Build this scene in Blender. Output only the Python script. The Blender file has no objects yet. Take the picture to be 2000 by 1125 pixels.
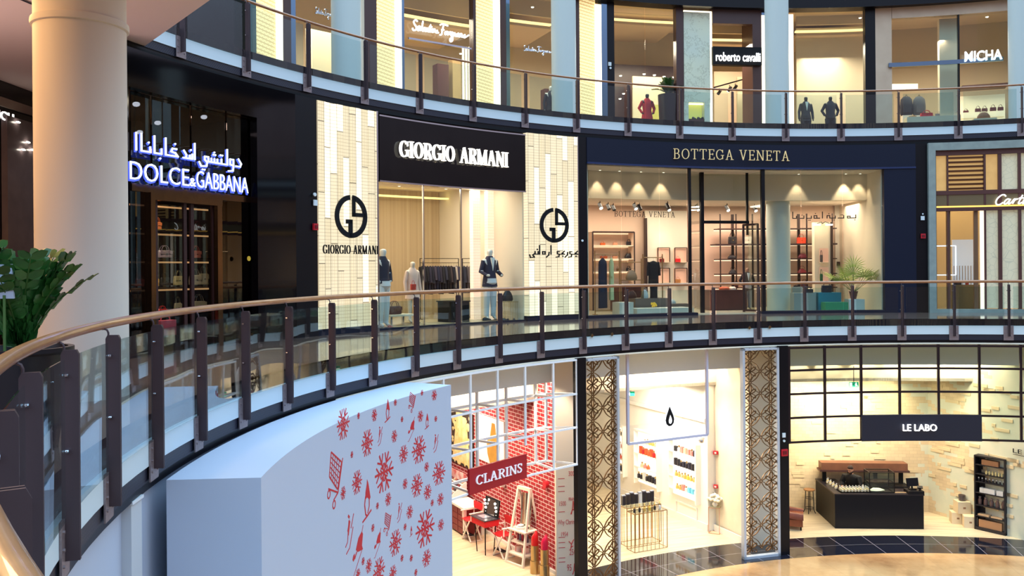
import bpy, bmesh, math, random
from math import sin, cos, pi, sqrt, atan2, hypot
from mathutils import Vector, Matrix
random.seed(7)
SC = bpy.context.scene
COL = SC.collection
# ------------------------------------------------------------------ camera model (2000 x 1125)
F = 1701.7; YH = 526.05; RO = .008; CX, CY = 11.438, 10.689; E = 8.45
F0, F1, F2 = 0.0, 6.86, 13.40          # floor heights of the three storeys
R1, R2 = 15.34, 19.38                  # slab edge radii of the two galleries
RA, RB, RL = 19.3, 23.6, 16.67         # shopfront radii: middle, top, ground
_c, _s = cos(RO), sin(RO)
def ray(px, py):
    u = px - 1000; v = py - YH
    return (_c*u - _s*v)/F, -(_s*u + _c*v)/F
def pt(px, py, r=None, Y=None, z=None):
    a, b = ray(px, py)
    if r is not None:
        A = a*a + 1; B = -2*(a*CX + CY); C = CX*CX + CY*CY - r*r
        Y = (-B + sqrt(max(0, B*B - 4*A*C)))/(2*A)
    elif z is not None: Y = (z - E)/b
    return Vector((a*Y, Y, E + b*Y))
def th(px, r=RA, py=400):
    p = pt(px, py, r=r); return atan2(p.x - CX, p.y - CY)
def zz(px, py, r): return pt(px, py, r=r).z
def P(r, t, z=0): return Vector((CX + r*sin(t), CY + r*cos(t), z))
def thp(p): return atan2(p[0] - CX, p[1] - CY)
# ------------------------------------------------------------------ materials
def lin(c):
    return tuple((x/255/12.92 if x <= 10 else ((x/255 + .055)/1.055)**2.4) for x in c)
MC = {}
def mat(name, rgb, rough=.5, metal=0., emit=0., spec=.5, noise=None, bump=None, ergb=None, coat=0., sss=0.):
    if name in MC: return MC[name]
    m = bpy.data.materials.new(name); m.use_nodes = True; MC[name] = m
    nt = m.node_tree; b = nt.nodes['Principled BSDF']; c = (*lin(rgb), 1)
    b.inputs['Base Color'].default_value = c
    b.inputs['Roughness'].default_value = rough; b.inputs['Metallic'].default_value = metal
    b.inputs['Specular IOR Level'].default_value = spec
    b.inputs['Coat Weight'].default_value = coat; b.inputs['Coat Roughness'].default_value = .03
    if emit:
        b.inputs['Emission Color'].default_value = (*lin(ergb or rgb), 1); b.inputs['Emission Strength'].default_value = emit
    if noise or bump:
        tc = nt.nodes.new('ShaderNodeTexCoord')
    if noise:   # (scale, second rgb, contrast, detail)
        n = nt.nodes.new('ShaderNodeTexNoise'); n.inputs['Scale'].default_value = noise[0]; n.inputs['Detail'].default_value = noise[3] if len(noise) > 3 else 4
        r = nt.nodes.new('ShaderNodeValToRGB'); w = noise[2]
        r.color_ramp.elements[0].position = .5 - w; r.color_ramp.elements[1].position = .5 + w
        r.color_ramp.elements[0].color = c; r.color_ramp.elements[1].color = (*lin(noise[1]), 1)
        nt.links.new(tc.outputs['Object'], n.inputs['Vector']); nt.links.new(n.outputs['Fac'], r.inputs['Fac']); nt.links.new(r.outputs['Color'], b.inputs['Base Color'])
    if bump:
        n2 = nt.nodes.new('ShaderNodeTexNoise'); n2.inputs['Scale'].default_value = bump[0]
        bp = nt.nodes.new('ShaderNodeBump'); bp.inputs['Strength'].default_value = bump[1]; bp.inputs['Distance'].default_value = .02
        nt.links.new(tc.outputs['Object'], n2.inputs['Vector']); nt.links.new(n2.outputs['Fac'], bp.inputs['Height']); nt.links.new(bp.outputs['Normal'], b.inputs['Normal'])
    return m
def nodes(m): return m.node_tree.nodes, m.node_tree.links, m.node_tree.nodes['Principled BSDF']
def glass(name, tint=(235, 245, 245), base=.03, k=.9, rough=0.0, grgb=(255, 255, 255), bump=0):
    if name in MC: return MC[name]
    m = bpy.data.materials.new(name); m.use_nodes = True; MC[name] = m; nt = m.node_tree; nt.nodes.clear()
    o = nt.nodes.new('ShaderNodeOutputMaterial'); mx = nt.nodes.new('ShaderNodeMixShader')
    t = nt.nodes.new('ShaderNodeBsdfTransparent'); t.inputs[0].default_value = (*lin(tint), 1)
    g = nt.nodes.new('ShaderNodeBsdfGlossy'); g.inputs['Roughness'].default_value = rough; g.inputs[0].default_value = (*lin(grgb), 1)
    lw = nt.nodes.new('ShaderNodeLayerWeight'); lw.inputs[0].default_value = .5
    f = nt.nodes.new('ShaderNodeMath'); f.operation = 'POWER'; f.inputs[1].default_value = 4.0; nt.links.new(lw.outputs['Facing'], f.inputs[0])
    ma = nt.nodes.new('ShaderNodeMath'); ma.operation = 'MULTIPLY_ADD'; ma.inputs[1].default_value = k; ma.inputs[2].default_value = base; ma.use_clamp = True
    nt.links.new(f.outputs[0], ma.inputs[0]); nt.links.new(ma.outputs[0], mx.inputs[0]); nt.links.new(t.outputs[0], mx.inputs[1]); nt.links.new(g.outputs[0], mx.inputs[2]); nt.links.new(mx.outputs[0], o.inputs[0])
    if bump:
        tc = nt.nodes.new('ShaderNodeTexCoord'); n2 = nt.nodes.new('ShaderNodeTexNoise'); n2.inputs['Scale'].default_value = .9; n2.inputs['Detail'].default_value = 0
        bp = nt.nodes.new('ShaderNodeBump'); bp.inputs['Strength'].default_value = bump; bp.inputs['Distance'].default_value = .02
        nt.links.new(tc.outputs['Object'], n2.inputs['Vector']); nt.links.new(n2.outputs['Fac'], bp.inputs['Height']); nt.links.new(bp.outputs['Normal'], g.inputs['Normal'])
    return m
# ------------------------------------------------------------------ mesh builder
class B:
    def __init__(s): s.v = []; s.f = []; s.m = []; s.k = 0; s.T = None
    def mt(s, k): s.k = k; return s
    def add(s, vs, fs):
        o = len(s.v)
        if s.T is not None: vs = [s.T @ Vector(p) for p in vs]
        s.v += [tuple(p) for p in vs]; s.f += [tuple(i + o for i in f) for f in fs]; s.m += [s.k]*len(fs); return s
    def box(s, x0, x1, y0, y1, z0, z1):
        vs = [(x, y, z) for z in (z0, z1) for y in (y0, y1) for x in (x0, x1)]
        return s.add(vs, [(0, 2, 3, 1), (4, 5, 7, 6), (0, 1, 5, 4), (2, 6, 7, 3), (0, 4, 6, 2), (1, 3, 7, 5)])
    def cb(s, c, d, rz=0, rx=0, ry=0):   # centred box, rotated
        M = Matrix.Translation(c) @ Matrix.Rotation(rz, 4, 'Z') @ Matrix.Rotation(rx, 4, 'X') @ Matrix.Rotation(ry, 4, 'Y')
        a, b, e = d[0]/2, d[1]/2, d[2]/2
        vs = [M @ Vector((x, y, z)) for z in (-e, e) for y in (-b, b) for x in (-a, a)]
        return s.add(vs, [(0, 2, 3, 1), (4, 5, 7, 6), (0, 1, 5, 4), (2, 6, 7, 3), (0, 4, 6, 2), (1, 3, 7, 5)])
    def bar(s, p0, p1, w, h=None):       # rectangular bar between points
        p0 = Vector(p0); p1 = Vector(p1); h = h or w; d = (p1 - p0); L = d.length
        if L < 1e-6: return s
        d.normalize(); up = Vector((0, 0, 1)) if abs(d.z) < .95 else Vector((0, 1, 0))
        a = d.cross(up).normalized()*w/2; b = a.cross(d).normalized()*h/2
        vs = [p + i*a + j*b for p in (p0, p1) for i, j in ((-1, -1), (1, -1), (1, 1), (-1, 1))]
        return s.add(vs, [(3, 2, 1, 0), (4, 5, 6, 7), (0, 1, 5, 4), (1, 2, 6, 5), (2, 3, 7, 6), (3, 0, 4, 7)])
    def ring(s, rings, cap=True, closed=False):
        n = len(rings[0]); vs = [p for r in rings for p in r]; fs = []; m = len(rings)
        for i in range(m if closed else m - 1):
            j = (i + 1) % m
            for k in range(n): l = (k + 1) % n; fs.append((i*n + k, i*n + l, j*n + l, j*n + k))
        if cap and not closed: fs.append(tuple(reversed(range(n)))); fs.append(tuple((m - 1)*n + k for k in range(n)))
        return s.add(vs, fs)
    def tube(s, pts, r, n=8, closed=False, rs=None):
        pts = [Vector(p) for p in pts]; rings = []; m = len(pts); up = Vector((0, 0, 1)); pa = None
        for i, p in enumerate(pts):
            a = pts[(i - 1) % m] if (closed or i > 0) else p; b = pts[(i + 1) % m] if (closed or i < m - 1) else p
            d = (b - a).normalized()
            if pa is None: pa = d.cross(up) if abs(d.z) < .95 else d.cross(Vector((1, 0, 0)))
            pa = (pa - d*pa.dot(d)).normalized(); q = d.cross(pa); rr = rs[i] if rs else r
            rings.append([p + pa*rr*cos(2*pi*k/n) + q*rr*sin(2*pi*k/n) for k in range(n)])
        return s.ring(rings, True, closed)
    def cyl(s, p0, p1, r, r1=None, n=12): return s.tube([p0, p1], r, n, rs=[r, r if r1 is None else r1])
    def lathe(s, prof, c=(0, 0, 0), n=20):
        rings = [[(c[0] + r*cos(2*pi*k/n), c[1] + r*sin(2*pi*k/n), c[2] + z) for k in range(n)] for r, z in prof]
        return s.ring(rings)
    def ell(s, c, r, n=12, m=8):
        if not hasattr(r, '__len__'): r = (r, r, r)
        return s.ring([[(c[0] + r[0]*sin(pi*j/m)*cos(2*pi*k/n), c[1] + r[1]*sin(pi*j/m)*sin(2*pi*k/n), c[2] - r[2]*cos(pi*j/m)) for k in range(n)] for j in [.08] + list(range(1, m)) + [m - .08]])
    def arc(s, r0, r1, t0, t1, z0, z1, n=None):
        n = n or max(1, int(abs(t1 - t0)/.03)); rings = []
        for i in range(n + 1):
            t = t0 + (t1 - t0)*i/n
            rings.append([P(r0, t, z0), P(r1, t, z0), P(r1, t, z1), P(r0, t, z1)])
        return s.ring(rings)
    def slat(s, pts, y0, y1):   # polygon in x,z extruded along y
        n = len(pts); vs = [(x, y0, z) for x, z in pts] + [(x, y1, z) for x, z in pts]
        return s.add(vs, [tuple(range(n)), tuple(reversed(range(n, 2*n)))] + [(i, i + n, (i + 1) % n + n, (i + 1) % n) for i in range(n)])
    def prism(s, pts, z0, z1):  # polygon in x,y extruded up
        n = len(pts); vs = [(p[0], p[1], z0) for p in pts] + [(p[0], p[1], z1) for p in pts]
        return s.add(vs, [tuple(reversed(range(n))), tuple(range(n, 2*n))] + [(i, (i + 1) % n, (i + 1) % n + n, i + n) for i in range(n)])
    def quad(s, *p): return s.add(p, [tuple(range(len(p)))])
    def wall(s, a, b, z0, z1, t=.1):    # upright slab between plan points a,b, thickness to the left of a->b
        a = Vector((a[0], a[1])); b = Vector((b[0], b[1])); d = (b - a).normalized(); n = Vector((-d.y, d.x))*t
        return s.prism([a, b, b + n, a + n] if t > 0 else [b, a, a + n, b + n], z0, z1)
    def build(s, name, m=None, parent=None, smooth=False, loc=None, rz=None, ang=.6):
        me = bpy.data.meshes.new(name); me.from_pydata(s.v, [], s.f)
        ms = m if isinstance(m, (list, tuple)) else [m]
        for x in ms: me.materials.append(x)
        if len(ms) > 1:
            for p, k in zip(me.polygons, s.m): p.material_index = k
        bm = bmesh.new(); bm.from_mesh(me); bmesh.ops.recalc_face_normals(bm, faces=bm.faces); bm.to_mesh(me); bm.free()
        if smooth:
            me.shade_smooth(); me.set_sharp_from_angle(angle=ang)
        o = bpy.data.objects.new(name, me); COL.objects.link(o)
        if loc is not None: o.location = loc
        if rz is not None: o.rotation_euler = (0, 0, rz)
        if parent: o.parent = parent
        return o
def tag(o, label=None, cat=None, group=None, kind=None):
    if label: o['label'] = label
    if cat: o['category'] = cat
    if group: o['group'] = group
    if kind: o['kind'] = kind
    return o
def thing(name, label, cat, loc=(0, 0, 0), rz=0, group=None, s=None):
    o = bpy.data.objects.new(name, None); COL.objects.link(o); o.empty_display_size = .1
    o.location = loc; o.rotation_euler = (0, 0, rz)
    if s: o.scale = (s, s, s) if not hasattr(s, '__len__') else s
    return tag(o, label, cat, group)
def st(o): o['kind'] = 'structure'; return o
def kids(o): return [c for c in o.children]
def dup(root, loc=None, rz=None, label=None, group=None, s=None):
    def cp(o, par):
        c = o.copy(); COL.objects.link(c)
        if par: c.parent = par
        for ch in o.children: cp(ch, c)
        return c
    r = cp(root, None)
    if loc is not None: r.location = loc
    if rz is not None: r.rotation_euler = (0, 0, rz)
    if label: r['label'] = label
    if group: r['group'] = group
    if s: r.scale = (s, s, s) if not hasattr(s, '__len__') else s
    return r
def text(s, W, H, depth=.02, off=0, shear=0, name='lettering', m=None, parent=None, loc=(0, 0, 0), rz=0, spacing=1):
    """lettering as a mesh: x to the right, z up, facing -y; scaled to W x H (H=None keeps the aspect), centred on loc"""
    cu = bpy.data.curves.new(name, 'FONT'); cu.body = s; cu.extrude = .5; cu.offset = off; cu.shear = shear; cu.space_character = spacing; cu.resolution_u = 3
    t = bpy.data.objects.new(name, cu); COL.objects.link(t)
    bpy.context.view_layer.update()
    me = bpy.data.meshes.new_from_object(t.evaluated_get(bpy.context.evaluated_depsgraph_get()))
    bpy.data.objects.remove(t); bpy.data.curves.remove(cu); me.name = name
    xs = [v.co.x for v in me.vertices]; ys = [v.co.y for v in me.vertices]
    if not xs: return None
    x0, x1, y0, y1 = min(xs), max(xs), min(ys), max(ys); sx = W/(x1 - x0); sz = (H/(y1 - y0)) if H else sx
    for v in me.vertices:
        x, y, z = v.co; v.co = ((x - (x0 + x1)/2)*sx, -depth*(z + .5), (y - (y0 + y1)/2)*sz)
    me.materials.clear(); me.materials.append(m)
    o = bpy.data.objects.new(name, me); COL.objects.link(o); o.location = loc; o.rotation_euler = (0, 0, rz)
    if parent: o.parent = parent
    return o
# stroke lettering: every glyph = list of polylines with a width, in a box 0..w x 0..1
def _arc(cx, cz, rx, rz, a0, a1, n=14):
    return [(cx + rx*cos(a0 + (a1 - a0)*i/n), cz + rz*sin(a0 + (a1 - a0)*i/n)) for i in range(n + 1)]
def serif(T=.13, t=.045, sw=.1):
    """T stem width, t hairline width, sw serif overhang"""
    def stem(x, z0=0, z1=1, s0=1, s1=1):
        o = [([(x, z0), (x, z1)], T)]
        if s0: o.append(([(x - T/2 - sw, z0 + t/2), (x + T/2 + sw, z0 + t/2)], t))
        if s1: o.append(([(x - T/2 - sw, z1 - t/2), (x + T/2 + sw, z1 - t/2)], t))
        return o
    def bow(cx, cz, rx, rz, a0, a1): return [(_arc(cx, cz, rx, rz, a0, a1, 22), 'bow')]
    s = T/2 + sw
    G = {}
    G['I'] = (2*s, stem(s))
    G['O'] = (.78, bow(.39, .5, .39 - T/2, .5 - t/2, 0, 2*pi))
    G['C'] = (.72, bow(.39, .5, .39 - T/2, .5 - t/2, .75, 2*pi - .75) + [([(.69, .97), (.69, .68)], t)])
    G['G'] = (.8, bow(.39, .5, .39 - T/2, .5 - t/2, .75, 2*pi - .95) + [([(.69, .97), (.69, .68)], t), ([(.68, .06), (.68, .42)], T), ([(.5, .43), (.82, .43)], t)])
    G['R'] = (.74, stem(s) + [([(s, 1 - t/2), (.42, 1 - t/2)], t), ([(s, .5), (.42, .5)], t)] + bow(.4, .75, .2, .25 - t/2, -pi/2, pi/2) + [([(.4, .5), (.66, .0)], T)])
    G['B'] = (.66, stem(s) + [([(s, 1 - t/2), (.38, 1 - t/2)], t), ([(s, .53), (.38, .53)], t), ([(s, t/2), (.4, t/2)], t)] + bow(.37, .765, .17, .235 - t/2, -pi/2, pi/2) + bow(.39, .27, .2, .27 - t/2, -pi/2, pi/2))
    G['A'] = (.82, [([(.12, 0), (.4, 1)], t*1.3), ([(.4, 1), (.68, 0)], T), ([(.2, .34), (.6, .34)], t), ([(.0, t/2), (.25, t/2)], t), ([(.54, t/2), (.84, t/2)], t)])
    G['V'] = (.8, [([(.13, 1), (.41, 0)], T), ([(.41, 0), (.68, 1)], t*1.3), ([(0, 1 - t/2), (.27, 1 - t/2)], t), ([(.56, 1 - t/2), (.8, 1 - t/2)], t)])
    G['M'] = (1., [([(.14, 0), (.14, 1)], t*1.3), ([(.17, 1), (.5, 0)], T), ([(.5, 0), (.84, 1)], t*1.3), ([(.86, 0), (.86, 1)], T), ([(0, t/2), (.27, t/2)], t), ([(.7, t/2), (1., t/2)], t), ([(0, 1 - t/2), (.2, 1 - t/2)], t), ([(.82, 1 - t/2), (1., 1 - t/2)], t)])
    G['N'] = (.84, [([(.14, 0), (.14, 1)], t*1.3), ([(.16, 1), (.7, 0)], T), ([(.72, 0), (.72, 1)], t*1.3), ([(0, t/2), (.27, t/2)], t), ([(0, 1 - t/2), (.2, 1 - t/2)], t), ([(.6, 1 - t/2), (.84, 1 - t/2)], t)])
    G['T'] = (.7, stem(.35, 0, 1, 1, 0) + [([(.0, 1 - t/2), (.7, 1 - t/2)], t), ([(.02, 1), (.02, .78)], t), ([(.68, 1), (.68, .78)], t)])
    G['E'] = (.62, stem(s) + [([(s, 1 - t/2), (.58, 1 - t/2)], t), ([(s, .52), (.48, .52)], t), ([(s, t/2), (.62, t/2)], t), ([(.58, 1), (.58, .78)], t), ([(.61, 0), (.61, .24)], t), ([(.47, .42), (.47, .62)], t)])
    G['L'] = (.6, stem(s) + [([(s, t/2), (.58, t/2)], t), ([(.58, 0), (.58, .26)], t)])
    G['S'] = (.56, [([(.49, .8), (.45, .9), (.36, .97), (.25, .975), (.14, .93), (.09, .82), (.1, .72), (.18, .62)], t*1.4), ([(.12, .68), (.44, .38)], T), ([(.42, .42), (.48, .3), (.47, .18), (.4, .07), (.28, .025), (.16, .04), (.08, .12), (.06, .24)], t*1.4), ([(.5, .98), (.5, .72)], t), ([(.05, .02), (.05, .3)], t)])
    return G
def glyphs(s, W, H, G=None, depth=.03, gap=.1, T=.13, t=.045, name='lettering', m=None, parent=None, loc=(0, 0, 0), rz=0):
    G = G or serif(T, t); b = B(); x = 0; b2 = []
    for ch in s:
        if ch == ' ': x += .45; continue
        w, ss = G[ch]
        for pl, wd in ss: b2.append(([(x + p[0], p[1]) for p in pl], wd))
        x += w + gap
    x -= gap; sx = W/x; sz = H
    for pl, wd in b2:
        n = len(pl)
        L = []; Rr = []
        for i, p in enumerate(pl):
            a = pl[max(0, i - 1)]; c = pl[min(n - 1, i + 1)]
            if wd == 'bow' and n > 20 and hypot(pl[0][0] - pl[-1][0], pl[0][1] - pl[-1][1]) < 1e-6:
                a = pl[(i - 1) % (n - 1)]; c = pl[(i + 1) % (n - 1)]
            dx, dz = c[0] - a[0], c[1] - a[1]; l = hypot(dx, dz) or 1
            nx, nz = -dz/l, dx/l
            w2 = (t + (T - t)*nx*nx)/2 if wd == 'bow' else wd/2
            L.append((p[0] + nx*w2, p[1] + nz*w2)); Rr.append((p[0] - nx*w2, p[1] - nz*w2))
        for i in range(n - 1):
            q = [L[i], L[i + 1], Rr[i + 1], Rr[i]]
            b.slat([((u - x/2)*sx, (v - .5)*sz) for u, v in q], -depth, 0)
    return b.build(name, m, parent, loc=loc, rz=rz)
def strokes(pls, W, H, wd, depth=.02, name='lettering', m=None, parent=None, loc=(0, 0, 0), rz=0, n=6):
    """handwriting strokes: polylines in a unit-high box, tube width wd (metres)"""
    xs = [p[0] for l in pls for p in l]; zs = [p[1] for l in pls for p in l]; x0, x1, z0, z1 = min(xs), max(xs), min(zs), max(zs)
    b = B()
    for l in pls:
        q = [Vector(((p[0] - (x0 + x1)/2)*W/(x1 - x0), -depth, (p[1] - (z0 + z1)/2)*H/(z1 - z0))) for p in l]
        if len(q) > 2:
            s = []
            for i in range(len(q) - 1):
                a, p1, p2, d = q[max(0, i - 1)], q[i], q[i + 1], q[min(len(q) - 1, i + 2)]
                for k in range(3):
                    u = k/3; s.append(.5*((2*p1) + (p2 - a)*u + (2*a - 5*p1 + 4*p2 - d)*u*u + (3*p1 - a - 3*p2 + d)*u**3))
            q = s + [q[-1]]
        b.tube(q, wd/2, n)
    return b.build(name, m, parent, loc=loc, rz=rz)
def area(name, loc, rot, sx, sy, power, rgb, spread=None):
    l = bpy.data.lights.new(name, 'AREA'); l.shape = 'RECTANGLE'; l.size = sx; l.size_y = sy; l.energy = power; l.color = lin(rgb)
    if spread: l.spread = spread
    o = bpy.data.objects.new(name, l); COL.objects.link(o); o.location = loc; o.rotation_euler = rot; return o
def spot(name, loc, target, power, rgb, size=1.0, blend=.5, rad=.04):
    l = bpy.data.lights.new(name, 'SPOT'); l.energy = power; l.color = lin(rgb); l.spot_size = size; l.spot_blend = blend; l.shadow_soft_size = rad
    o = bpy.data.objects.new(name, l); COL.objects.link(o); o.location = loc
    o.rotation_euler = (Vector(target) - Vector(loc)).to_track_quat('-Z', 'Y').to_euler(); return o
# ------------------------------------------------------------------ camera
cam = bpy.data.cameras.new('camera'); co = bpy.data.objects.new('camera', cam); COL.objects.link(co); SC.camera = co
cam.sensor_width = 36; cam.lens = F/2000*36; cam.shift_y = -(562.5 - YH)/2000; cam.clip_start = .02; cam.clip_end = 200
co.matrix_world = Matrix.Translation((0, 0, E)) @ Matrix.Rotation(pi/2, 4, 'X') @ Matrix.Rotation(-RO, 4, 'Z')
# ------------------------------------------------------------------ common materials
WARM = (255, 226, 190); SOFTW = (255, 232, 205)
m_post = mat('post_metal', (84, 70, 74), .45, .55)
m_plate = mat('plate_metal', (150, 134, 134), .45, .4, noise=(60, (132, 118, 120), .2))
m_chrome = mat('chrome', (200, 200, 205), .15, 1)
m_rail = mat('handrail_wood', (172, 118, 74), .3, .0, coat=.4, noise=(5, (150, 96, 58), .25))
m_white = mat('white_fascia', (205, 220, 226), .55)
m_dark = mat('dark_fascia', (18, 18, 28), .25)
m_black = mat('black_metal', (8, 8, 14), .35, spec=.3)
m_blackm = mat('black_matt', (11, 10, 14), .7, spec=.25)
m_soffit = mat('soffit_paint', (226, 208, 204), .8)
m_gl_rail = glass('rail_glass', (236, 245, 245), .03, .8, bump=.5)
m_gl_shop = glass('shop_glass', (240, 246, 244), .02, .8)
m_gl_dark = glass('tinted_shop_glass', (120, 125, 135), .06, 1.0)
m_kerb = mat('kerb_glass', (26, 30, 46), .15, spec=.4)
m_mesh = mat('fascia_mesh', (52, 52, 74), .45)
# ------------------------------------------------------------------ shader helpers
def mth(nt, op, a, b=None, c=None, clamp=False):
    n = nt.nodes.new('ShaderNodeMath'); n.operation = op; n.use_clamp = clamp
    for i, x in enumerate((a, b, c)):
        if x is None: continue
        if isinstance(x, (int, float)): n.inputs[i].default_value = x
        else: nt.links.new(x, n.inputs[i])
    return n.outputs[0]
def axes(nt):
    tc = nt.nodes.new('ShaderNodeTexCoord'); s = nt.nodes.new('ShaderNodeSeparateXYZ'); nt.links.new(tc.outputs['Object'], s.inputs[0]); return s.outputs, tc.outputs['Object']
def polar(nt, R):
    (x, y, z), v = axes(nt)
    dx = mth(nt, 'SUBTRACT', x, CX); dy = mth(nt, 'SUBTRACT', y, CY)
    t = mth(nt, 'MULTIPLY', mth(nt, 'ARCTAN2', dx, dy), R)
    r = mth(nt, 'SQRT', mth(nt, 'ADD', mth(nt, 'MULTIPLY', dx, dx), mth(nt, 'MULTIPLY', dy, dy)))
    return t, r, z, v
def line(nt, u, per, w, off=0.):   # 1 on a line of width w every per
    a = mth(nt, 'ADD', mth(nt, 'DIVIDE', u, per), off + 500); f = mth(nt, 'FRACT', a)
    return mth(nt, 'LESS_THAN', mth(nt, 'ABSOLUTE', mth(nt, 'SUBTRACT', f, .5)), w/per/2)
def mixc(nt, fac, c1, c2):
    n = nt.nodes.new('ShaderNodeMix'); n.data_type = 'RGBA'
    if isinstance(fac, (int, float)): n.inputs[0].default_value = fac
    else: nt.links.new(fac, n.inputs[0])
    for i, c in ((6, c1), (7, c2)):
        if isinstance(c, tuple): n.inputs[i].default_value = (*lin(c), 1)
        else: nt.links.new(c, n.inputs[i])
    return n.outputs[2]
def noise(nt, v, sc, det=3, rough=.5):
    n = nt.nodes.new('ShaderNodeTexNoise'); n.inputs['Scale'].default_value = sc; n.inputs['Detail'].default_value = det; n.inputs['Roughness'].default_value = rough; nt.links.new(v, n.inputs['Vector']); return n.outputs['Fac']
def ramp(nt, f, stops):
    r = nt.nodes.new('ShaderNodeValToRGB'); nt.links.new(f, r.inputs[0]); e = r.color_ramp.elements
    while len(e) < len(stops): e.new(.5)
    for k, (p, c) in zip(e, stops): k.position = p; k.color = (*lin(c), 1)
    return r.outputs[0]
def comb(nt, x, y, z=0.):
    n = nt.nodes.new('ShaderNodeCombineXYZ')
    for i, s in enumerate((x, y, z)):
        if isinstance(s, (int, float)): n.inputs[i].default_value = s
        else: nt.links.new(s, n.inputs[i])
    return n.outputs[0]
# gallery walkway marble, ground floor marble with black band
def marble(name, c1, c2, c3, R, ring, rough=.08, sc=.7, r0=0.):
    m = mat(name, c1, rough); nt = m.node_tree; b = nt.nodes['Principled BSDF']; t, r, z, v = polar(nt, R)
    f = noise(nt, v, sc, 6, .62); col = ramp(nt, f, [(.3, c1), (.5, c2), (.72, c3)])
    l = mth(nt, 'MAXIMUM', line(nt, t, 1.0, .008), line(nt, mth(nt, 'SUBTRACT', r, r0), ring, .008))
    nt.links.new(mixc(nt, mth(nt, 'MULTIPLY', l, .35), col, (90, 70, 60)), b.inputs['Base Color']); return m
m_walk = marble('walkway_marble', (104, 82, 74), (126, 100, 88), (88, 68, 62), 17, 1.0)
m_hall = marble('hall_marble', (214, 170, 118), (196, 148, 98), (150, 104, 66), 14, 1.2, .1, .55)
m = mat('black_granite', (26, 27, 38), .07); nt = m.node_tree; t, r, z, v = polar(nt, 15.9)
l = mth(nt, 'MAXIMUM', line(nt, t, 1.02, .016), line(nt, mth(nt, 'SUBTRACT', r, 15.82), 1.7, .014, .5))
nt.links.new(mixc(nt, l, (26, 27, 38), (150, 145, 150)), nt.nodes['Principled BSDF'].inputs['Base Color']); m_granite = m
# expanded metal mesh below the fascia
nt = m_mesh.node_tree; t, r, z, v = polar(nt, 15.36)
u1 = mth(nt, 'ADD', t, mth(nt, 'MULTIPLY', z, .7)); u2 = mth(nt, 'SUBTRACT', t, mth(nt, 'MULTIPLY', z, .7))
l = mth(nt, 'MAXIMUM', line(nt, u1, .045, .014), line(nt, u2, .045, .014))
nt.links.new(mixc(nt, l, (8, 8, 16), (44, 44, 62)), nt.nodes['Principled BSDF'].inputs['Base Color'])
# ------------------------------------------------------------------ storeys
T0, T1 = -2.95, .72
def gallery(R, F, t0, t1, depth, fl_mat):
    n = 120
    st(B().arc(R + .06, R + depth, t0, t1, F - .2, F, n).build('floor', fl_mat, smooth=True))
    st(B().arc(R + .06, R + .2, t0, t1, F - .22, F + .0, n).build('trim_1', m_kerb, smooth=True))   # dark slab edge behind the glass
    st(B().arc(R + .01, R + .06, t0, t1, F - .45, F - .19, n).build('trim_2', m_white, smooth=True))
    st(B().arc(R + .03, R + .07, t0, t1, F - .62, F - .45, n).build('trim_3', m_mesh, smooth=True))
    st(B().arc(R + .05, R + (depth if F < 10 else .6), t0 if F < 10 else -1.3, t1, F - .72, F - .62, n).build('ceiling', m_black, smooth=True))
gallery(R1, F1, T0, T1, 4.6, m_walk)
gallery(R2, F2, -1.62, T1, 5.2, m_walk)
# top gallery edge overhead and the third slab
st(B().arc(23.9, 30, -1.5, T1, 19.05, 19.3, 60).build('ceiling', m_soffit, smooth=True))
st(B().arc(23.3, 23.9, -1.5, T1, 18.55, 19.6, 60).build('trim_4', m_black, smooth=True))
# ground floor
st(B().arc(.5, 14.98, -pi, pi*.35, -.1, 0, 90).build('floor', m_hall, smooth=True))
st(B().arc(14.98, 16.67, -2.2, T1, -.1, 0, 90).build('floor', m_granite, smooth=True))
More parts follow.
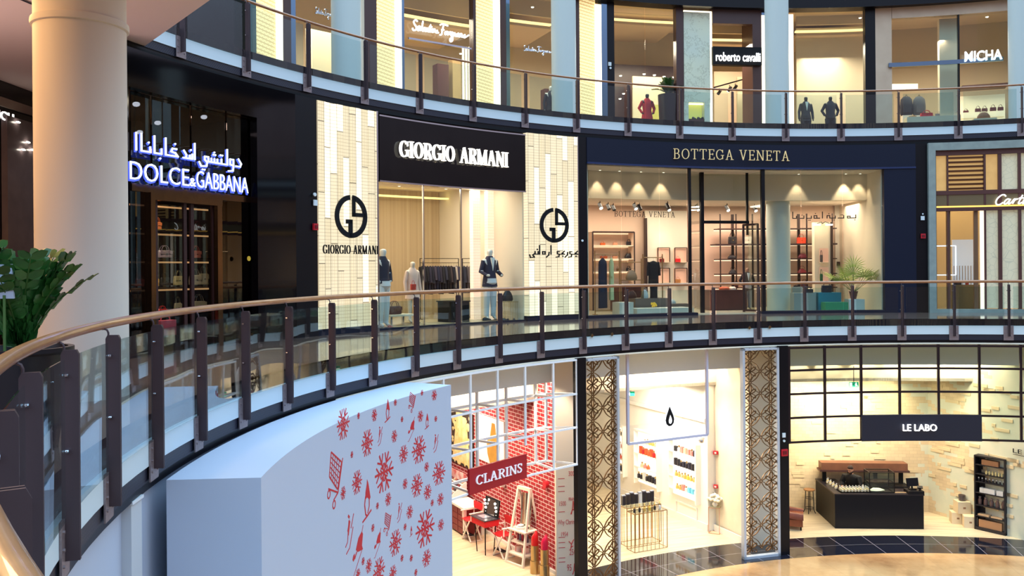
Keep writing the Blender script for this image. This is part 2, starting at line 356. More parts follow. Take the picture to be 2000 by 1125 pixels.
# ------------------------------------------------------------------ balustrades
def balustrade(name, R, F, ta, step, n, tr0, tr1, label, rail_r, close=()):
    root = thing(name, label, 'railing', (0, 0, 0))
    zt = F + 1.12
    r = B().tube([P(rail_r, tr0 + (tr1 - tr0)*i/260, zt) for i in range(261)], .042 if close else .033, 12).build('handrail', m_rail, root, True)
    proto = None
    pm = B()
    for s in (-1, 1):   # two plates with rounded top, local x tangential, y outward
        pts = [(-.06, -.5), (-.06, 1.0), (-.045, 1.03), (.045, 1.03), (.06, 1.0), (.06, -.5)]
        vs = [(s*.015 + k*.006, p[0], p[1]) for k in (-1, 1) for p in pts]
        pm.add(vs, [(0, 1, 2, 3, 4, 5), (11, 10, 9, 8, 7, 6)] + [(i, (i + 1) % 6, (i + 1) % 6 + 6, i + 6) for i in range(6)])
    pl = B().box(-.135, .135, .04, .056, -.62, -.19)
    for x in (-.09, .09):
        for z in (-.27, -.4, -.52): pl.cyl((x, .045, z), (x, .025, z), .013, n=8)
    cls = []
    for z in (.3, .85):
        cl = B().cyl((-.06, .018, z), (.06, .018, z), .007, n=6); cls.append(cl)
        for x in (-.045, .045): cl.cyl((x, .005, z), (x, .03, z), .014, n=8)
    rd = B().tube([(0, .04, 1.02), (0, .04, 1.05), (0, .05, 1.075), (0, .07, 1.085), (0, rail_r - R + .05, 1.085)], .009, 8)
    for i in range(n):
        t = ta + step*i
        if i == 0:
            p = pm.build('post', m_post, root); parts = [p]
            for nm, bb, mm in (('base_plate', pl, m_plate), ('glass_clamp', cls[0], m_chrome), ('glass_clamp', cls[1], m_chrome), ('rail_bracket', rd, m_post)):
                parts.append(bb.build(nm, mm, p, smooth=nm == 'rail_bracket'))
            proto = p
        else: p = dup(proto); p.parent = root
        p.location = P(R - .05, t, F); p.rotation_euler = (0, 0, -t)
    for i in range(-1, n):
        a = ta + step*i + .008/1.; b = a + step - .016
        a = max(a, tr0)
        if b > a + .01: B().arc(R - .036, R - .026, a, b, F - .19, F + .97, 8).build('glass_panel', m_gl_rail, root, True)
    return root
balustrade('balustrade', R1, F1, -1.8590 - 3*.0985, .0985, 26, -2.9, .62, 'glass balustrade with wooden handrail curving along the middle gallery', 15.385, True)
balustrade('balustrade', R2, F2, -1.2050 - 2*.1002, .1002, 19, -1.5, .62, 'glass balustrade with slim wooden handrail along the upper gallery', R2 + .08)
# ------------------------------------------------------------------ round columns
m_col = mat('column_paint', (226, 216, 202), .55); m_colg = mat('column_paint_cool', (196, 206, 200), .5)
def column(c, r, z0, z1, label, rings=(), m=m_col):
    t = thing('column', label, 'column', (c[0], c[1], z0))
    B().lathe([(r, 0), (r, z1 - z0)], n=48).build('shaft', m, t, True)
    for z in rings: B().lathe([(r, -.05), (r + .03, -.04), (r + .035, 0), (r + .03, .04), (r, .05)], (0, 0, z - z0), 48).build('ring_moulding', m, t, True)
    return t
bc = pt(159, 300, Y=11.2)
column(bc, .545, F1, 12.78, 'thick cream round column beside the leafy planter at left', (11.62,))
for k, lab in ((-.848, 'pale round column left of the white script sign, upper gallery'), (-.463, 'pale round column between two glowing lattice panels, upper gallery'), (-.075, 'pale round column right of the black box sign board, upper gallery'), (.322, 'pale round column at the right edge of the upper gallery')):
    c = P(21.5, k); column(c, .425, F2, 18.6, lab, (), m_colg)
c = P(21.5, -.075); column(c, .425, F1, 12.66, 'pale round column inside the handbag shop window', (), m_colg)
# sloping-edged soffit over the corner at left
a = pt(243, 118, z=12.79); b = pt(410, 0, z=12.79); d = (b - a)
q = [a - d*2.2, a + d*3.0, (-26, a.y + d.y*3.0 - 3), (-26, 32), (a - d*2.2 + Vector((0, 8, 0)))[:2]]
st(B().prism([(p[0], p[1]) for p in q], 12.79, 13.3).build('ceiling', m_soffit))
# ------------------------------------------------------------------ white booth with red winter graphics, standing against the gallery
m_booth = mat('booth_board', (184, 194, 212), .6)
m_red = mat('red_print', (196, 32, 48), .6)
BT0, BT1, BR0, BR1, BZ = -1.645, -1.092, 14.27, 15.29, 6.17
bt = thing('booth', 'white curved hoarding booth with red snowflake prints below the gallery', 'booth')
bd = B().arc(BR0, BR1, BT0, BT1, 0, BZ, 40).build('body', m_booth, bt, True, ang=.3)
def onb(px, py):   # pixel -> (arc length, z) on the curved front
    A = None
    a, b = ray(px, py); AA = a*a + 1; BB = -2*(a*CX + CY); CC = CX*CX + CY*CY - BR0*BR0
    Y = (-BB + sqrt(max(0, BB*BB - 4*AA*CC)))/(2*AA); Y2 = (-BB - sqrt(max(0, BB*BB - 4*AA*CC)))/(2*AA)
    p = Vector((a*Y, Y, E + b*Y)); return thp(p)*BR0, p.z
def decal(name, pls, polys, s0, z0, size, w):
    """strokes (polyline, width factor) and filled polygons, unit coordinates, on the curved booth front"""
    b = B()
    def Q(x, z, d): 
        t = min((s0 + x*size)/BR0, BT1 - .0005); return P(BR0 - d, t, z0 + z*size)
    for pl, k in pls:
        for i in range(len(pl) - 1):
            (x0, y0), (x1, y1) = pl[i], pl[i + 1]; dx, dy = x1 - x0, y1 - y0; l = hypot(dx, dy) or 1
            nx, ny = -dy/l*w*k/2/size, dx/l*w*k/2/size
            q = [(x0 + nx, y0 + ny), (x1 + nx, y1 + ny), (x1 - nx, y1 - ny), (x0 - nx, y0 - ny)]
            b.add([Q(x, z, .001) for x, z in q] + [Q(x, z, .004) for x, z in q], [(3, 2, 1, 0), (4, 5, 6, 7), (0, 1, 5, 4), (1, 2, 6, 5), (2, 3, 7, 6), (3, 0, 4, 7)])
    for pg in polys:
        n = len(pg); b.add([Q(x, z, .001) for x, z in pg] + [Q(x, z, .004) for x, z in pg], [tuple(reversed(range(n))), tuple(range(n, 2*n))] + [(i, (i + 1) % n, (i + 1) % n + n, i + n) for i in range(n)])
    return b.build(name, m_red, bt)
def flake_pl():
    out = []
    for k in range(6):
        a = pi/3*k; c, s = cos(a), sin(a); R_ = lambda x, y: (x*c - y*s, x*s + y*c)
        out.append(([(0, 0), R_(.5, 0)], 1)); 
        for e in (-1, 1): out.append(([R_(.24, 0), R_(.42, e*.17)], .8)); out.append(([R_(.1, 0), R_(.2, e*.09)], .8))
    return out
flakes = [(670, 828, 66), (717, 865, 56), (750, 922, 84), (818, 878, 58), (788, 887, 38), (697, 942, 50), (814, 948, 48), (857, 924, 50), (835, 961, 32), (770, 852, 26), (848, 772, 22), (731, 811, 26), (821, 813, 24), (833, 912, 20), (791, 945, 22),
    (758, 975, 28), (670, 963, 28), (800, 1000, 28), (830, 1032, 76), (772, 1060, 54), (833, 1090, 36), (740, 1115, 56), (767, 1120, 34), (720, 1105, 30), (737, 988, 14), (772, 786, 14), (824, 767, 12), (700, 812, 14), (785, 819, 12), (851, 818, 12), (687, 888, 14), (860, 975, 26), (861, 1025, 24), (844, 982, 14), (728, 1031, 16), (709, 1096, 16), (791, 1029, 14), (785, 1090, 14), (803, 1090, 14), (812, 1118, 14), (699, 1122, 24)]
for x, y, h in flakes:
    s0, z0 = onb(x, y); _, z1 = onb(x, y + h/2); _, z2 = onb(x, y - h/2); sz = abs(z1 - z2)
    s0 = min(s0, BT1*BR0 - .03)
    decal('snowflake_print', flake_pl(), [], s0, z0, sz, sz*.055)
def art(kind, x, y, h):
    s0, z0 = onb(x, y); _, z1 = onb(x, y + h/2); _, z2 = onb(x, y - h/2); sz = abs(z1 - z2)
    if kind == 'ski': decal('skis_print', [([(-.15, .5), (-.05, .42)], 2.4), ([(-.1, .35), (-.2, -.2), (-.35, -.3)], 1.2), ([(.25, .45), (.05, .1)], 1.2), ([(.2, .1), (-.05, -.4), (-.3, -.5)], 1.2)], [[(-.2, .1), (-.08, .38), (0, .3), (-.12, -.05)]], s0, z0, sz, sz*.03)
    if kind == 'man': decal('skier_print', [([(.28, .5), (.2, .35)], .7), ([(.2, -.05), (-.3, -.5), (-.38, -.48)], .6), ([(-.1, 0), (-.22, -.12)], 1.4)], [[(.2, .38), (.26, .3), (.2, .05), (.25, -.05), (.12, -.04), (-.05, -.02), (-.15, .06), (0, .28)], [(-.3, -.02), (-.22, .0), (-.22, -.12), (-.3, -.16), (-.35, -.1)]], s0, z0, sz, sz*.03)
    if kind == 'bell': decal('penguin_print', [([(.12, .0), (.12, -.2), (.02, -.36)], 1), ([(-.3, -.5), (.0, -.42), (.25, -.33)], 1.2), ([(-.1, .1), (-.16, -.1), (-.1, -.36), (.0, -.42)], 1.2)], [[(.0, .5), (.07, .4), (.12, .25), (.2, 0), (.14, -.05), (0, .05), (-.12, .02), (-.1, .2), (-.02, .38)]], s0, z0, sz, sz*.04)
    if kind == 'cart':
        pl = [([(-.2, .5), (.3, .22)], 1), ([(.36, .28), (.12, -.28)], 1), ([(-.2, .5), (-.3, .1), (.1, -.22)], 1), ([(.1, -.22), (.3, .22)], 1)]
        for k in range(1, 5):
            u = k/5; pl.append(([(-.2 - .1*u, .5 - .4*u), (.3 - .2*u, .22 - .44*u)], .6)); pl.append(([(-.2 + .5*u, .5 - .28*u), (-.3 + .4*u, .1 - .32*u)], .6))
        pl += [([(.12, -.28), (-.35, -.1)], 1), ([(.12, -.28), (-.1, -.36)], 1)]
        for cx, cz in ((-.33, -.2), (-.08, -.44)): pl.append((_arc(cx, cz, .07, .07, 0, 2*pi, 8), .9))
        decal('shopping_cart_print', pl, [], s0, z0, sz, sz*.03)
for a in (('cart', 655, 934, 112), ('bell', 717, 975, 78), ('ski', 684, 1040, 72), ('man', 700, 1075, 86), ('bell', 757, 801, 44), ('cart', 805, 785, 40), ('man', 804, 838, 44), ('ski', 743, 851, 36), ('ski', 852, 865, 34), ('bell', 834, 822, 30), ('ski', 781, 1000, 36), ('cart', 757, 1022, 46), ('man', 738, 1060, 50), ('bell', 803, 1037, 20)): art(*a)
# wall and service casing under the gallery at left
st(B().arc(15.5, 15.6, -2.4, -1.1, 0, 6.14, 30).build('wall_left', m_booth, smooth=True))
p = pt(247, 983, z=6.1)
t = thing('service_casing', 'tall narrow grey box casing between booth and fascia', 'casing', (p.x + .0, p.y + .0, 0), 1.62)
B().box(-.14, .14, -.1, .1, 0, 6.12).build('body', mat('casing_grey', (196, 200, 204), .5), t)
B().box(-.15, .15, -.12, .12, 6.12, 6.15).build('cap', mat('casing_cap', (222, 226, 230), .5), t)
# ------------------------------------------------------------------ planter with glossy plant beside the column
m_leaf = mat('glossy_leaf', (34, 84, 38), .3, noise=(6, (58, 116, 48), .3), spec=.6)
m_stem = mat('leaf_stem', (70, 104, 48), .5)
m_pot = mat('planter_black', (30, 28, 34), .3)
def zz_plant(n, h, sp, rng, lean=None):
    lf, sb = B(), B()
    for i in range(n):
        az = rng.uniform(0, 2*pi); tilt = rng.uniform(.05, sp); hh = h*rng.uniform(.7, 1)
        if lean and i < len(lean): az, tilt, hh = lean[i]
        d = Vector((cos(az), sin(az), 0)); pts = []
        for k in range(11):
            u = k/10; a = tilt*(.5 + .9*u); pts.append(d*(hh*u*sin(a)) + Vector((0, 0, hh*u*cos(a*.8))))
        sb.tube(pts, .01, 5, rs=[.014*(1 - .7*k/10) for k in range(11)])
        for k in range(2, 11):
            tg = (pts[k] - pts[k - 1]).normalized(); side = tg.cross(Vector((-d.y, d.x, .2))).normalized()
            for half in (0,):
              for e in (-1, 1):
                p0 = pts[k].lerp(pts[k - 1], half); L = .17*(1 - .3*abs(k/10 - .5))*rng.uniform(.9, 1.15); sd = (Vector((-d.y, d.x, 0))*e + tg*.75 + Vector((rng.uniform(-.2, .2), rng.uniform(-.2, .2), 0))).normalized()
                nn = sd.cross(tg).normalized(); w = sd.cross(nn).normalized()*L*.36
                m1 = p0 + sd*L*.45 + nn*.01*e; tip = p0 + sd*L
                lf.add([p0, m1 + w, tip, m1 - w, p0 + sd*L*.75 + w*.7, p0 + sd*L*.75 - w*.7, p0 + sd*L*.18 + w*.7, p0 + sd*L*.18 - w*.7], [(0, 7, 3, 5, 2, 4, 1, 6)])
    return lf, sb
pp = pt(62, 770, z=F1 + .68)
pp = Vector((ray(40, 700)[0]*7.9, 7.9, 0))
pt_ = thing('potted_plant', 'dense glossy green plant in a black planter beside the cream column', 'plant', (pp.x, pp.y, F1))
B().lathe([(.3, 0), (.42, .86), (.44, .88), (.44, .92), (.39, .92), (.37, .84), (.01, .82)], n=28).build('planter', m_pot, pt_, True)
lf, sb = zz_plant(60, .98, .4, random.Random(5), [(-.1, .4, .9), (.25, .5, .86), (pi, .6, .9), (pi*.8, .3, 1.1), (pi*1.1, .25, 1.12)])
l = lf.build('foliage', m_leaf, pt_); l.location.z = .8; l = sb.build('stem', m_stem, pt_); l.location.z = .8
sg = thing('sign_board', 'small white scrolled shape among the leaves at the left edge', 'ornament', (ray(8, 545)[0]*7.6, 7.6, F1 + .9))
B().cb((0, 0, .62), (.16, .02, .3), rx=.1).build('board', m_booth, sg); B().cyl((0, 0, 0), (0, 0, .5), .012).build('stake', m_stem, sg)
# ------------------------------------------------------------------ builders for goods and figures
def span(x0, x1, yb, yt, r):
    """points on a cylinder of radius r around the atrium: base centre, turn, width, height"""
    ym = (yb + yt)/2; a = pt(x0, ym, r=r); b = pt(x1, ym, r=r); c = (a + b)/2; zb = pt((x0 + x1)/2, yb, r=r).z; zt = pt((x0 + x1)/2, yt, r=r).z
    return Vector((c.x, c.y, zb)), atan2(b.y - a.y, b.x - a.x), (b - a).to_2d().length, zt - zb
def seg(name, x0, x1, z0, z1, r, th_, m, parent=None, y=400, **k):
    return B().arc(r, r + th_, th(x0, r, y), th(x1, r, y), z0, z1).build(name, m, parent, **k)
BAGM = {}
def bag_mat(c):
    k = 'leather_%d_%d_%d' % c
    return mat(k, c, .35, spec=.5)
def handbag(label, x0, x1, yb, yt, r, c=(30, 26, 30), style='tote', group=None, dz=0, zb=None, name='handbag'):
    loc, rz, W, H = span(x0, x1, yb, yt, r)
    if zb is not None: loc.z = zb
    t = thing(name, label, 'bag', loc, rz, group); m = bag_mat(c); D = min(.2, max(.06, W*.4)); b = B(); hb = H*(.62 if style != 'dome' else .85)
    def sec(w, d, z, p=8):
        return [(w/2*abs(cos(a))**.5*(1 if cos(a) > 0 else -1), d/2*abs(sin(a))**.6*(1 if sin(a) > 0 else -1), z) for a in [2*pi*(k + .5)/(p*2) for k in range(p*2)]]
    if style == 'tote': b.ring([sec(W*.82, D*.7, 0), sec(W*.98, D, hb*.06), sec(W, D*.95, hb*.5), sec(W*.94, D*.7, hb*.9), sec(W*.9, D*.5, hb)])
    elif style == 'box': b.ring([sec(W, D, 0), sec(W, D, hb*.98), sec(W*.96, D*.9, hb)])
    elif style == 'dome': b.ring([sec(W*.9, D*.8, 0), sec(W, D, hb*.15), sec(W*.92, D*.95, hb*.45), sec(W*.66, D*.7, hb*.78), sec(W*.3, D*.35, hb)])
    else: b.ring([sec(W*.9, D*.9, 0), sec(W*1., D, hb*.1), sec(W*.72, D*.7, hb*.6), sec(W*.2, D*.3, hb*1.05)])
    b.build('body', m, t, True)
    if style != 'dome' or True:
        w = W*.28; hz = hb*.93
        for s in ((-1, 1) if style == 'tote' else (0,)):
            B().tube([(w*cos(a), s*D*.22, hz + (H - hz)*sin(a)) for a in [pi*k/10 for k in range(11)]], max(.006, W*.022), 6).build('handle', m, t, True)
    if style in ('tote', 'box'):
        B().box(-W*.44, W*.44, -D*.52, -D*.42, hb*.52, hb*.93).build('flap', m, t)
        B().box(-W*.05, W*.05, -D*.56, -D*.5, hb*.48, hb*.56).build('clasp', mat('brass_small', (205, 165, 90), .25, 1), t)
    return t
def skin(joints, edges, rad, sub=1):
    me = bpy.data.meshes.new('sk'); me.from_pydata(joints, edges, []); o = bpy.data.objects.new('sk', me); COL.objects.link(o)
    mo = o.modifiers.new('s', 'SKIN'); mo.use_smooth_shade = True
    if not me.skin_vertices: 
        bm = bmesh.new(); bm.from_mesh(me); bm.verts.layers.skin.verify(); bm.to_mesh(me); bm.free()
    for i, r in enumerate(rad):
        v = me.skin_vertices[0].data[i]; v.radius = r if hasattr(r, '__len__') else (r, r); v.use_root = i == 0
    o.modifiers.new('u', 'SUBSURF').levels = sub
    bpy.context.view_layer.update(); out = bpy.data.meshes.new_from_object(o.evaluated_get(bpy.context.evaluated_depsgraph_get()))
    bpy.data.objects.remove(o); bpy.data.meshes.remove(me); return out
def mo(me, name, m, parent):
    me.name = name; me.materials.clear(); me.materials.append(m); me.shade_smooth()
    o = bpy.data.objects.new(name, me); COL.objects.link(o); o.parent = parent; return o
def body_pts(arms='down', head=True, wide=1., lean=0.):
    """standing figure, 1.0 high, facing -y; returns joints, edges, radii"""
    J = [(0, 0, .53), (0, -.005, .60), (0, -.01, .70), (0, 0, .785), (0, 0, .83), (0, -.005, .865)]; Rr = [(.088*wide, .062), (.072*wide, .052), (.09*wide, .062), (.085*wide, .05), (.034, .034), (.03, .03)]
    Eg = [(0, 1), (1, 2), (2, 3), (3, 4), (4, 5)]
    if head:
        J += [(0, -.012, .905), (0, -.006, .955)]; Rr += [(.043, .052), (.04, .048)]; Eg += [(5, 6), (6, 7)]
    for s in (-1, 1):
        n = len(J); J += [(s*.05, 0, .48), (s*.054, -.005, .28), (s*.056, .005, .05), (s*.06, -.06, .014)]; Rr += [(.052, .056), (.036, .038), (.023, .025), (.022, .014)]; Eg += [(0, n), (n, n + 1), (n + 1, n + 2), (n + 2, n + 3)]
        n = len(J)
        if arms == 'down': q = [(s*.108*wide, 0, .795), (s*.135, .01, .64), (s*.14, -.02, .50), (s*.14, -.035, .445)]
        elif arms == 'hip': q = [(s*.108*wide, 0, .795), (s*.165, .02, .66), (s*.12, -.03, .56), (s*.09, -.04, .545)]
        elif arms == 'bent': q = [(s*.108*wide, 0, .795), (s*.14, .01, .65), (s*.12, -.11, .6), (s*.1, -.15, .6)]
        elif arms == 'reach': q = [(s*.112*wide, -.01, .79), (s*.15, -.05, .655), (s*.1 - .07, -.17, .575), (s*.09 - .09, -.215, .56)]
        J += q; Rr += [(.034, .036), (.026, .027), (.018, .019), (.018, .01)]; Eg += [(3, n), (n, n + 1), (n + 1, n + 2), (n + 2, n + 3)]
    return J, Eg, Rr
def mannequin(label, px, yb, yt, r, top=None, bottom=None, skinc=(235, 230, 225), arms='down', zb=None, turn=0, kind='suit', base=True, group=None, H=None, headless=False):
    p = pt(px, yb, r=r); top_ = pt(px, yt, r=r).z
    if zb is not None: p.z = zb
    H = H or (top_ - p.z)
    t = thing('mannequin', label, 'mannequin', p, -thp(p) + turn + 0, group, s=H)
    ms = mat('mannequin_%d' % skinc[0], skinc, .3)
    J, Eg, Rr = body_pts(arms, not headless, .88); mo(skin(J, Eg, Rr), 'body', ms, t)
    idx = lambda f: [i for i, j in enumerate(J) if f(j)]
    def cloth(nm, z0, z1, grow, m, arms_=True, skirt=None):
        b = B(); rings = []
        prof = [(.86, .04, .035), (.82, .07, .045), (.79, .1, .055), (.72, .094, .066), (.62, .082, .058), (.53, .098, .07), (.45, .108, .074)]
        if skirt: prof = prof[:6] + [(.45, .11, .08), (skirt, .12, .09)]
        rings = [[(w*1.08*cos(a), d*1.12*sin(a), z) for a in [2*pi*k/20 for k in range(20)]] for z, w, d in prof if z0 <= z <= z1 or (skirt and z <= z1)]
        b.ring(rings)
        if arms_:
            n = 8 if not headless else 6
            for q in (0, 1):
                k = n + q*8 + 4; b.tube([J[k], J[k + 1], J[k + 2]], .03, 8, rs=[.036, .03, .025])
        return b.build(nm, m, t, True)
    if top: cloth('jacket' if kind == 'suit' else 'top', .44 if kind == 'suit' else .52, .87, 1, mat('cloth_%d_%d_%d' % top, top, .8), True)
    if kind == 'suit' and top: B().slat([(-.03, .84), (.03, .84), (0, .66)], -.083, -.06).build('shirt', mat('shirt_white', (235, 238, 240), .7), t)
    if kind == 'dress' and top: cloth('skirt', .3, .6, 1, mat('cloth_%d_%d_%d' % top, top, .8), False, .38)
    if bottom:
        b = B(); n = 8 if not headless else 6
        for q in (0, 1):
            k = n + q*8; b.tube([J[0], J[k], J[k + 1], J[k + 2]], .05, 10, rs=[.07, .062, .047, .036])
        b.lathe([(.06, .45), (.1, .5), (.09, .56)], n=14); b.build('trousers', mat('cloth_%d_%d_%d' % bottom, bottom, .8), t, True)
    if base: B().lathe([(.13, 0), (.13, .008), (.0, .012)], n=24).build('base_plate', m_chrome, t)
    return t
def garment_mesh(W, H, D=.14, sleeve=True, flare=1.):
    b = B(); rings = []
    for u, w, d in ((0, .12, .3), (.03, .42, .5), (.07, .8, .8), (.14, .86, 1), (.5, .8*flare, 1), (1, .86*flare, 1)):
        rings.append([(W/2*w*cos(a)*(1 + .03*sin(5*a)), D/2*d*sin(a)*(1 + .08*sin(7*a + u*3)), -H*u) for a in [2*pi*k/22 for k in range(22)]])
    b.ring(rings)
    if sleeve:
        for s in (-1, 1): b.tube([(s*W*.36, 0, -.05*H), (s*W*.46, 0, -.3*H), (s*W*.48, -.02, -.62*H if H < 1.1 else -.45*H)], .05, 8, rs=[.05, .05, .045])
    return b
def hang(label, x, y, r, W, H, c, group=None, sleeve=True, turn=0, name='jacket', zt=None, flare=1.):
    p = pt(x, y, r=r)
    if zt: p.z = zt
    t = thing(name, label, 'clothing', p, -thp(p) + turn, group)
    garment_mesh(W, H, .16, sleeve, flare).build('garment', mat('cloth_%d_%d_%d' % c, c, .85), t, True)
    B().tube([(0, 0, -.02), (0, 0, .03), (.02, 0, .06), (.0, 0, .085), (-.02, 0, .07)], .004, 6).build('hanger', m_chrome, t)
    return t
def frame_bars(pts_pairs, w, name, m, parent=None, loc=None, rz=None):
    b = B()
    for a, c in pts_pairs: b.bar(a, c, w)
    return b.build(name, m, parent, loc=loc, rz=rz)
m_bulb = mat('lamp_glow', (255, 244, 225), emit=14); m_bulbw = mat('downlight_glow', (255, 236, 205), emit=9)
def downlight(px, py, r, z, label, group, pw=0, rad=.06, col=WARM, beam=1.4):
    p = pt(px, py, z=z) if r is None else pt(px, py, r=r); p.z = z
    t = thing('downlight', label, 'light', p, 0, group)
    B().lathe([(rad*1.25, 0), (rad*1.25, -.015), (rad, -.015), (rad, .0)], n=16).build('trim_ring', mat('lamp_white', (230, 228, 222), .4), t)
    B().lathe([(rad*.95, -.008), (rad*.9, -.012), (.0, -.012)], n=16).build('lens', m_bulbw, t)
    if pw: spot('spot_light', (p.x, p.y, z - .05), (p.x, p.y, z - 2), pw, col, beam, .6)
    return t
def tracklight(p, aim, label, group=None, on=True, pw=0, s=1., col=WARM, beam=.9):
    t = thing('spotlight', label, 'light', p, 0, group); d = (Vector(aim) - Vector(p)).normalized(); c = Vector((0, 0, -.14*s))
    B().cyl((0, 0, 0), (0, 0, -.1*s), .012*s, n=8).build('stem', m_black, t)
    B().cyl(c - d*.09*s, c + d*.09*s, .05*s, .055*s, 14).build('housing', m_black, t, True)
    if on: B().cyl(c + d*.091*s, c + d*.1*s, .048*s, n=14).build('lens', m_bulb, t)
    if pw: spot('spot_light', Vector(p) + c + d*.13, aim, pw, col, beam, .6)
    return t
# ------------------------------------------------------------------ materials of the middle storey
m_marq = mat('black_marble', (7, 6, 9), .06, spec=.4, noise=(1.1, (13, 11, 13), .1))
m_bronze = mat('polished_bronze', (128, 98, 72), .18, 1)
m_navy = mat('navy_panel', (6, 15, 38), .5, spec=.3)
m_cream = mat('cream_wall', (236, 220, 196), .85); m_cream2 = mat('pale_wall', (230, 220, 205), .85)
m_floorp = mat('pale_shop_floor', (196, 178, 150), .3)
m_walnut = mat('walnut', (92, 46, 40), .35, noise=(3, (74, 36, 32), .3)); m_brownm = mat('brown_frame', (58, 34, 34), .4, .2)
m_dkint = mat('dark_interior', (26, 20, 22), .6)
def room(x0, x1, r0, r1, z0, z1, back, side, flo, cei, y=400, names=('wall_back', 'wall_left', 'wall_right', 'floor', 'ceiling')):
    a, b = th(x0, r0, y), th(x1, r0, y); return room_t(a, b, r0, r1, z0, z1, back, side, flo, cei, names)
def room_t(a, b, r0, r1, z0, z1, back, side, flo, cei, names=('wall_back', 'wall_left', 'wall_right', 'floor', 'ceiling')):
    st(B().arc(r1, r1 + .1, a, b, z0, z1).build(names[0], back, smooth=True))
    st(B().arc(r0 + .12, r1, a, a + .004, z0, z1, 1).build(names[1], side)); st(B().arc(r0 + .12, r1, b - .004, b, z0, z1, 1).build(names[2], side))
    if flo: st(B().arc(r0 + .05, r1, a, b, z0 - .06, z0 + .012).build(names[3], flo, smooth=True))
    if cei: st(B().arc(r0 + .12, r1, a, b, z1, z1 + .08).build(names[4], cei, smooth=True))
ZT = 12.64
# black ring under the slab and black service pillars
st(B().arc(19.36, 19.7, -1.3, T1, ZT - .02, 12.7, 60).build('trim_5', m_blackm, smooth=True))
for x0, x1, r in ((578, 621, RA), (1130, 1147, RA), (1789, 1812, RA)):
    st(seg('trim_6', x0, x1, F1, ZT, RA + .02, .4, m_black))
def alarm(px, py, r, label, w=.16, h=.13, off=.03):
    p = pt(px, py, r=r - off); t = thing('fire_alarm', label, 'alarm', p, -thp(p)); B().cb((0, 0, 0), (w, .05, h)).build('housing', mat('alarm_red', (196, 30, 44), .4), t)
    B().cb((0, -.03, 0), (w*.6, .02, h*.5)).build('button', mat('alarm_dark', (110, 16, 26), .4), t)
def plate(px, py, r, label, w=.12, h=.14, off=.03, round_=False):
    p = pt(px, py, r=r - off); t = thing('wall_sensor', label, 'sensor', p, -thp(p))
    if round_: B().cyl((0, 0, 0), (0, -.03, 0), w/2, n=16).build('body', mat('plastic_white', (214, 224, 226), .4), t)
    else: B().cb((0, 0, 0), (w, .03, h)).build('body', mat('plastic_white', (214, 224, 226), .4), t)
alarm(616, 443, RA, 'red fire alarm box on the black pillar left of the lit panel', .14, .16)
plate(616, 396, RA, 'square white sensor on the pillar left of the lit panel'); plate(614, 380, RA, 'round white sensor on the pillar left of the lit panel', .09, round_=True)
plate(1137, 470, RA, 'small white sensor on the pillar right of the lit panel', .07, round_=True)
alarm(1803, 461, RA, 'red fire alarm box on the pillar beside the jewellery shop', .15, .16)
plate(1802, 426, RA, 'square white sensor on the pillar beside the jewellery shop'); plate(1802, 418, RA, 'tiny white sensor on the pillar beside the jewellery shop', .05, round_=True)
# ------------------------------------------------------------------ fashion shop with the blue-lit sign
TD0, TD1 = -1.31, th(578)
dg = th(253, RA, 400), th(503, RA, 400)
st(B().arc(RA, RA + .2, TD0, TD1, 11.9, ZT).build('wall_front', m_marq, smooth=True))
st(B().arc(RA, RA + .2, dg[1], TD1, F1, 11.9).build('wall_front', m_marq, smooth=True))
st(B().arc(RA, RA + .2, TD0, dg[0], F1, 11.9).build('wall_front', m_marq, smooth=True))
tb_ = th(240, 23.5, 400); dgp = [P(RA + .18, TD0 + (TD1 - TD0)*i/10) for i in range(11)] + [P(23.5, TD1 + (tb_ - TD1)*i/10) for i in range(11)]
st(B().prism(dgp, F1 - .05, F1 + .012).build('floor', mat('dark_floor', (44, 30, 28), .12))); st(B().prism(dgp, 12.2, 12.28).build('ceiling', mat('dark_ceiling', (120, 98, 84), .7)))
st(B().arc(23.5, 23.6, tb_, TD1, F1, 12.2).build('wall_back', m_dkint)); st(B().wall(dgp[0], dgp[-1], F1, 12.2, .06).build('wall_left', m_dkint)); st(B().arc(RA + .2, 23.5, TD1 - .006, TD1, F1, 12.2, 1).build('wall_right', m_dkint))
wn = tag(bpy.data.objects.new('window_1', None), kind='structure'); COL.objects.link(wn)
ms = [th(x, RA + .25, y) for x, y in ((253, 300), (295, 300), (372, 300), (441, 300), (503, 300))]
for i in range(4): B().arc(RA + .24, RA + .255, ms[i] + .0015, ms[i + 1] - .0015, 10.14, 11.9, 4).build('glass_pane', m_gl_dark, wn)
B().arc(RA + .24, RA + .255, th(423, RA + .25, 480), ms[4], F1 + .05, 10.0, 4).build('glass_pane', m_gl_dark, wn)
B().arc(RA + .24, RA + .255, ms[0], th(293, RA + .25, 480), F1 + .05, 10.0, 4).build('glass_pane', m_gl_dark, wn)
B().arc(RA + .2, RA + .3, ms[0], ms[4], 10.0, 10.14, 8).build('transom', m_bronze, wn)
dr = tag(bpy.data.objects.new('door_1', None), kind='structure'); COL.objects.link(dr)
fr = B()
for x in (293, 424): fr.arc(RA + .12, RA + .28, th(x - 4, RA + .2, 480), th(x + 5, RA + .2, 480), F1, 10.0, 1)
fr.arc(RA + .12, RA + .28, th(290, RA + .2, 480), th(430, RA + .2, 480), 9.86, 10.0, 6); fr.build('door_frame', m_bronze, dr)
fr = B()
for x in (303, 360, 374, 416): fr.arc(RA + .24, RA + .29, th(x - 3, RA + .27, 480), th(x + 3, RA + .27, 480), F1, 9.86, 1)
fr.build('door_stile', m_brownm, dr)
B().arc(RA + .26, RA + .268, th(306, RA + .27, 480), th(357, RA + .27, 480), F1 + .03, 9.8, 3).build('door_glass', m_gl_shop, dr)
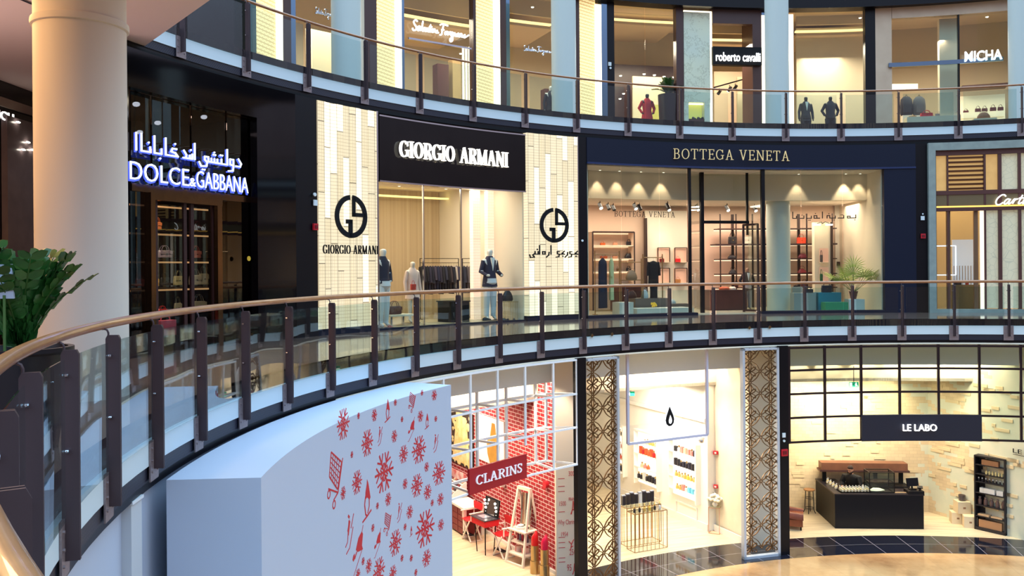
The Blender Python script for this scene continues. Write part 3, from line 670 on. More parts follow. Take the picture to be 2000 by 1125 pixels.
B().arc(RA + .26, RA + .268, th(377, RA + .27, 480), th(413, RA + .27, 480), F1 + .03, 9.8, 3).build('door_glass', m_gl_shop, dr)
m_blue = mat('sign_blue_glow', (60, 80, 200), emit=1.0, ergb=(86, 110, 255)); m_bw = mat('sign_white_glow', (235, 240, 255), emit=1.15, ergb=(224, 230, 255))
def sign(label, x0, x1, yb, yt, r, name='shop_sign'):
    loc, rz, W, H = span(x0, x1, yb, yt, r); return thing(name, label, 'sign', loc + Vector((0, 0, H/2)), rz), W, H
def zat(px, py, r): return pt(px, py, r=r).z
a = pt(253, 334, r=RA - .06); b = pt(484, 361, r=RA - .06); c = (a + b)/2
s1 = thing('shop_sign', 'blue-lit Latin letter sign directly above the bronze doors', 'sign', c, atan2(b.y - a.y, b.x - a.x)); Wd = (b - a).to_2d().length
text('DOLCE', Wd*.455, .34, .02, -.012, name='lettering', m=m_bw, parent=s1, loc=(-Wd*.272, 0, 0)); text('GABBANA', Wd*.48, .34, .02, -.012, name='lettering', m=m_bw, parent=s1, loc=(Wd*.26, 0, 0)); text('&', Wd*.05, .17, .02, name='lettering', m=m_bw, parent=s1, loc=(-Wd*.013, 0, -.08))
text('DOLCE', Wd*.46, .37, .03, .0, name='halo', m=m_blue, parent=s1, loc=(-Wd*.266, .05, -.02)); text('GABBANA', Wd*.485, .37, .03, .0, name='halo', m=m_blue, parent=s1, loc=(Wd*.266, .05, -.02)); text('&', Wd*.06, .2, .03, .0, name='halo', m=m_blue, parent=s1, loc=(-Wd*.009, .05, -.1))
def rrs(*l): return l
def arabic(pls, W, H, wd, m, parent, loc=(0, 0, 0), name='lettering', m2=None):
    xs = [p[0] for l in pls for p in l]; zs = [p[1] for l in pls for p in l]; x0, x1, z0, z1 = min(xs), max(xs), min(zs), max(zs)
    b = B()
    for l in pls:
        q = [((p[0] - (x0 + x1)/2)*W/(x1 - x0), (p[1] - (z0 + z1)/2)*H/(z1 - z0)) for p in l]
        if len(q) == 1: b.cb((q[0][0], -.015, q[0][1]), (wd*1.1, .03, wd*1.1), ry=pi/4)
        for i in range(len(q) - 1):
            dx, dz = q[i + 1][0] - q[i][0], q[i + 1][1] - q[i][1]; L = hypot(dx, dz) or 1; e = wd/2
            b.bar((q[i][0] - dx/L*e, -.015, q[i][1] - dz/L*e), (q[i + 1][0] + dx/L*e, -.015, q[i + 1][1] + dz/L*e), wd, .03)
    return b.build(name, m, parent, loc=loc)
# Arabic line drawn in geometric strokes, right to left: dolce / and / gabbana
def A_alef(x, z=.0, h=1.): return [[(x, z), (x, z + h)]]
def A_dots(x, z, n): return [[(x + (k - (n - 1)/2)*.16, z)] for k in range(n)]
dgA = []
dgA += [[(9.2, .5), (9.45, .2), (9.35, 0), (8.95, 0)]]                                            # dal
dgA += [[(8.75, .05), (8.75, .4), (8.45, .4), (8.45, .05), (8.75, .0), (8.7, -.35), (8.3, -.4)]]   # waw
dgA += [[(8.2, 1.), (8.2, 0), (6.6, 0)], [(7.7, 0), (7.7, .3)], [(7.35, 0), (7.35, .25)], [(7.1, 0), (7.1, .25)], [(6.85, 0), (6.85, .25)]] + A_dots(7.7, .55, 2) + [[(7.02, .5)], [(7.18, .5)], [(7.1, .66)]]
dgA += [[(6.6, 0), (6.6, .3), (6.3, .3), (6.3, .1), (6.5, -.05), (6.45, -.3), (6., -.35), (5.85, -.1)]] + A_dots(6.2, -.55, 2)
dgA += A_alef(5.5) + [[(5.3, .3), (5.3, 0), (4.6, 0)], [(5.1, 0), (5.1, .2)], [(4.65, .45), (4.85, .2), (4.8, 0)]] + A_dots(5.2, .55, 1)
dgA += [[(4.1, .45), (3.8, .45), (3.7, .25), (4.0, .2), (4.2, 0), (3.3, 0), (3.3, 1)]] + A_dots(4, .75, 1)
dgA += [[(3.0, .3), (3.0, 0), (2.5, 0), (2.5, 1)]] + A_dots(2.9, -.28, 1) + [[(2.2, .3), (2.2, 0), (1.6, 0), (1.6, 1)]] + A_dots(2.1, .55, 1) + A_alef(1.25)
dgA = [[(x, z + (9.5 - x)*0) for x, z in l] for l in dgA]
a = pt(265, 292, r=RA - .06); b = pt(470, 314, r=RA - .06); c = (a + b)/2
s2 = thing('shop_sign', 'blue-lit Arabic letter sign above the blue-lit Latin letters', 'sign', c, atan2(b.y - a.y, b.x - a.x)); Wd = (b - a).to_2d().length
arabic(dgA, Wd, .5, .024, m_bw, s2); arabic(dgA, Wd, .5, .042, m_blue, s2, (.025, .05, -.015), 'halo')
# interior: shelving with bags, lamps
RS = 21.6
for z in (7.45, 8.1, 8.75, 9.4):
    s = thing('display_shelf', {7.45: 'lowest dark shelf of the bag wall behind the bronze doors', 8.1: 'second lowest dark shelf behind the bronze doors', 8.75: 'third dark shelf from below behind the bronze doors', 9.4: 'top dark shelf of the bag wall behind the bronze doors'}[z], 'shelf')
    B().arc(RS - .05, RS + .35, th(256, RS, 500), th(424, RS, 500), z, z + .03).build('board', mat('shelf_black', (20, 18, 20), .15), s)
    B().arc(RS + .3, RS + .32, th(256, RS, 500), th(424, RS, 500), z + .56, z + .6).build('light_strip', mat('shelf_glow', (255, 190, 130), emit=.45), s)
def dgbag(lab, x, z, w, h, c, style='tote'):
    k = RS + .12; y = lambda zz_: YH - (zz_ - E)*F/pt(x, 500, r=k).y
    handbag(lab, x - w/2, x + w/2, y(z + .03), y(z + .03) - h, k, c, style, zb=z + .03)
for a in (('tan handbag on the top shelf behind the bronze doors', 307, 9.4, 15, 24, (226, 130, 74)), ('grey handbag on the third shelf, left door leaf', 321, 8.75, 26, 24, (150, 132, 140)), ('pink top-handle handbag on the third shelf, right door leaf', 382, 8.75, 19, 24, (240, 140, 120)),
          ('yellow handbag on the second shelf', 305, 8.1, 9, 24, (240, 176, 40)), ('black glossy bag beside the yellow handbag', 322, 8.1, 18, 26, (44, 44, 40)), ('patterned cream bag, left of the door stile', 348, 8.1, 18, 30, (190, 176, 120)),
          ('patterned bag with looped handle, right of the door stile', 381, 8.1, 22, 32, (210, 200, 170)), ('large patterned bag at the right end of the second shelf', 397, 8.1, 18, 36, (196, 186, 150)),
          ('red bag on the lowest shelf', 317, 7.45, 18, 16, (214, 50, 40)), ('pink bag seen left of the bronze door frame', 272, 8.1, 16, 24, (226, 120, 110)), ('small brass coloured clutch at far left of the lowest shelf', 271, 7.45, 14, 10, (180, 140, 90)), ('patterned tall bag low behind the right door leaf', 388, 7.45, 26, 34, (190, 180, 150)), ('patterned tall bag low behind the left door leaf', 347, 7.45, 14, 32, (180, 168, 130)), ('black bag on the top shelf behind the right door leaf', 385, 9.4, 16, 20, (90, 30, 26))):
    dgbag(*a[:6], *(a[6:]))
t = thing('handbag', 'pink boxy handbag low behind the railing glass', 'bag', pt(323, 640, r=RA + .9), 1.2)
t.location.z = 7.14; B().box(-.22, .22, -.09, .09, 0, .3).build('body', bag_mat((214, 84, 96)), t); B().tube([(.13*cos(k*pi/8), 0, .3 + .12*sin(k*pi/8)) for k in range(9)], .012).build('handle', bag_mat((214, 84, 96)), t)
t = thing('display_plinth', 'low dark plinth under the pink boxy handbag', 'plinth', (t.location.x, t.location.y, F1), 1.2); B().box(-.4, .4, -.25, .25, 0, .28).build('body', m_marq, t)
for x, y, r, lab in ((265, 186, 20.4, 'left'), (307, 224, 21.4, 'second'), (397, 213, 20.8, 'right'), (272, 243, 22.6, 'lower left'), (400, 250, 22.8, 'lower right')):
    p = pt(x, y, r=r); tracklight(p + Vector((0, 0, .14)), p + Vector((.6, -1, -2)), 'glowing spotlight inside the bronze door shop, %s one' % lab, on=True, s=1.5, pw=26 if lab in ('left', 'right', 'second') else 0, beam=1.4)
for u in (.2, .45): q = P(20.9, dg[0] + (dg[1] - dg[0])*u, 11.9); area('shop_lamp', q, (0, 0, -thp(q)), 1.2, 1.0, 60, (255, 214, 190))  # added area lights so the bags show, no fixtures here
for u in (.12, .35, .6): q = P(20.0, dg[0] + (dg[1] - dg[0])*u, 11.8); spot('spot_light', q, P(21.6, dg[0] + (dg[1] - dg[0])*u, 8.6), 330, (255, 226, 205), 1.3, .6)  # extra spots added to brighten the bag shelves, without fixtures
for x, y, r, lab in ((430, 330, 22, 'nearer the door head'), (478, 332, 22.4, 'nearest the right jamb')):
    p = pt(x, y, r=r); tracklight(p + Vector((0, 0, .14)), p + Vector((-1, 1, -.6)), 'dark unlit spotlight behind the blue letters, %s' % lab, on=False, s=2.2)
st(B().arc(22.2, 22.5, th(295, 22.2, 250), th(350, 22.2, 250), 11.3, 11.36).build('trim_7', mat('cove_gold', (255, 196, 120), emit=1.3)))
st(B().arc(22.2, 22.5, th(440, 22.2, 260), th(480, 22.2, 260), 11.3, 11.36).build('trim_7', MC['cove_gold']))
p = pt(485, 505, r=RA); t = thing('sticker', 'round yellow sticker on the black marble jamb', 'sticker', pt(486, 505, r=RA - .01), -thp(p)); B().cyl((0, 0, 0), (0, -.004, 0), .055, n=20).build('disc', mat('sticker_yellow', (214, 170, 40), .5), t)
# ------------------------------------------------------------------ suit shop with the lit panels
def lit_panel(name, seed, c1=(255, 243, 210), c2=(240, 218, 168), e=1.0, wide=.215):
    m = mat(name, c1, .5); nt = m.node_tree; b = nt.nodes['Principled BSDF']; t, r, z, v = polar(nt, RA)
    k = mth(nt, 'FLOOR', mth(nt, 'DIVIDE', t, wide)); wn_ = nt.nodes.new('ShaderNodeTexWhiteNoise'); wn_.noise_dimensions = '2D'
    zo = mth(nt, 'MULTIPLY', mth(nt, 'FRACT', mth(nt, 'MULTIPLY', k, .37)), 1.7); zk = mth(nt, 'FLOOR', mth(nt, 'DIVIDE', mth(nt, 'ADD', z, zo), 1.75))
    nt.links.new(comb(nt, k, mth(nt, 'ADD', zk, seed)), wn_.inputs[0])
    l = mth(nt, 'MAXIMUM', line(nt, z, .085, .012), mth(nt, 'MULTIPLY', line(nt, t, .07, .008), mth(nt, 'GREATER_THAN', wn_.outputs[0], .55)))
    sc_ = mth(nt, 'MULTIPLY_ADD', noise(nt, v, 1.3, 2), .8, .1)
    j = mth(nt, 'MAXIMUM', line(nt, t, wide, .012, .5), line(nt, mth(nt, 'ADD', z, zo), 1.75, .022, .5))
    col = mixc(nt, mth(nt, 'MULTIPLY', l, .45), mixc(nt, mth(nt, 'MULTIPLY', wn_.outputs[0], sc_, clamp=True), c1, c2), (120, 86, 50)); col = mixc(nt, mth(nt, 'MULTIPLY', j, .8), col, (64, 48, 34))
    st_ = mth(nt, 'MULTIPLY_ADD', mth(nt, 'LESS_THAN', wn_.outputs[0], .3), .55, 1.)
    b.inputs['Base Color'].default_value = (.1, .08, .05, 1); nt.links.new(col, b.inputs['Emission Color']); nt.links.new(mth(nt, 'MULTIPLY', st_, e), b.inputs['Emission Strength']); return m
m_lit = lit_panel('backlit_glass_brick', 3.)
def litp(x0, x1, label, z0=7.02, y=400):
    a, b = th(x0, RA, y), th(x1, RA, y); t = thing('backlit_panel', label, 'light panel')
    n = 7; bb = B()
    for i in range(n): o = .02*(i % 2); bb.arc(RA + o, RA + .2, a + (b - a)*i/n, a + (b - a)*(i + 1)/n - .0003, z0, ZT - .02, 2)
    bb.build('glass_bricks', m_lit, t); B().arc(RA + .03, RA + .3, a, b, F1, z0).build('plinth', m_navy, t)
    B().arc(RA + .02, RA + .3, b, b + .0035, F1, ZT, 1).build('edge_trim', m_chrome, t)
litp(621, 737, 'glowing cream panel left of the suit shop window'); litp(1030, 1129, 'glowing cream panel right of the suit shop window')
def ga_logo(px, py, hpx, label):
    p = pt(px, py, r=RA - .05); H = hpx*p.y/F; t = thing('logo', label, 'sign', p, -thp(p)); R_ = H/2; b = B(); w = .115*H
    def ann(a0, a1):
        n = 26
        for i in range(n):
            u, v = a0 + (a1 - a0)*i/n, a0 + (a1 - a0)*(i + 1)/n
            b.slat([(R_*cos(u), R_*sin(u)), (R_*cos(v), R_*sin(v)), ((R_ - w)*cos(v), (R_ - w)*sin(v)), ((R_ - w)*cos(u), (R_ - w)*sin(u))], -.04, 0)
    ann(pi*.53, pi*1.5); ann(-pi*.47, pi*.47)
    bx = lambda x0, x1, z0, z1: b.box(x0*H, x1*H, -.04, 0, z0*H, z1*H)
    bx(-.08, .03, -.5, -.07); bx(-.16, .03, -.17, -.07); bx(.035, .125, .0, .46); bx(.035, .44, -.0, .09)
    b.build('emblem', m_blackm, t)
ga_logo(685, 423, 84, 'round black monogram emblem on the left glowing panel'); ga_logo(1082, 440, 68, 'round black monogram emblem on the right glowing panel')
sg, W, H = sign('small black Latin lettering under the left round emblem', 630, 738, 496, 479, RA - .05)
glyphs('GIORGIO ARMANI', W, H, T=.14, t=.04, depth=.03, m=m_blackm, parent=sg)
gaA = []
gaA += [[(6.3, .35), (6.0, .1), (6.35, .0), (5.5, 0)]] + A_dots(6.1, -.25, 1) + [[(5.5, .3), (5.25, .3), (5.25, .05), (5.5, 0), (5.45, -.3), (5.1, -.35)]] + [[(4.95, .2), (4.9, -.1), (4.6, -.35)]] + [[(4.5, .35), (4.2, .1), (4.5, 0), (3.8, 0)]] + A_dots(4.3, -.25, 1) + [[(3.8, .3), (3.55, .3), (3.55, .05), (3.8, 0), (3.75, -.3), (3.4, -.35)]]
gaA += A_alef(2.7) + [[(2.45, .2), (2.4, -.1), (2.1, -.35)]] + [[(1.9, 0), (1.9, .3), (1.6, .3), (1.6, 0), (1.9, 0)]] + A_alef(1.2) + [[(1., .3), (1., 0), (.6, 0), (.6, .3)]] + A_dots(.9, .55, 1) + [[(.6, .1), (.3, -.1), (.5, -.35), (0, -.4), (-.1, -.1)]]
sg, W, H = sign('black Arabic lettering under the right round emblem', 1034, 1128, 503, 480, RA - .05); arabic(gaA, W, H, .035, m_blackm, sg)
# sign board
ta, tb = th(742, RA), th(1027, RA)
sb = thing('sign_board', 'glossy black fascia board carrying the large cream letters', 'sign board'); B().arc(RA + .0, RA + .25, ta, tb, 10.83, 12.52).build('board', m_marq, sb); B().arc(RA - .02, RA + .25, ta, tb, 12.52, 12.56).build('trim', m_chrome, sb)
B().arc(RA - .02, RA + .25, ta, tb, 10.79, 10.83).build('trim', m_chrome, sb)
m_sign = mat('sign_cream_glow', (255, 246, 230), emit=1.5)
a = pt(779, 291, r=RA - .06); b = pt(991, 312, r=RA - .06)
sg = thing('shop_sign', 'large cream glowing serif letters on the glossy black board', 'sign', (a + b)/2, atan2(b.y - a.y, b.x - a.x)); glyphs('GIORGIO ARMANI', (b - a).to_2d().length, .44, T=.17, t=.055, gap=.04, depth=.06, m=m_sign, parent=sg)
# interior
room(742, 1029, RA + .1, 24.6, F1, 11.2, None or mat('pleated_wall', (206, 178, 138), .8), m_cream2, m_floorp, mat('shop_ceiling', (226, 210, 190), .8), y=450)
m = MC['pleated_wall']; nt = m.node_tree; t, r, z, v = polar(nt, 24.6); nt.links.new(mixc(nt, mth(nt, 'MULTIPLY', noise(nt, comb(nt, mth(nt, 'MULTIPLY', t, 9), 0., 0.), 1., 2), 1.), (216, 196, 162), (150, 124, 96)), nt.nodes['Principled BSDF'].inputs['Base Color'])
wn = tag(bpy.data.objects.new('window_2', None), kind='structure'); COL.objects.link(wn)
xs = [742, 832, 905, 1028]
for i in range(3): B().arc(RA + .1, RA + .115, th(xs[i], RA, 500) + .0012, th(xs[i + 1], RA, 500) - .0012, F1 + .04, 10.8, 6).build('glass_pane', m_gl_shop, wn)
for x in xs[1:3]: B().arc(RA + .08, RA + .14, th(x - .8, RA, 500), th(x + .8, RA, 500), F1, 10.8, 1).build('mullion', m_chrome, wn)
B().arc(RA + .05, RA + .2, th(742, RA, 500), th(1028, RA, 500), F1, F1 + .05).build('sill', m_navy, wn)
k = 0
for i in range(7):
    for j in range(4):
        tt = ta + (tb - ta)*(i + .5)/7; rr_ = 20.3 + j*1.0; p = P(rr_, tt, 11.2)
        downlight(0, 0, 1, 0, '', None) if False else None
        t = thing('downlight', 'small round downlight in the suit shop ceiling', 'light', p, 0, 'ceiling downlights in the suit shop')
        B().lathe([(.07, 0), (.07, -.012), (.05, -.012), (.05, 0)], n=12).build('trim_ring', mat('lamp_white', (230, 228, 222), .4), t); B().lathe([(.05, -.006), (.0, -.008)], n=12).build('lens', m_bulbw, t)
for j, u in enumerate((.2, .5, .8)): p = P(21.6, ta + (tb - ta)*u, 11.1); area('shop_lamp', p, (0, 0, -thp(p)), 1.6, 2.4, 105, (255, 232, 206))
m_pil = mat('lit_pillar', (255, 228, 214), emit=.95, ergb=(255, 206, 180))
nt = m_pil.node_tree; t, r, z, v = polar(nt, 21.); l = mth(nt, 'MAXIMUM', line(nt, z, .09, .014), line(nt, t, .07, .008)); l = mth(nt, 'MAXIMUM', l, line(nt, z, 1.7, .03))
nt.links.new(mixc(nt, mth(nt, 'MULTIPLY', l, .6), (255, 216, 190), (170, 110, 90)), nt.nodes['Principled BSDF'].inputs['Emission Color'])
for x0, x1, lab in ((921, 935, 'left'), (950, 963, 'right')):
    p, rz, W, H = span(x0, x1, 600, 380, 21.2); p.z = F1 + .01; t = thing('lit_pillar', 'slim glowing pinkish glass brick pillar, %s of the pair in the suit shop' % lab, 'pillar', p, rz); B().box(-W/2, W/2, -.1, .1, 0, 4.1).build('shaft', m_pil, t); B().box(-W/2, W/2, -.11, .11, 4.1, 4.3).build('cap', m_brownm, t)
# clothes rails
def rail(label, x0, x1, yt, r, h=None, m=m_black, w=.02, zb=F1 + .01, shelf=None, name='clothes_rail', mid=True):
    p, rz, W, H = span(x0, x1, 600, yt, r); top = pt((x0 + x1)/2, yt, r=r).z; H = top - zb; p.z = zb
    t = thing(name, label, 'clothes rail', p, rz); b = B()
    for x in (-W/2, W/2): b.bar((x, -.02, 0), (x, -.02, H), w)
    b.bar((-W/2, -.02, H), (W/2, -.02, H), w)
    b.build('frame', m, t); bb = B(); bb.bar((-W/2, -.02, H - (.14 if mid else .0)), (W/2, -.02, H - (.14 if mid else .0)), w*.8); bb.build('hanging_bar', m, t)
    f = B()
    for x in (-W/2, W/2): f.bar((x, -.22, .01), (x, .18, .01), w)
    f.build('foot', m, t); return t, W, H, rz, p
t, W, H, rz, p = rail('black metal clothes rail of dark jackets in the suit shop', 820, 895, 505, 22.4)
cs = [(24, 28, 44), (20, 22, 34), (38, 38, 62), (24, 27, 46), (66, 60, 80), (28, 34, 66), (50, 48, 70), (26, 28, 40), (44, 48, 70), (22, 22, 32), (60, 52, 60), (28, 32, 50), (200, 190, 185), (60, 60, 88)]
cn = ['navy', 'near-black', 'plum-grey', 'charcoal', 'taupe', 'dark blue', 'brown-grey', 'black-blue', 'slate blue', 'inky', 'warm grey', 'deep navy', 'pale cream', 'blue-grey']
M = Matrix.Rotation(rz, 4, 'Z'); od = ['leftmost', 'second', 'third', 'fourth', 'fifth', 'sixth', 'seventh', 'eighth', 'ninth', 'tenth', 'eleventh', 'twelfth', 'thirteenth', 'rightmost']
for i in range(14):
    q = p + M @ Vector((-W/2 + .08 + (W - .16)*i/13, -.02, H - .235)); g = thing('jacket', '%s jacket hanging on the black rail, %s from the left' % (cn[i], od[i]) if 0 < i < 13 else '%s jacket hanging %s on the black rail' % (cn[i], od[i]), 'clothing', q, rz + 1.42, 'jackets on the black rail')
    if i == 0: gm = garment_mesh(.44, .82, .08); gb = gm.build('garment', mat('cloth_%d_%d_%d' % cs[i], cs[i], .85), g, True)
    else: gb = garment_mesh(.42 + .03*(i % 3), .74 + .06*(i % 4), .08).build('garment', mat('cloth_%d_%d_%d' % cs[i], cs[i], .85), g, True)
    B().tube([(0, 0, -.01), (0, 0, .06), (.015, 0, .08)], .004, 5).build('hanger', m_chrome, g)
t, W, H, rz, p = rail('short black clothes rail left of the lit pillars', 903, 921, 505, 22.2); M = Matrix.Rotation(rz, 4, 'Z')
for i, (c, n) in enumerate(((40, 44, 66), 'blue') if 0 else (((40, 44, 66), 'blue-grey'), ((96, 88, 96), 'grey'), ((60, 52, 64), 'mauve-grey'))):
    q = p + M @ Vector((-W/2 + .06 + (W - .12)*i/2, -.02, H - .235)); g = thing('jacket', '%s jacket on the short rail left of the lit pillars' % n, 'clothing', q, rz + 1.2, 'jackets on the short rail'); garment_mesh(.42, .9, .09).build('garment', mat('cloth_%d_%d_%d' % c, c, .85), g, True); B().tube([(0, 0, -.01), (0, 0, .07)], .004, 5).build('hanger', m_chrome, g)
# wire screen and rails in gold, mannequins, table, cage stand
m_gold = mat('gold_wire', (190, 158, 104), .3, .9)
def cage(label, x0, x1, yb, yt, r, n=9, D=.4, name='wire_stand', m=m_gold, w=.012, zb=None, loops=False, top=None):
    p, rz, W, H = span(x0, x1, yb, yt, r)
    if zb is not None: H += p.z - zb; p.z = zb
    t = thing(name, label, 'stand', p, rz); b = B()
    for z in (0, H):
        for y in (-D/2, D/2): b.bar((-W/2, y, z), (W/2, y, z), w)
        for x in (-W/2, W/2): b.bar((x, -D/2, z), (x, D/2, z), w)
    for y in (-D/2, D/2):
        for i in range(n + 1): b.bar((-W/2 + W*i/n, y, 0), (-W/2 + W*i/n, y, H), w*(1 if i in (0, n) else .6))
    k = max(2, int(n*D/W))
    for x in (-W/2, W/2):
        for i in range(k + 1): b.bar((x, -D/2 + D*i/k, 0), (x, -D/2 + D*i/k, H), w*.6)
    b.build('wire_frame', m, t)
    if top: B().box(-W/2, W/2, -D/2, D/2, H, H + .02).build('top', top, t)
    return t, W, H
cage('tall gold wire screen behind the suit mannequin', 906, 996, 600, 459, 23.2, 16, .3, zb=F1 + .01, name='wire_screen')
cage('low gold wire cage stand under the dark backpack', 978, 1020, 629, 589, 20.0, 12, .45, zb=F1 + .01, top=m_gl_shop)
handbag('dark blue backpack on the wire cage stand', 981, 1001, 588, 564, 20.0, (24, 32, 48), 'dome', zb=pt(1000, 589, r=20.0).z + .025, name='backpack')
mannequin('mannequin in navy top and white trousers at the left window edge', 748, 632, 478, 20.1, (28, 34, 58), (232, 230, 228), arms='hip', kind='top', zb=F1 + .02, turn=.2)
mannequin('mannequin in a pale blush dress holding a red bag', 806, 622, 505, 20.9, (226, 200, 188), None, skinc=(226, 214, 200), kind='dress', zb=F1 + .02)
mannequin('mannequin in navy jacket and white trousers by the lit pillars', 957, 618, 480, 20.2, (38, 38, 66), (222, 224, 230), arms='bent', kind='suit', zb=F1 + .04)
handbag('red bag in the hand of the blush mannequin', 802, 812, 566, 548, 20.7, (196, 66, 56), 'box')
p, rz, W, H = span(868, 903, 615, 575, 20.6); t = thing('display_table', 'black block display table in the suit shop', 'table', (p.x, p.y, F1 + .01), rz); B().box(-W/2, W/2, -.35, .35, .0, H*.98).build('body', m_blackm, t); B().box(-W/2 - .03, W/2 + .03, -.38, .38, H*.98, H*1.03).build('top', m_black, t)
p, rz, W, H = span(750, 800, 626, 604, 20.5); t = thing('display_bench', 'low pale display bench beside the left mannequin', 'bench', (p.x, p.y, F1 + .01), rz); B().box(-W/2, W/2, -.3, .3, H - .05, H).build('top', m_cream, t); [B().box(x - .03, x + .03, y - .03, y + .03, 0, H - .05).build('leg', m_chrome, t) for x in (-W/2 + .05, W/2 - .05) for y in (-.25, .25)]
handbag('brown travel bag on the low pale bench', 757, 783, 604, 578, 20.5, (96, 54, 46), 'tote', zb=p.z*0 + F1 + .01 + H)
def shoe(label, px, py, r, c=(24, 24, 34), zb=F1 + .015, L=.3, turn=0, group=None, s=1.):
    p = pt(px, py, r=r); p.z = zb; t = thing('shoe', label, 'shoe', p, -thp(p) + turn, group); b = B()
    b.ring([[(x + L*0, y*w, z*h) for y, z in ((-1, 0), (1, 0), (.8, .6), (0, 1), (-.8, .6))] for x, w, h in ((-L/2, .03, .07), (-L*.3, .038, .09), (0, .035, .07), (L*.3, .048, .045), (L/2, .02, .03))]); b.build('upper', bag_mat(c), t, True)
    B().box(-L/2, L*.48, -.042, .042, -.012, 0).build('sole', m_blackm, t); t.location.z += .012; return t
shoe('pale pink strappy shoe on the shop floor near the bench', 762, 632, 19.75, (170, 90, 96), turn=.5)
shoe('dark shoe on the small chrome rack below the backpack', 985, 617, 19.75, turn=-.5)
shoe('dark shoe under the navy jacket mannequin, left foot', 951, 612, 19.85, zb=F1 + .05)
for i, x in enumerate((980, 992, 1004, 1014)): shoe('shoe in the row at the window foot, %s' % ('leftmost', 'second from left', 'third from left', 'rightmost')[i], x, 628, 19.62, ((24, 26, 36), (40, 44, 60), (90, 86, 90), (200, 196, 190))[i], turn=.9, group='shoes in a row at the window foot')
p = pt(1009, 525, r=21.6); 
spot('shop_spot', pt(1014, 385, r=22.6), pt(1010, 600, r=22.8), 90, WARM, .7, .6)
plate(1009, 524, 24.4, 'small dark socket plate on the pale wall in the suit shop', .1, .08)
st(B().arc(23.9, 24.1, ta, tb, 10.9, 10.95).build('trim_8', mat('cove_yellow', (255, 226, 140), emit=1.6)))
# ------------------------------------------------------------------ handbag shop with the navy front
bx0, bx1 = th(1147, RA), th(1789, RA)
st(B().arc(RA, RA + .3, bx0, bx1, 11.86, ZT).build('wall_front', m_navy, smooth=True))
st(B().arc(RA - .03, RA + .3, bx0, bx1, 11.8, 11.86).build('trim_9', mat('navy_edge', (30, 46, 84), .3), smooth=True))
st(B().arc(RA, RA + .3, th(1727, RA), bx1, F1, 11.8).build('wall_front', m_navy, smooth=True))
st(B().arc(RA - .06, RA + .3, th(1147, RA, 600), th(1362, RA, 600), F1, F1 + .09).build('trim_10', m_navy, smooth=True)); st(B().arc(RA - .06, RA + .3, th(1487, RA, 600), th(1789, RA, 600), F1, F1 + .09).build('trim_10', m_navy, smooth=True))
RBK = 24.4
m_pinkw = mat('blush_wall', (226, 196, 176), .8); m_ceil = mat('white_ceiling', (236, 224, 210), .85)
room(1149, 1728, RA + .1, RBK, F1, 11.85, m_pinkw, m_cream, m_floorp, None, y=480); st(B().arc(21.1, RBK, th(1149, RA, 480), th(1728, RA, 480), 10.9, 10.98).build('ceiling', m_ceil, smooth=True))
st(B().arc(20.95, 21.2, th(1149, 20.95, 360), th(1728, 20.95, 360), 10.86, 11.9).build('wall_bulkhead', m_cream, smooth=True))
st(B().arc(RA + .3, 21.0, th(1149, RA, 330), th(1728, RA, 330), 11.8, 11.9).build('ceiling', m_ceil))
sg = thing('shop_sign', 'slim gold serif letters on the navy fascia', 'sign'); a = pt(1315, 300, r=RA - .03); b = pt(1541, 305, r=RA - .03)
sg.location = (a + b)/2; sg.rotation_euler = (0, 0, atan2(b.y - a.y, b.x - a.x)); glyphs('BOTTEGA VENETA', (b - a).to_2d().length, .34, T=.075, t=.045, gap=.2, depth=.03, m=mat('gold_letter', (232, 208, 150), .35, .3, emit=.35), parent=sg)
wn = tag(bpy.data.objects.new('window_3', None), kind='structure'); COL.objects.link(wn)
xs = [1149, 1218, 1292, 1346]
for i in range(3): B().arc(RA + .12, RA + .135, th(xs[i], RA, 480) + .0006, th(xs[i + 1], RA, 480) - .0006, F1 + .09, 11.8, 4).build('glass_pane', m_gl_shop, wn)
wn = tag(bpy.data.objects.new('window_4', None), kind='structure'); COL.objects.link(wn)
xs = [1492, 1568, 1649, 1727]
for i in range(3): B().arc(RA + .12, RA + .135, th(xs[i], RA, 480) + .0006, th(xs[i + 1], RA, 480) - .0006, F1 + .09, 11.8, 4).build('glass_pane', m_gl_shop, wn)
# recessed entrance
dr = tag(bpy.data.objects.new('door_2', None), kind='structure'); COL.objects.link(dr); RE = RA + 1.15
def V2(x, y, z0, z1, r, w, nm='post', m=m_black):
    p = pt(x, y, r=r); return B().cb((p.x, p.y, (z0 + z1)/2), (w, w, z1 - z0), -thp(p)).build(nm, m, dr)
V2(1347, 460, F1, 11.8, RA + .1, .09); V2(1490, 460, F1, 11.8, RA + .1, .12); V2(1371, 460, F1, 11.8, RE, .12); V2(1459, 380, 9.6, 11.8, RE, .07)
a = pt(1371, 434, r=RE); b = pt(1462, 434, r=RE); zt = pt(1415, 434, r=RE).z
B().bar((a.x, a.y, zt), (b.x, b.y, zt), .1, .1).build('transom', m_black, dr)
for (x0, r0), (x1, r1), z1 in (((1347, RA + .1), (1371, RE), 11.75), ((1461, RE), (1490, RA + .1), 11.75)):
    a, b = pt(x0, 460, r=r0), pt(x1, 460, r=r1); B().wall(a, b, F1 + .06, z1, .012).build('side_glass', m_gl_shop, dr)
a, b = pt(1371, 400, r=RE), pt(1459, 400, r=RE); B().wall(a, b, zt + .05, 11.75, .012).build('fanlight', m_gl_shop, dr)
a = pt(1452, 480, r=RE); b = pt(1480, 480, r=RE - .55); lf_ = B()
for q in (a, b): lf_.bar((q.x, q.y, F1 + .02), (q.x, q.y, zt - .08), .07)
for z in (F1 + .08, zt - .1): lf_.bar((a.x, a.y, z), (b.x, b.y, z), .07)
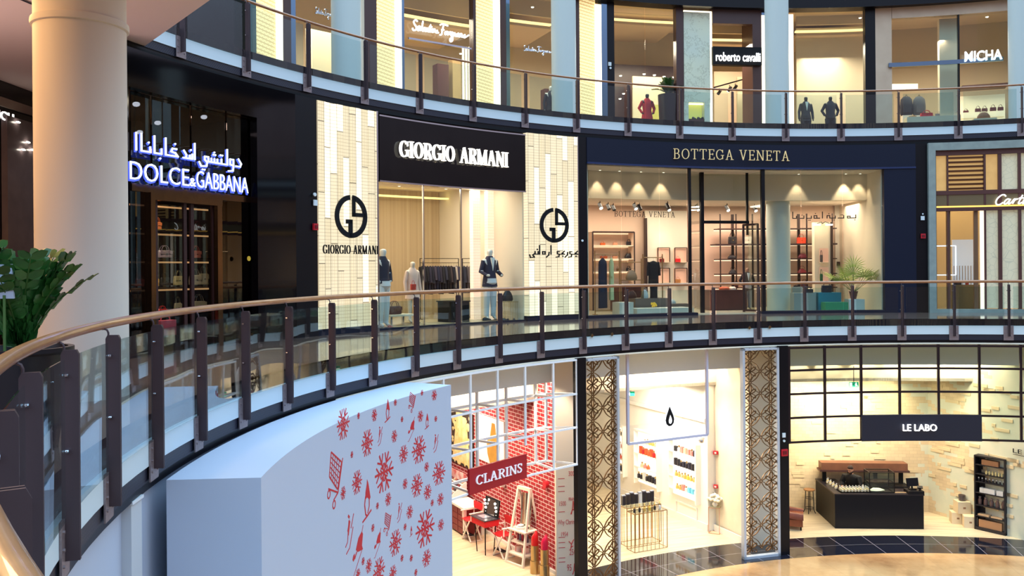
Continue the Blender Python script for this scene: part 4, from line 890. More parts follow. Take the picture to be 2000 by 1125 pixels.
lf_.build('door_leaf_frame', m_brownm, dr); B().wall(a, b, F1 + .1, zt - .12, .01).build('door_leaf_glass', m_gl_shop, dr)
a = pt(1347, 480, r=RA + .1); c = pt(1371, 480, r=RE)
# wall-washing ceiling lamps above the bulkhead
for i, x in enumerate((1172, 1210, 1252, 1296, 1560, 1652, 1680, 1716)):
    p = pt(x, 335, r=20.72); p.z = 11.8
    t = thing('downlight', 'small round lamp above the lit bulkhead of the handbag shop, number %s from the left' % ('one two three four five six seven eight'.split()[i]), 'light', p)
    B().lathe([(.06, 0), (.06, -.012), (.045, -.012), (.045, 0)], n=12).build('trim_ring', MC['lamp_white'], t); B().lathe([(.045, -.006), (0, -.008)], n=12).build('lens', m_bulbw, t)
    spot('spot_light', (p.x, p.y, 11.75), (p.x + .12*sin(thp(p)), p.y + .12*cos(thp(p)), 10), 70 if x != 1652 else 150, WARM, 1.1, .5)
for i, (x, y, r, o) in enumerate(((1172, 392, 22.2, 1), (1188, 401, 22.6, 0), (1198, 409, 23, 0), (1240, 395, 22.2, 1), (1249, 404, 22.6, 0), (1304, 394, 21.8, 0), (1305, 406, 22.6, 1), (1362, 402, 22.4, 1), (1420, 402, 22.6, 1), (1474, 402, 22.8, 1))):
    p = pt(x, y, r=r); p.z = 10.88; tracklight(p, p + Vector((.4, -.8, -1.2)), 'black ceiling spotlight in the handbag shop, %s from the left' % ('first second third fourth fifth sixth seventh eighth ninth tenth'.split()[i]), on=bool(o), s=1.25)
for x in (1190, 1300, 1430, 1560, 1680):
    p = P(22.6, th(x, 22.6, 500), 10.8); area('shop_lamp', p, (0, 0, -thp(p)), 1.8, 1.6, 120, (255, 228, 204))
p = pt(1300, 425, r=24.0); spot('spot_light', pt(1298, 412, r=23.6), pt(1300, 560, r=24.2), 60, WARM, .9)
# window letters
sg, W, H = sign('small black Latin letters on the left handbag shop window', 1200, 1318, 424, 413, RA + .08); glyphs('BOTTEGA VENETA', W, H, T=.09, t=.05, gap=.2, depth=.01, m=m_blackm, parent=sg)
bvA = [[(6.8, .5), (6.8, 0), (5.9, 0)]] + A_dots(6.7, -.3, 1) + [[(6.2, 0), (6.2, .3), (5.9, .3), (5.9, 0)]] + [[(5.5, .4), (5.5, 0), (4.9, 0)]] + A_dots(5.3, .5, 2) + [[(4.6, .35), (4.6, 0), (4.1, 0)]] + A_dots(4.4, -.3, 2) + [[(4.0, .0), (4.0, .4), (3.7, .4), (3.7, 0)]] + A_dots(3.9, .7, 1) + A_alef(3.2) + [[(2.6, 0), (2.6, .4), (2.3, .4), (2.3, 0), (2.9, 0)]] + A_dots(2.45, .75, 1) + [[(2.0, .35), (2.0, 0), (1.5, 0)]] + A_dots(1.8, -.3, 2) + [[(1.2, .4), (1.2, 0), (.8, 0)], [(.4, .35), (.4, 0), (0, 0)], [(0, 1), (0, 0)]] + A_dots(1., .5, 1)
sg, W, H = sign('black Arabic letters on the right handbag shop window', 1548, 1671, 430, 414, RA + .08); arabic(bvA, W, H, .022, m_blackm, sg)
# goods ------------------------------------------------------------
m_glow = mat('shelf_light', (255, 214, 180), emit=1.5); m_fr = mat('dark_shelf_frame', (52, 34, 34), .4)
def pbox(name, label, cat, x0, x1, yb, yt, r, m, D=.4, dz=0, zb=None, part='body', back=0):
    p, rz, W, H = span(x0, x1, yb, yt, r)
    if zb is not None: H += p.z - zb; p.z = zb
    t = thing(name, label, cat, p, rz); B().box(-W/2, W/2, -D/2 + back, D/2 + back, 0, H).build(part, m, t); return t, W, H, D
def zr(y, r, x=1300): return pt(x, y, r=r).z
# open cabinet at left
p, rz, W, H = span(1158, 1239, 560, 453, 23.6); p.z = F1 + .015; H = zr(453, 23.6, 1198) - p.z
t = thing('display_cabinet', 'tall blush-lined display cabinet at left of the handbag shop', 'cabinet', p, rz); D = .5
b = B().box(-W/2, W/2, D - .04, D, 0, H).box(-W/2, -W/2 + .03, 0, D, 0, H).box(W/2 - .03, W/2, 0, D, 0, H).box(-W/2, W/2, 0, D, H - .03, H); b.build('body', m_pinkw, t)
frame_bars([((-W/2, 0, 0), (-W/2, 0, H)), ((W/2, 0, 0), (W/2, 0, H)), ((-W/2, 0, H), (W/2, 0, H))], .045, 'frame', m_fr, t)
cabz = []
for y in (480, 506, 531, 556): z = zr(y, 23.6, 1198) - p.z; cabz.append(z + p.z); s = B().box(-W/2 + .03, W/2 - .03, .02, D - .04, z - .02, z + .02).build('shelf', m_cream, t); B().box(-W/2 + .04, W/2 - .04, D - .08, D - .05, z - .05, z - .022).build('light_strip', m_glow, s)
B().box(-W/2 + .04, W/2 - .04, D - .08, D - .05, H - .07, H - .035).build('light_strip', m_glow, t)
for lab, x0, x1, k, yt, c, sty in (('orange bag on the top shelf of the blush cabinet', 1172, 1182, 0, 471, (200, 92, 40), 'box'), ('pink small bag on the top shelf of the blush cabinet', 1197, 1206, 0, 471, (220, 150, 120), 'box'), ('black bag at right on the top shelf of the blush cabinet', 1223, 1233, 0, 467, (30, 26, 36), 'tote'), ('brown bag on the second shelf of the blush cabinet', 1172, 1186, 1, 497, (150, 70, 36), 'box'), ('tan pouch on the second shelf of the blush cabinet', 1196, 1206, 1, 497, (200, 140, 110), 'box'), ('black rounded bag on the second shelf of the blush cabinet', 1220, 1236, 1, 493, (32, 28, 38), 'dome'), ('black tote on the third shelf of the blush cabinet', 1223, 1233, 2, 520, (30, 26, 34), 'tote'), ('small dark flask shaped bag on the third shelf', 1204, 1208, 2, 521, (110, 80, 50), 'box')):
    yb = (480, 506, 531)[k]; handbag(lab, x0, x1, yb - 1, yt, 23.85, c, sty, zb=cabz[k] + .021)
# side wall with four niches
p, rz, W, H = span(1263, 1345, 600, 430, 24.05); t = thing('partition', 'pale partition holding four blush niches', 'partition', (p.x, p.y, F1 + .015), rz); H = zr(412, 24.05) - F1
B().box(-W/2, W/2, .12, .2, 0, H).build('panel', m_cream2, t); B().box(-W/2 - .03, -W/2 + .03, -.02, .2, 0, H - .3).build('edge_post', m_fr, t)
for lab, x0, x1, y0, y1, c in (('upper left', 1285, 1308, 484, 513, (120, 30, 34)), ('upper right', 1318, 1342, 484, 513, (226, 40, 44)), ('lower left', 1285, 1308, 524, 553, None), ('lower right', 1318, 1342, 524, 553, (196, 130, 80))):
    q, rz, W, H = span(x0, x1, y1, y0, 24.05); n = thing('display_niche', '%s blush lined niche of the four' % lab, 'niche', q, rz)
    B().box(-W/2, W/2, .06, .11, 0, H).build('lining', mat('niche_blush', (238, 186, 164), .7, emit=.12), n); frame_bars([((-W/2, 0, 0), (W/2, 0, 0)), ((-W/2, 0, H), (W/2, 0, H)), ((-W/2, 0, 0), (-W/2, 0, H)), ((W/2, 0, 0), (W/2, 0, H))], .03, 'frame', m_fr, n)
    B().box(-W/2, W/2, -.08, .06, .0, .02).build('ledge', m_cream, n)
    if c: handbag('%s handbag in the %s niche' % ({'upper left': 'dark red', 'upper right': 'bright red', 'lower right': 'tan'}[lab], lab), x0 + (3 if 'left' in lab else 1), x0 + (12 if 'left' in lab else 11), y1 - 6, y0 + 12, 23.97, c, 'box', zb=q.z + .021)
# gold rails with clothes
m_gd = mat('rail_gold', (184, 148, 104), .3, .8)
def gold_rail(label, x0, x1, yt, yb, r, shelfy=None):
    p, rz, W, H = span(x0, x1, yb, yt, r); p.z = F1 + .03; H = zr(yt, r, (x0 + x1)/2) - p.z; t = thing('clothes_rail', label, 'clothes rail', p, rz)
    frame_bars([((-W/2, 0, 0), (-W/2, 0, H + .12)), ((W/2, 0, 0), (W/2, 0, H + .12)), ((-W/2, 0, .12), (W/2, 0, .12))], .03, 'frame', m_gd, t); B().cyl((-W/2, 0, H), (W/2, 0, H), .016).build('hanging_bar', m_gd, t)
    B().box(-W/2 - .02, -W/2 + .02, -.16, .16, -.015, .01).build('foot', m_gd, t); B().box(W/2 - .02, W/2 + .02, -.16, .16, -.015, .01).build('foot', m_gd, t)
    z = None
    if shelfy: z = zr(shelfy, r, (x0 + x1)/2) - p.z; B().box(-W/2, W/2, -.14, .14, z - .015, z + .015).build('shelf', m_gd, t)
    return t, p.z + (z or 0)
gold_rail('gold clothes rail with the navy dress', 1162, 1210, 497, 606, 20.9)
t_, zs = gold_rail('gold clothes rail with a shelf and patterned backpack', 1213, 1253, 512, 606, 20.9, 547)
gold_rail('gold clothes rail with the black coat', 1256, 1294, 503, 606, 20.9)
hang('long navy dress hanging on the left gold rail', 1177, 503, 20.9, .5, 1.72, (28, 36, 60), sleeve=False, turn=.4, name='dress', zt=zr(498, 20.9, 1177) - .1, flare=1.1)
hang('pale green long shirt beside the navy dress', 1194, 503, 20.9, .34, 1.45, (196, 208, 160), sleeve=True, turn=1., name='shirt', zt=zr(498, 20.9, 1194) - .1)
hang('black coat hanging on the right gold rail', 1276, 508, 20.9, .5, .84, (26, 22, 28), turn=.1, name='coat', zt=zr(504, 20.9, 1276) - .1)
hang('black trousers hanging under the black coat', 1277, 556, 20.95, .34, .62, (24, 22, 30), sleeve=False, name='trousers', zt=zr(556, 20.95, 1276) + .04)
handbag('patterned cream and brown backpack on the gold shelf', 1222, 1244, 546, 524, 20.9, (170, 130, 96), 'dome', zb=zs + .016)
t, W, H, D = pbox('display_table', 'red-brown drawer table behind the gold rails', 'table', 1200, 1246, 606, 557, 22.6, m_walnut, .7, zb=F1 + .015)
for i in range(4): B().box(-W/2 + .03, -.03, -D/2 - .015, -D/2, H*(.08 + .22*i), H*(.26 + .22*i)).build('drawer', m_walnut, t)
handbag('brown leather backpack in front of the red-brown table', 1222, 1243, 580, 562, 21.3, (84, 44, 40), 'dome')
t, W, H, D = pbox('display_table', 'low grey block table under the black coat', 'table', 1231, 1296, 603, 582, 21.2, mat('taupe_block', (112, 96, 90), .6), .8, zb=F1 + .015); BZt = F1 + .015 + H
bpy.data.objects[-1] if False else None
for o_ in [o for o in bpy.data.objects if o.name.startswith('handbag') and o.get('label') == 'brown leather backpack in front of the red-brown table']: o_.location.z = BZt + .0
handbag('white soft bag beside the black trousers', 1252, 1266, 582, 562, 21.0, (226, 226, 224), 'dome', zb=BZt)
pbox('display_plinth', 'pale plinth low in the left window corner', 'plinth', 1203, 1230, 606, 590, 20.25, m_cream2, .5, zb=F1 + .015)
t, W, H, D = pbox('display_table', 'long low white display slab in the left window', 'table', 1234, 1344, 608, 601, 20.3, m_cream2, .8, zb=F1 + .015)
t, W2, H2, D = pbox('display_block', 'grey-brown riser block toward the entrance', 'plinth', 1298, 1344, 602, 593, 21.3, MC['taupe_block'], .5, zb=F1 + .015)
handbag('white folded bag on the riser block', 1306, 1320, 594, 584, 21.3, (232, 232, 222), 'dome', zb=F1 + .015 + H2)
p = pt(1277, 600, r=20.3); p.z = F1 + .015 + H; t = thing('flower_ornament', 'small golden flower ornament on the white slab', 'ornament', p)
b = B(); rg = random.Random(3)
for i in range(14): a_ = rg.uniform(0, 6.28); b.ell((.1*cos(a_)*rg.random(), .08*sin(a_), .05 + .12*rg.random()), .035, 8, 5)
b.build('petals', mat('gold_petal', (250, 200, 70), .3, .6, emit=.3), t, True)
# counter and mannequin behind the door
t, W, H, D = pbox('counter', 'dark red-brown wood counter beyond the entrance', 'counter', 1380, 1450, 608, 568, 22.2, m_walnut, .8, zb=F1 + .015)
B().box(-W/2 - .03, W/2 + .03, -D/2 - .03, D/2 + .03, H, H + .04).build('worktop', m_walnut, t); zc = F1 + .055 + H
for lab, x0, x1, c in (('cream cushion hat on the wood counter', 1424, 1437, (232, 214, 190)), ('rust coloured scarf box on the wood counter', 1405, 1424, (170, 84, 52))):
    q, rz, W, H = span(x0, x1, 567, 561, 22.1); q.z = zc; t = thing('accessory', lab, 'accessory', q, rz); B().lathe([(W*.5, 0), (W*.5, H*.6), (W*.3, H), (.0, H)], n=18).build('body', mat('acc_%d' % c[0], c, .7), t, True)
mannequin('dark-haired figure in black coat and grey trousers behind the door leaf', 1460, 604, 519, 21.9, (28, 24, 32), (150, 140, 144), skinc=(150, 104, 88), arms='hip', kind='suit', zb=F1 + .015, base=False)
# large shelving wall
RSH = 23.9
p, rz, W, H = span(1404, 1628, 600, 415, RSH); T_ = thing('shelving_unit', 'large brown-framed shelving wall of handbags', 'shelf'); 
ps = B()
for x, w in ((1407, .04), (1431, .09), (1438, .04), (1470, .05), (1503, .05), (1560, .09), (1576, .05), (1626, .04)):
    q = pt(x, 500, r=RSH - (.0 if w > .05 else .25)); B().cb((q.x, q.y, (F1 + .015 + 10.55)/2), (w, w, 10.55 - F1 - .015), -thp(q)).build('post', m_fr, T_)
zsh = {}
for y, x0, x1, d in ((447, 1396, 1628, .0), (477, 1389, 1628, .05), (506, 1396, 1628, 0), (535, 1396, 1628, 0), (562, 1396, 1628, 0)):
    z = zr(y, RSH - .3, 1480); zsh[y] = z; a_, b_ = th(x0, RSH, 500), th(x1, RSH, 500)
    s = B().arc(RSH - .45 - d, RSH + .1, a_, b_, z - .025 - d*.4, z + .015).build('shelf', m_fr, T_, True); B().arc(RSH + .05, RSH + .09, a_, b_, z - .07, z - .03).build('light_strip', m_glow, s)
def sbag(lab, x0, x1, y, yt, c, sty): handbag(lab, x0, x1, y - 2, yt, RSH - .2, c, sty, zb=zsh[y] + .016)
sbag('black handbag with tall handle on the thick middle shelf', 1422, 1439, 477, 452, (32, 28, 32), 'tote'); sbag('black domed bag on the third shelf behind the doorway', 1421, 1438, 506, 495, (34, 26, 34), 'dome'); sbag('black pointed bag on the fourth shelf behind the doorway', 1423, 1440, 535, 519, (36, 28, 34), 'cone')
sbag('white bag behind the open door leaf, upper shelf', 1453, 1468, 477, 452, (236, 220, 204), 'tote'); sbag('small pale bag behind the open door leaf', 1460, 1470, 506, 496, (220, 190, 170), 'box')
sbag('bright orange-red boxy bag right of the column', 1556, 1574, 477, 456, (226, 72, 44), 'box'); sbag('wine red rounded bag right of the column', 1558, 1577, 506, 493, (120, 40, 56), 'dome'); sbag('dark red pointed bag right of the column', 1557, 1576, 535, 519, (140, 44, 50), 'cone')
sbag('flat small red clutch right of the dark red bag', 1578, 1590, 535, 530, (120, 36, 48), 'box'); sbag('small bag with looped handle low behind the doorway', 1434, 1442, 562, 546, (110, 50, 50), 'tote'); sbag('red-brown bag with looped handle on the lowest shelf', 1564, 1578, 562, 545, (120, 60, 50), 'tote')
# mirror cabinet at right
p, rz, W, H = span(1591, 1622, 560, 434, 22.6); H = zr(434, 22.6, 1606) - F1 - .015; t = thing('display_cabinet', 'tall narrow cream cabinet with brass lamps, right of the shelving', 'cabinet', (p.x, p.y, F1 + .015), rz)
B().box(-W/2, W/2, 0, .3, 0, H).build('body', m_cream, t); B().box(W/2, W/2 + .04, -.05, .3, 0, H).build('edge', m_fr, t)
for x in (-.3, .15):
    l_ = B().tube([(0, .02, H - .05), (x*.3, -.2, H + .0), (x, -.35, H - .06)], .015, 6).build('lamp_arm', m_black, t); B().box(x - .13, x + .1, -.42, -.3, H - .14, H - .09).build('lamp_head', m_bulbw, l_)
for lab, y0, y1, c in (('upper', 485, 512, (96, 84, 84)), ('lower', 522, 549, (40, 96, 66))):
    q, rz, W, H = span(1601, 1618, y1, y0, 22.5); n = thing('display_niche', '%s niche of the tall narrow cabinet' % lab, 'niche', q, rz); B().box(-W/2, W/2, .0, .03, 0, H).build('lining', MC['niche_blush'], n); B().box(-W/2, W/2, -.14, 0, -.02, 0).build('ledge', m_cream, n)
    handbag('%s bag in the %s niche of the narrow cabinet' % ('grey' if lab == 'upper' else 'green patterned', lab), 1601, 1607, y1, y0 + 4, 22.42, c, 'tote', zb=q.z + .001)
m_teal = mat('teal_plinth', (28, 132, 156), .45); m_green = mat('green_plinth', (56, 158, 112), .45); m_pale = mat('pale_plinth', (206, 222, 226), .45); m_gry = mat('grey_plinth', (150, 158, 156), .5)
pbox('display_plinth', 'teal blue cube plinth in the right window', 'plinth', 1593, 1637, 610, 571, 20.7, m_teal, .6, zb=F1 + .015); pbox('display_plinth', 'green plinth in front of the teal cube', 'plinth', 1608, 1652, 611, 590, 20.1, m_green, .45, zb=F1 + .015)
pbox('display_plinth', 'white plinth under the palm', 'plinth', 1654, 1684, 611, 584, 20.5, m_pale, .5, zb=F1 + .015); t, W, H, D = pbox('display_plinth', 'grey plinth between column and teal cube', 'plinth', 1547, 1590, 611, 572, 20.7, m_gry, .4, zb=F1 + .015); pbox('display_plinth', 'tall grey block right beside the column', 'plinth', 1546, 1566, 606, 560, 21.9, m_gry, .2, zb=F1 + .015)
ztp = zr(571, 20.7, 1610)
handbag('black and silver bag on the grey plinth', 1570, 1588, 571, 559, 20.7, (40, 44, 52), 'tote', zb=F1 + .015 + H); handbag('black trapezoid bag on the teal cube', 1604, 1625, 571, 549, 20.7, (38, 40, 54), 'tote', zb=ztp)
handbag('dark clutch on the tall grey block', 1550, 1563, 560, 556, 21.9, (50, 40, 50), 'box', zb=pt(1556, 560, r=21.9).z)
t = handbag('green serpent patterned scarf roll lying on the window floor', 1546, 1580, 617, 612, RA - .3, (150, 150, 80), 'box', zb=F1 + .0) if False else None
# palm
def palm(label, px, yb, yt, r, zb):
    p = pt(px, yb, r=r); p.z = zb; H = pt(px, yt, r=r).z - zb; t = thing('potted_palm', label, 'plant', p)
    B().lathe([(.09, 0), (.15, .26), (.16, .28), (.13, .28), (.12, .24), (0, .24)], n=20).build('pot', mat('terracotta_dark', (96, 60, 52), .6), t, True)
    rg = random.Random(11); lf = B(); sb = B()
    for i in range(13):
        az = 2*pi*i/13 + rg.uniform(-.2, .2); el = rg.uniform(.35, 1.25); L = (H - .25)*rg.uniform(.5, .8); d = Vector((cos(az)*cos(el), sin(az)*cos(el), sin(el))); tip = Vector((0, 0, .25)) + d*L
        sb.tube([(0, 0, .22), Vector((0, 0, .25)) + d*L*.5, tip], .008, 5); R_ = (H - .25)*.42; u = d.cross(Vector((0, 0, 1))).normalized(); w = u.cross(d).normalized()
        for k in range(15):
            an = (k - 7)/7*1.9; q = (d*cos(an) + u*sin(an)).normalized(); c = q.cross(w).normalized()*.013; e = tip + q*R_*(1 - .25*abs(an)/1.9) + Vector((0, 0, -.05*rg.random()))
            lf.add([tip - c*.4, tip + q*R_*.5 - c*1.4, e, tip + q*R_*.5 + c*1.4, tip + c*.4], [(0, 1, 2, 3, 4)])
    lf.build('fronds', mat('palm_green', (150, 178, 84), .5, noise=(4, (196, 200, 110), .3)), t); sb.build('stem', m_stem, t); return t
palm('yellow-green fan palm on the white plinth', 1667, 584, 500, 20.5, zr(584, 20.5, 1667))
p = pt(1686, 594, r=22.4); t = thing('fire_extinguisher', 'red fire extinguisher standing behind the palm plinth', 'extinguisher', (p.x, p.y, F1 + .015)); B().lathe([(.085, 0), (.09, .03), (.09, .62), (.07, .7), (.03, .75), (.02, .78)], n=20).build('cylinder', mat('extinguisher_red', (200, 40, 44), .3), t, True)
B().cb((0, 0, .82), (.05, .16, .05)).build('valve', m_black, t); B().tube([(0, -.04, .8), (.1, -.06, .7), (.11, -.05, .4)], .012, 6).build('hose', m_black, t); B().lathe([(.0915, .28), (.0915, .45)], n=20).build('label_band', mat('cream_label', (230, 200, 180), .6), t)
q = pt(1674, 462, r=24.22); t = thing('fire_alarm', 'red strobe alarm high on the pale shop wall', 'alarm', q, -thp(q)); B().cb((0, -.04, 0), (.16, .08, .14)).build('housing', MC['alarm_red'], t); B().cb((0, -.085, 0), (.06, .02, .06)).build('lens', MC['alarm_dark'], t)
q = pt(1676, 428, r=24.2); t = thing('camera_dome', 'white sensor high on the pale shop wall', 'sensor', q, -thp(q)); B().cyl((0, -.01, 0), (0, -.07, 0), .07, .05).build('body', MC['plastic_white'], t)
q = pt(1641, 515, r=24.2); t = thing('wall_plate', 'small dark switch plate on the pale shop wall', 'switch', q, -thp(q)); B().cb((0, -.02, 0), (.28, .03, .16)).build('body', m_fr, t)
st(B().arc(24.22, 24.3, th(1632, 24.2, 500), th(1727, RA + .12, 500) - .0, F1, 10.9).build('wall_panel', m_cream2))
# ------------------------------------------------------------------ jewellery shop with stone frame
m_gin = mat('gold_interior', (214, 192, 156), .7); m_stone = mat('grey_stone', (148, 158, 150), .5, noise=(4, (132, 142, 136), .2)); m_wd = mat('bronze_wood', (86, 50, 44), .4); m_goldg = mat('gold_glass', (206, 168, 104), .35, .3, emit=.42, ergb=(255, 206, 130), noise=(3, (160, 120, 70), .4)); m_goldp = mat('pale_gold_panel', (190, 186, 160), .4, emit=.3, ergb=(236, 220, 176))
c0, c1, cE = th(1812, RA), th(1826, RA), .5
st(B().arc(RA - .12, RA + .2, c0, c1, F1, ZT).build('wall_front', m_stone)); st(B().arc(RA - .12, RA + .2, c1, cE, 12.38, ZT).build('wall_front', m_stone)); st(B().arc(RA - .12, RA + .1, c1, cE, F1, F1 + .12).build('trim_11', m_stone))
room_t(c0 + .01, cE, RA + .2, 22.5, F1, 12.3, mat('gold_interior', (214, 168, 110), .7), m_cream, m_floorp, m_ceil)
area('shop_lamp', P(20.8, .22, 12.1), (0, 0, -.22), 3, 1.5, 130, (255, 214, 160)); area('shop_lamp', P(20.8, .35, 9.5), (0, 0, -.35), 3, 1.5, 60, (255, 214, 160))
cf = thing('shopfront', 'gilded jewellery shopfront with bronze frames at the right edge', 'shopfront')
Z = lambda y, x=1880: zr(y, RA, x)
def cz(x): return th(x, RA, 450)
for x0, x1 in ((1826, 1829), (1850, 1853), (1922, 1926), (1950, 1957), (1989, 1995), (2024, 2030)): B().arc(RA - .02, RA + .14, cz(x0), cz(x1), F1 + .12, 12.38, 1).build('mullion', m_wd, cf)
for y0, y1 in ((293, 303), (372, 380), (405, 412)): B().arc(RA - .03, RA + .14, cz(1826), cE, Z(y1), Z(y0)).build('rail', m_wd, cf)
B().arc(RA + .0, RA + .12, cz(1829), cE, Z(405), Z(380)).build('sign_band', mat('bronze_band', (128, 112, 82), .35, .5), cf)
B().arc(RA - .02, RA + .0, cz(1829), cE, Z(405), Z(402)).build('light_line', mat('amber_line', (255, 196, 90), emit=1.3), cf)
for x0, x1, m_, ya, yb in ((1829, 1850, m_goldg, 303, 372), (1926, 1950, m_goldg, 303, 372), (1957, 1989, m_goldp, 303, 372), (1995, 2024, m_goldp, 303, 372), (1926, 1950, m_goldp, 412, 602), (1957, 1989, m_goldp, 412, 602), (1995, 2024, m_goldp, 412, 602)):
    B().arc(RA + .08, RA + .1, cz(x0), cz(x1), Z(yb), Z(ya), 1).build('pane', m_, cf)
for i in range(8): z = Z(372 - 69*(i + .2)/8); B().arc(RA + .03, RA + .1, cz(1853), cz(1922), z, z + .07, 2).build('louvre_blade', m_bronze, cf)
B().arc(RA + .09, RA + .1, cz(1853), cz(1922), Z(372), Z(303), 1).build('pane', m_goldg, cf)
B().arc(RA + .05, RA + .06, cz(1829), cz(1850), F1 + .12, Z(412), 1).build('window_glass', m_gl_shop, cf); B().arc(RA + .05, RA + .06, cz(1853), cz(1914), F1 + .12, Z(412), 1).build('window_glass', m_gl_shop, cf)
B().arc(RA + .02, RA + .1, cz(1915), cz(1923), F1 + .12, Z(412), 1).build('light_strip', mat('cream_strip', (255, 236, 210), emit=1.), cf)
for x0, x1 in ((1853, 1858), (1904, 1912)): B().arc(RA + .1, RA + .2, cz(x0), cz(x1), F1 + .12, Z(412), 1).build('door_stile', mat('rose_wood', (150, 104, 80), .4), cf)
# faint ornament on the lower panes
m = m_goldp; nt = m.node_tree; t, r, z, v = polar(nt, RA); vo = nt.nodes.new('ShaderNodeTexVoronoi'); vo.feature = 'DISTANCE_TO_EDGE'; vo.inputs['Scale'].default_value = 4.5; nt.links.new(comb(nt, t, z), vo.inputs['Vector'])
nt.links.new(mixc(nt, mth(nt, 'MULTIPLY', mth(nt, 'LESS_THAN', vo.outputs[0], .03), .5), (236, 224, 184), (96, 100, 70)), nt.nodes['Principled BSDF'].inputs['Emission Color'])
t, W, H, D = pbox('display_case', 'white back panel with pale vertical ribs behind the jewellery window', 'display', 1860, 1904, 556, 468, 20.6, mat('lit_white', (230, 232, 246), .6, emit=.35), .1, zb=zr(556, 20.6, 1880)); 
for i in range(8): B().box(-W/2 + W*(i + .3)/8, -W/2 + W*(i + .5)/8, -.08, -.05, 0, H*.42).build('rib', mat('rib_tan', (200, 170, 140), .5), t)
pbox('display_table', 'bronze topped display cabinet in the jewellery window', 'table', 1855, 1912, 604, 556, 20.5, MC['bronze_band'], .5, zb=F1 + .015)
for lab, x0, x1, c in (('black box with red base in the jewellery window', 1863, 1878, (30, 30, 44)), ('tiny red box in the jewellery window', 1886, 1892, (190, 40, 50))):
    handbag(lab, x0, x1, 552, 545, 20.35, c, 'box', zb=zr(556, 20.5, 1880) + .001, name='jewel_box')
frame_bars([((0, 0, 0), (0, 0, 1.0)), ((0, 0, 1.), (-.68, 0, 1.)), ((0, 0, 0), (-.68, 0, 0))], .035, 'light_frame', mat('white_tube', (230, 236, 255), emit=1.6), tag(cf, None), loc=pt(1867, 537, r=RA + .25), rz=-.2)
cart = [[(.62, .82), (.5, .98), (.3, .98), (.08, .7), (.02, .35), (.14, .06), (.36, .04), (.56, .24)], [(.98, .5), (.84, .58), (.68, .4), (.66, .16), (.78, .08), (.94, .3), (1.02, .58), (.96, .2), (1.04, .08), (1.2, .26)], [(1.2, .26), (1.32, .56), (1.36, .48), (1.28, .1)], [(1.36, .44), (1.5, .56), (1.58, .5)], [(1.82, .92), (1.7, .2), (1.78, .08), (1.94, .2)], [(1.62, .62), (1.98, .64)], [(2.06, .54), (2.0, .16), (2.08, .08), (2.2, .22)], [(2.12, .76), (2.14, .78)], [(2.2, .22), (2.46, .34), (2.5, .5), (2.4, .56), (2.3, .3), (2.38, .1), (2.54, .12), (2.66, .3)], [(2.74, .54), (2.68, .1)], [(2.74, .4), (2.88, .56), (2.98, .5)]]
cart = [[(x + z*.25, z) for x, z in l] for l in cart]
a = pt(1945, 390, r=RA - .06); b = pt(2026, 389, r=RA - .06); sg = thing('shop_sign', 'white lit script sign on the bronze band at right edge', 'sign', (a + b)/2, atan2(b.y - a.y, b.x - a.x)); strokes(cart, (b - a).to_2d().length, .32, .045, m=mat('sign_white', (255, 252, 248), emit=1.8), parent=sg)
# ------------------------------------------------------------------ corridor wall beyond the column, far left
st(B().box(-11.65, -11.45, 8, 26, F1, 12.79).build('wall_left', m_marq))
st(B().box(-26, -7, 6, 34, F1 - .1, F1 + .0).build('floor', m_walk))
wn = tag(bpy.data.objects.new('window_5', None), kind='structure'); COL.objects.link(wn)
for y0, y1 in ((15.2, 18.2), (18.25, 19.2), (19.9, 22)): B().box(-11.44, -11.42, y0, y1, F1 + .1, 11.6).build('glass_pane', m_gl_dark, wn)
B().box(-11.44, -11.38, 8, 26, 12.2, 12.4).build('light_cove', mat('cove_grey', (150, 132, 120), .6), wn)
st(B().box(-11.44, -11.3, 19.55, 20.9, F1, 12.0).build('trim_12', mat('taupe_marble', (110, 98, 100), .25, noise=(2, (88, 78, 82), .3))))
B().box(-11.445, -11.4, 19.25, 19.32, F1, 9.6).build('brass_edge', mat('brass', (230, 170, 70), .3, .8, emit=.2), wn)
B().box(-11.45, -11.41, 17.6, 19.2, F1 + .1, 9.5).build('red_display', mat('red_backdrop', (150, 30, 30), .5, emit=.25), wn)
t = thing('sign_reflection', 'reflection of white sign letters high in the dark wall left of the column', 'sign', (-11.36, 19.45, 11.98), pi/2); text('MICH', .9, .2, .02, .02, m=MC['sign_white'], parent=t)  # reflection of a shop sign, put in as glowing letters
for i, (y, z) in enumerate(((19.9, 11.9), (20.3, 11.5), (20.1, 11.3), (20.5, 11.35))): t = thing('ceiling_lamp', 'small bright lamp on the dark wall left of the column, %s' % ('top', 'second', 'third', 'lowest')[i], 'light', (-11.25, y, z)); B().ell((0, 0, 0), (.03, .08, .02), 10, 6).build('bulb', m_bulb, t, True)
area('corridor_fill', (-9.8, 12.5, 9.2), (pi, 0, 0), 2, 4, 150, (255, 216, 205)); area('corridor_fill', (-9.2, 12.2, 12.7), (0, 0, 0), 1.6, 2.4, 330, (255, 196, 128)); area('corridor_fill', (-8.6, 8.6, 12.6), (0, -.6, 0), 1.6, 1.6, 260, (255, 196, 128))  # added fill lights without fixtures, for a paler soffit and warmer column
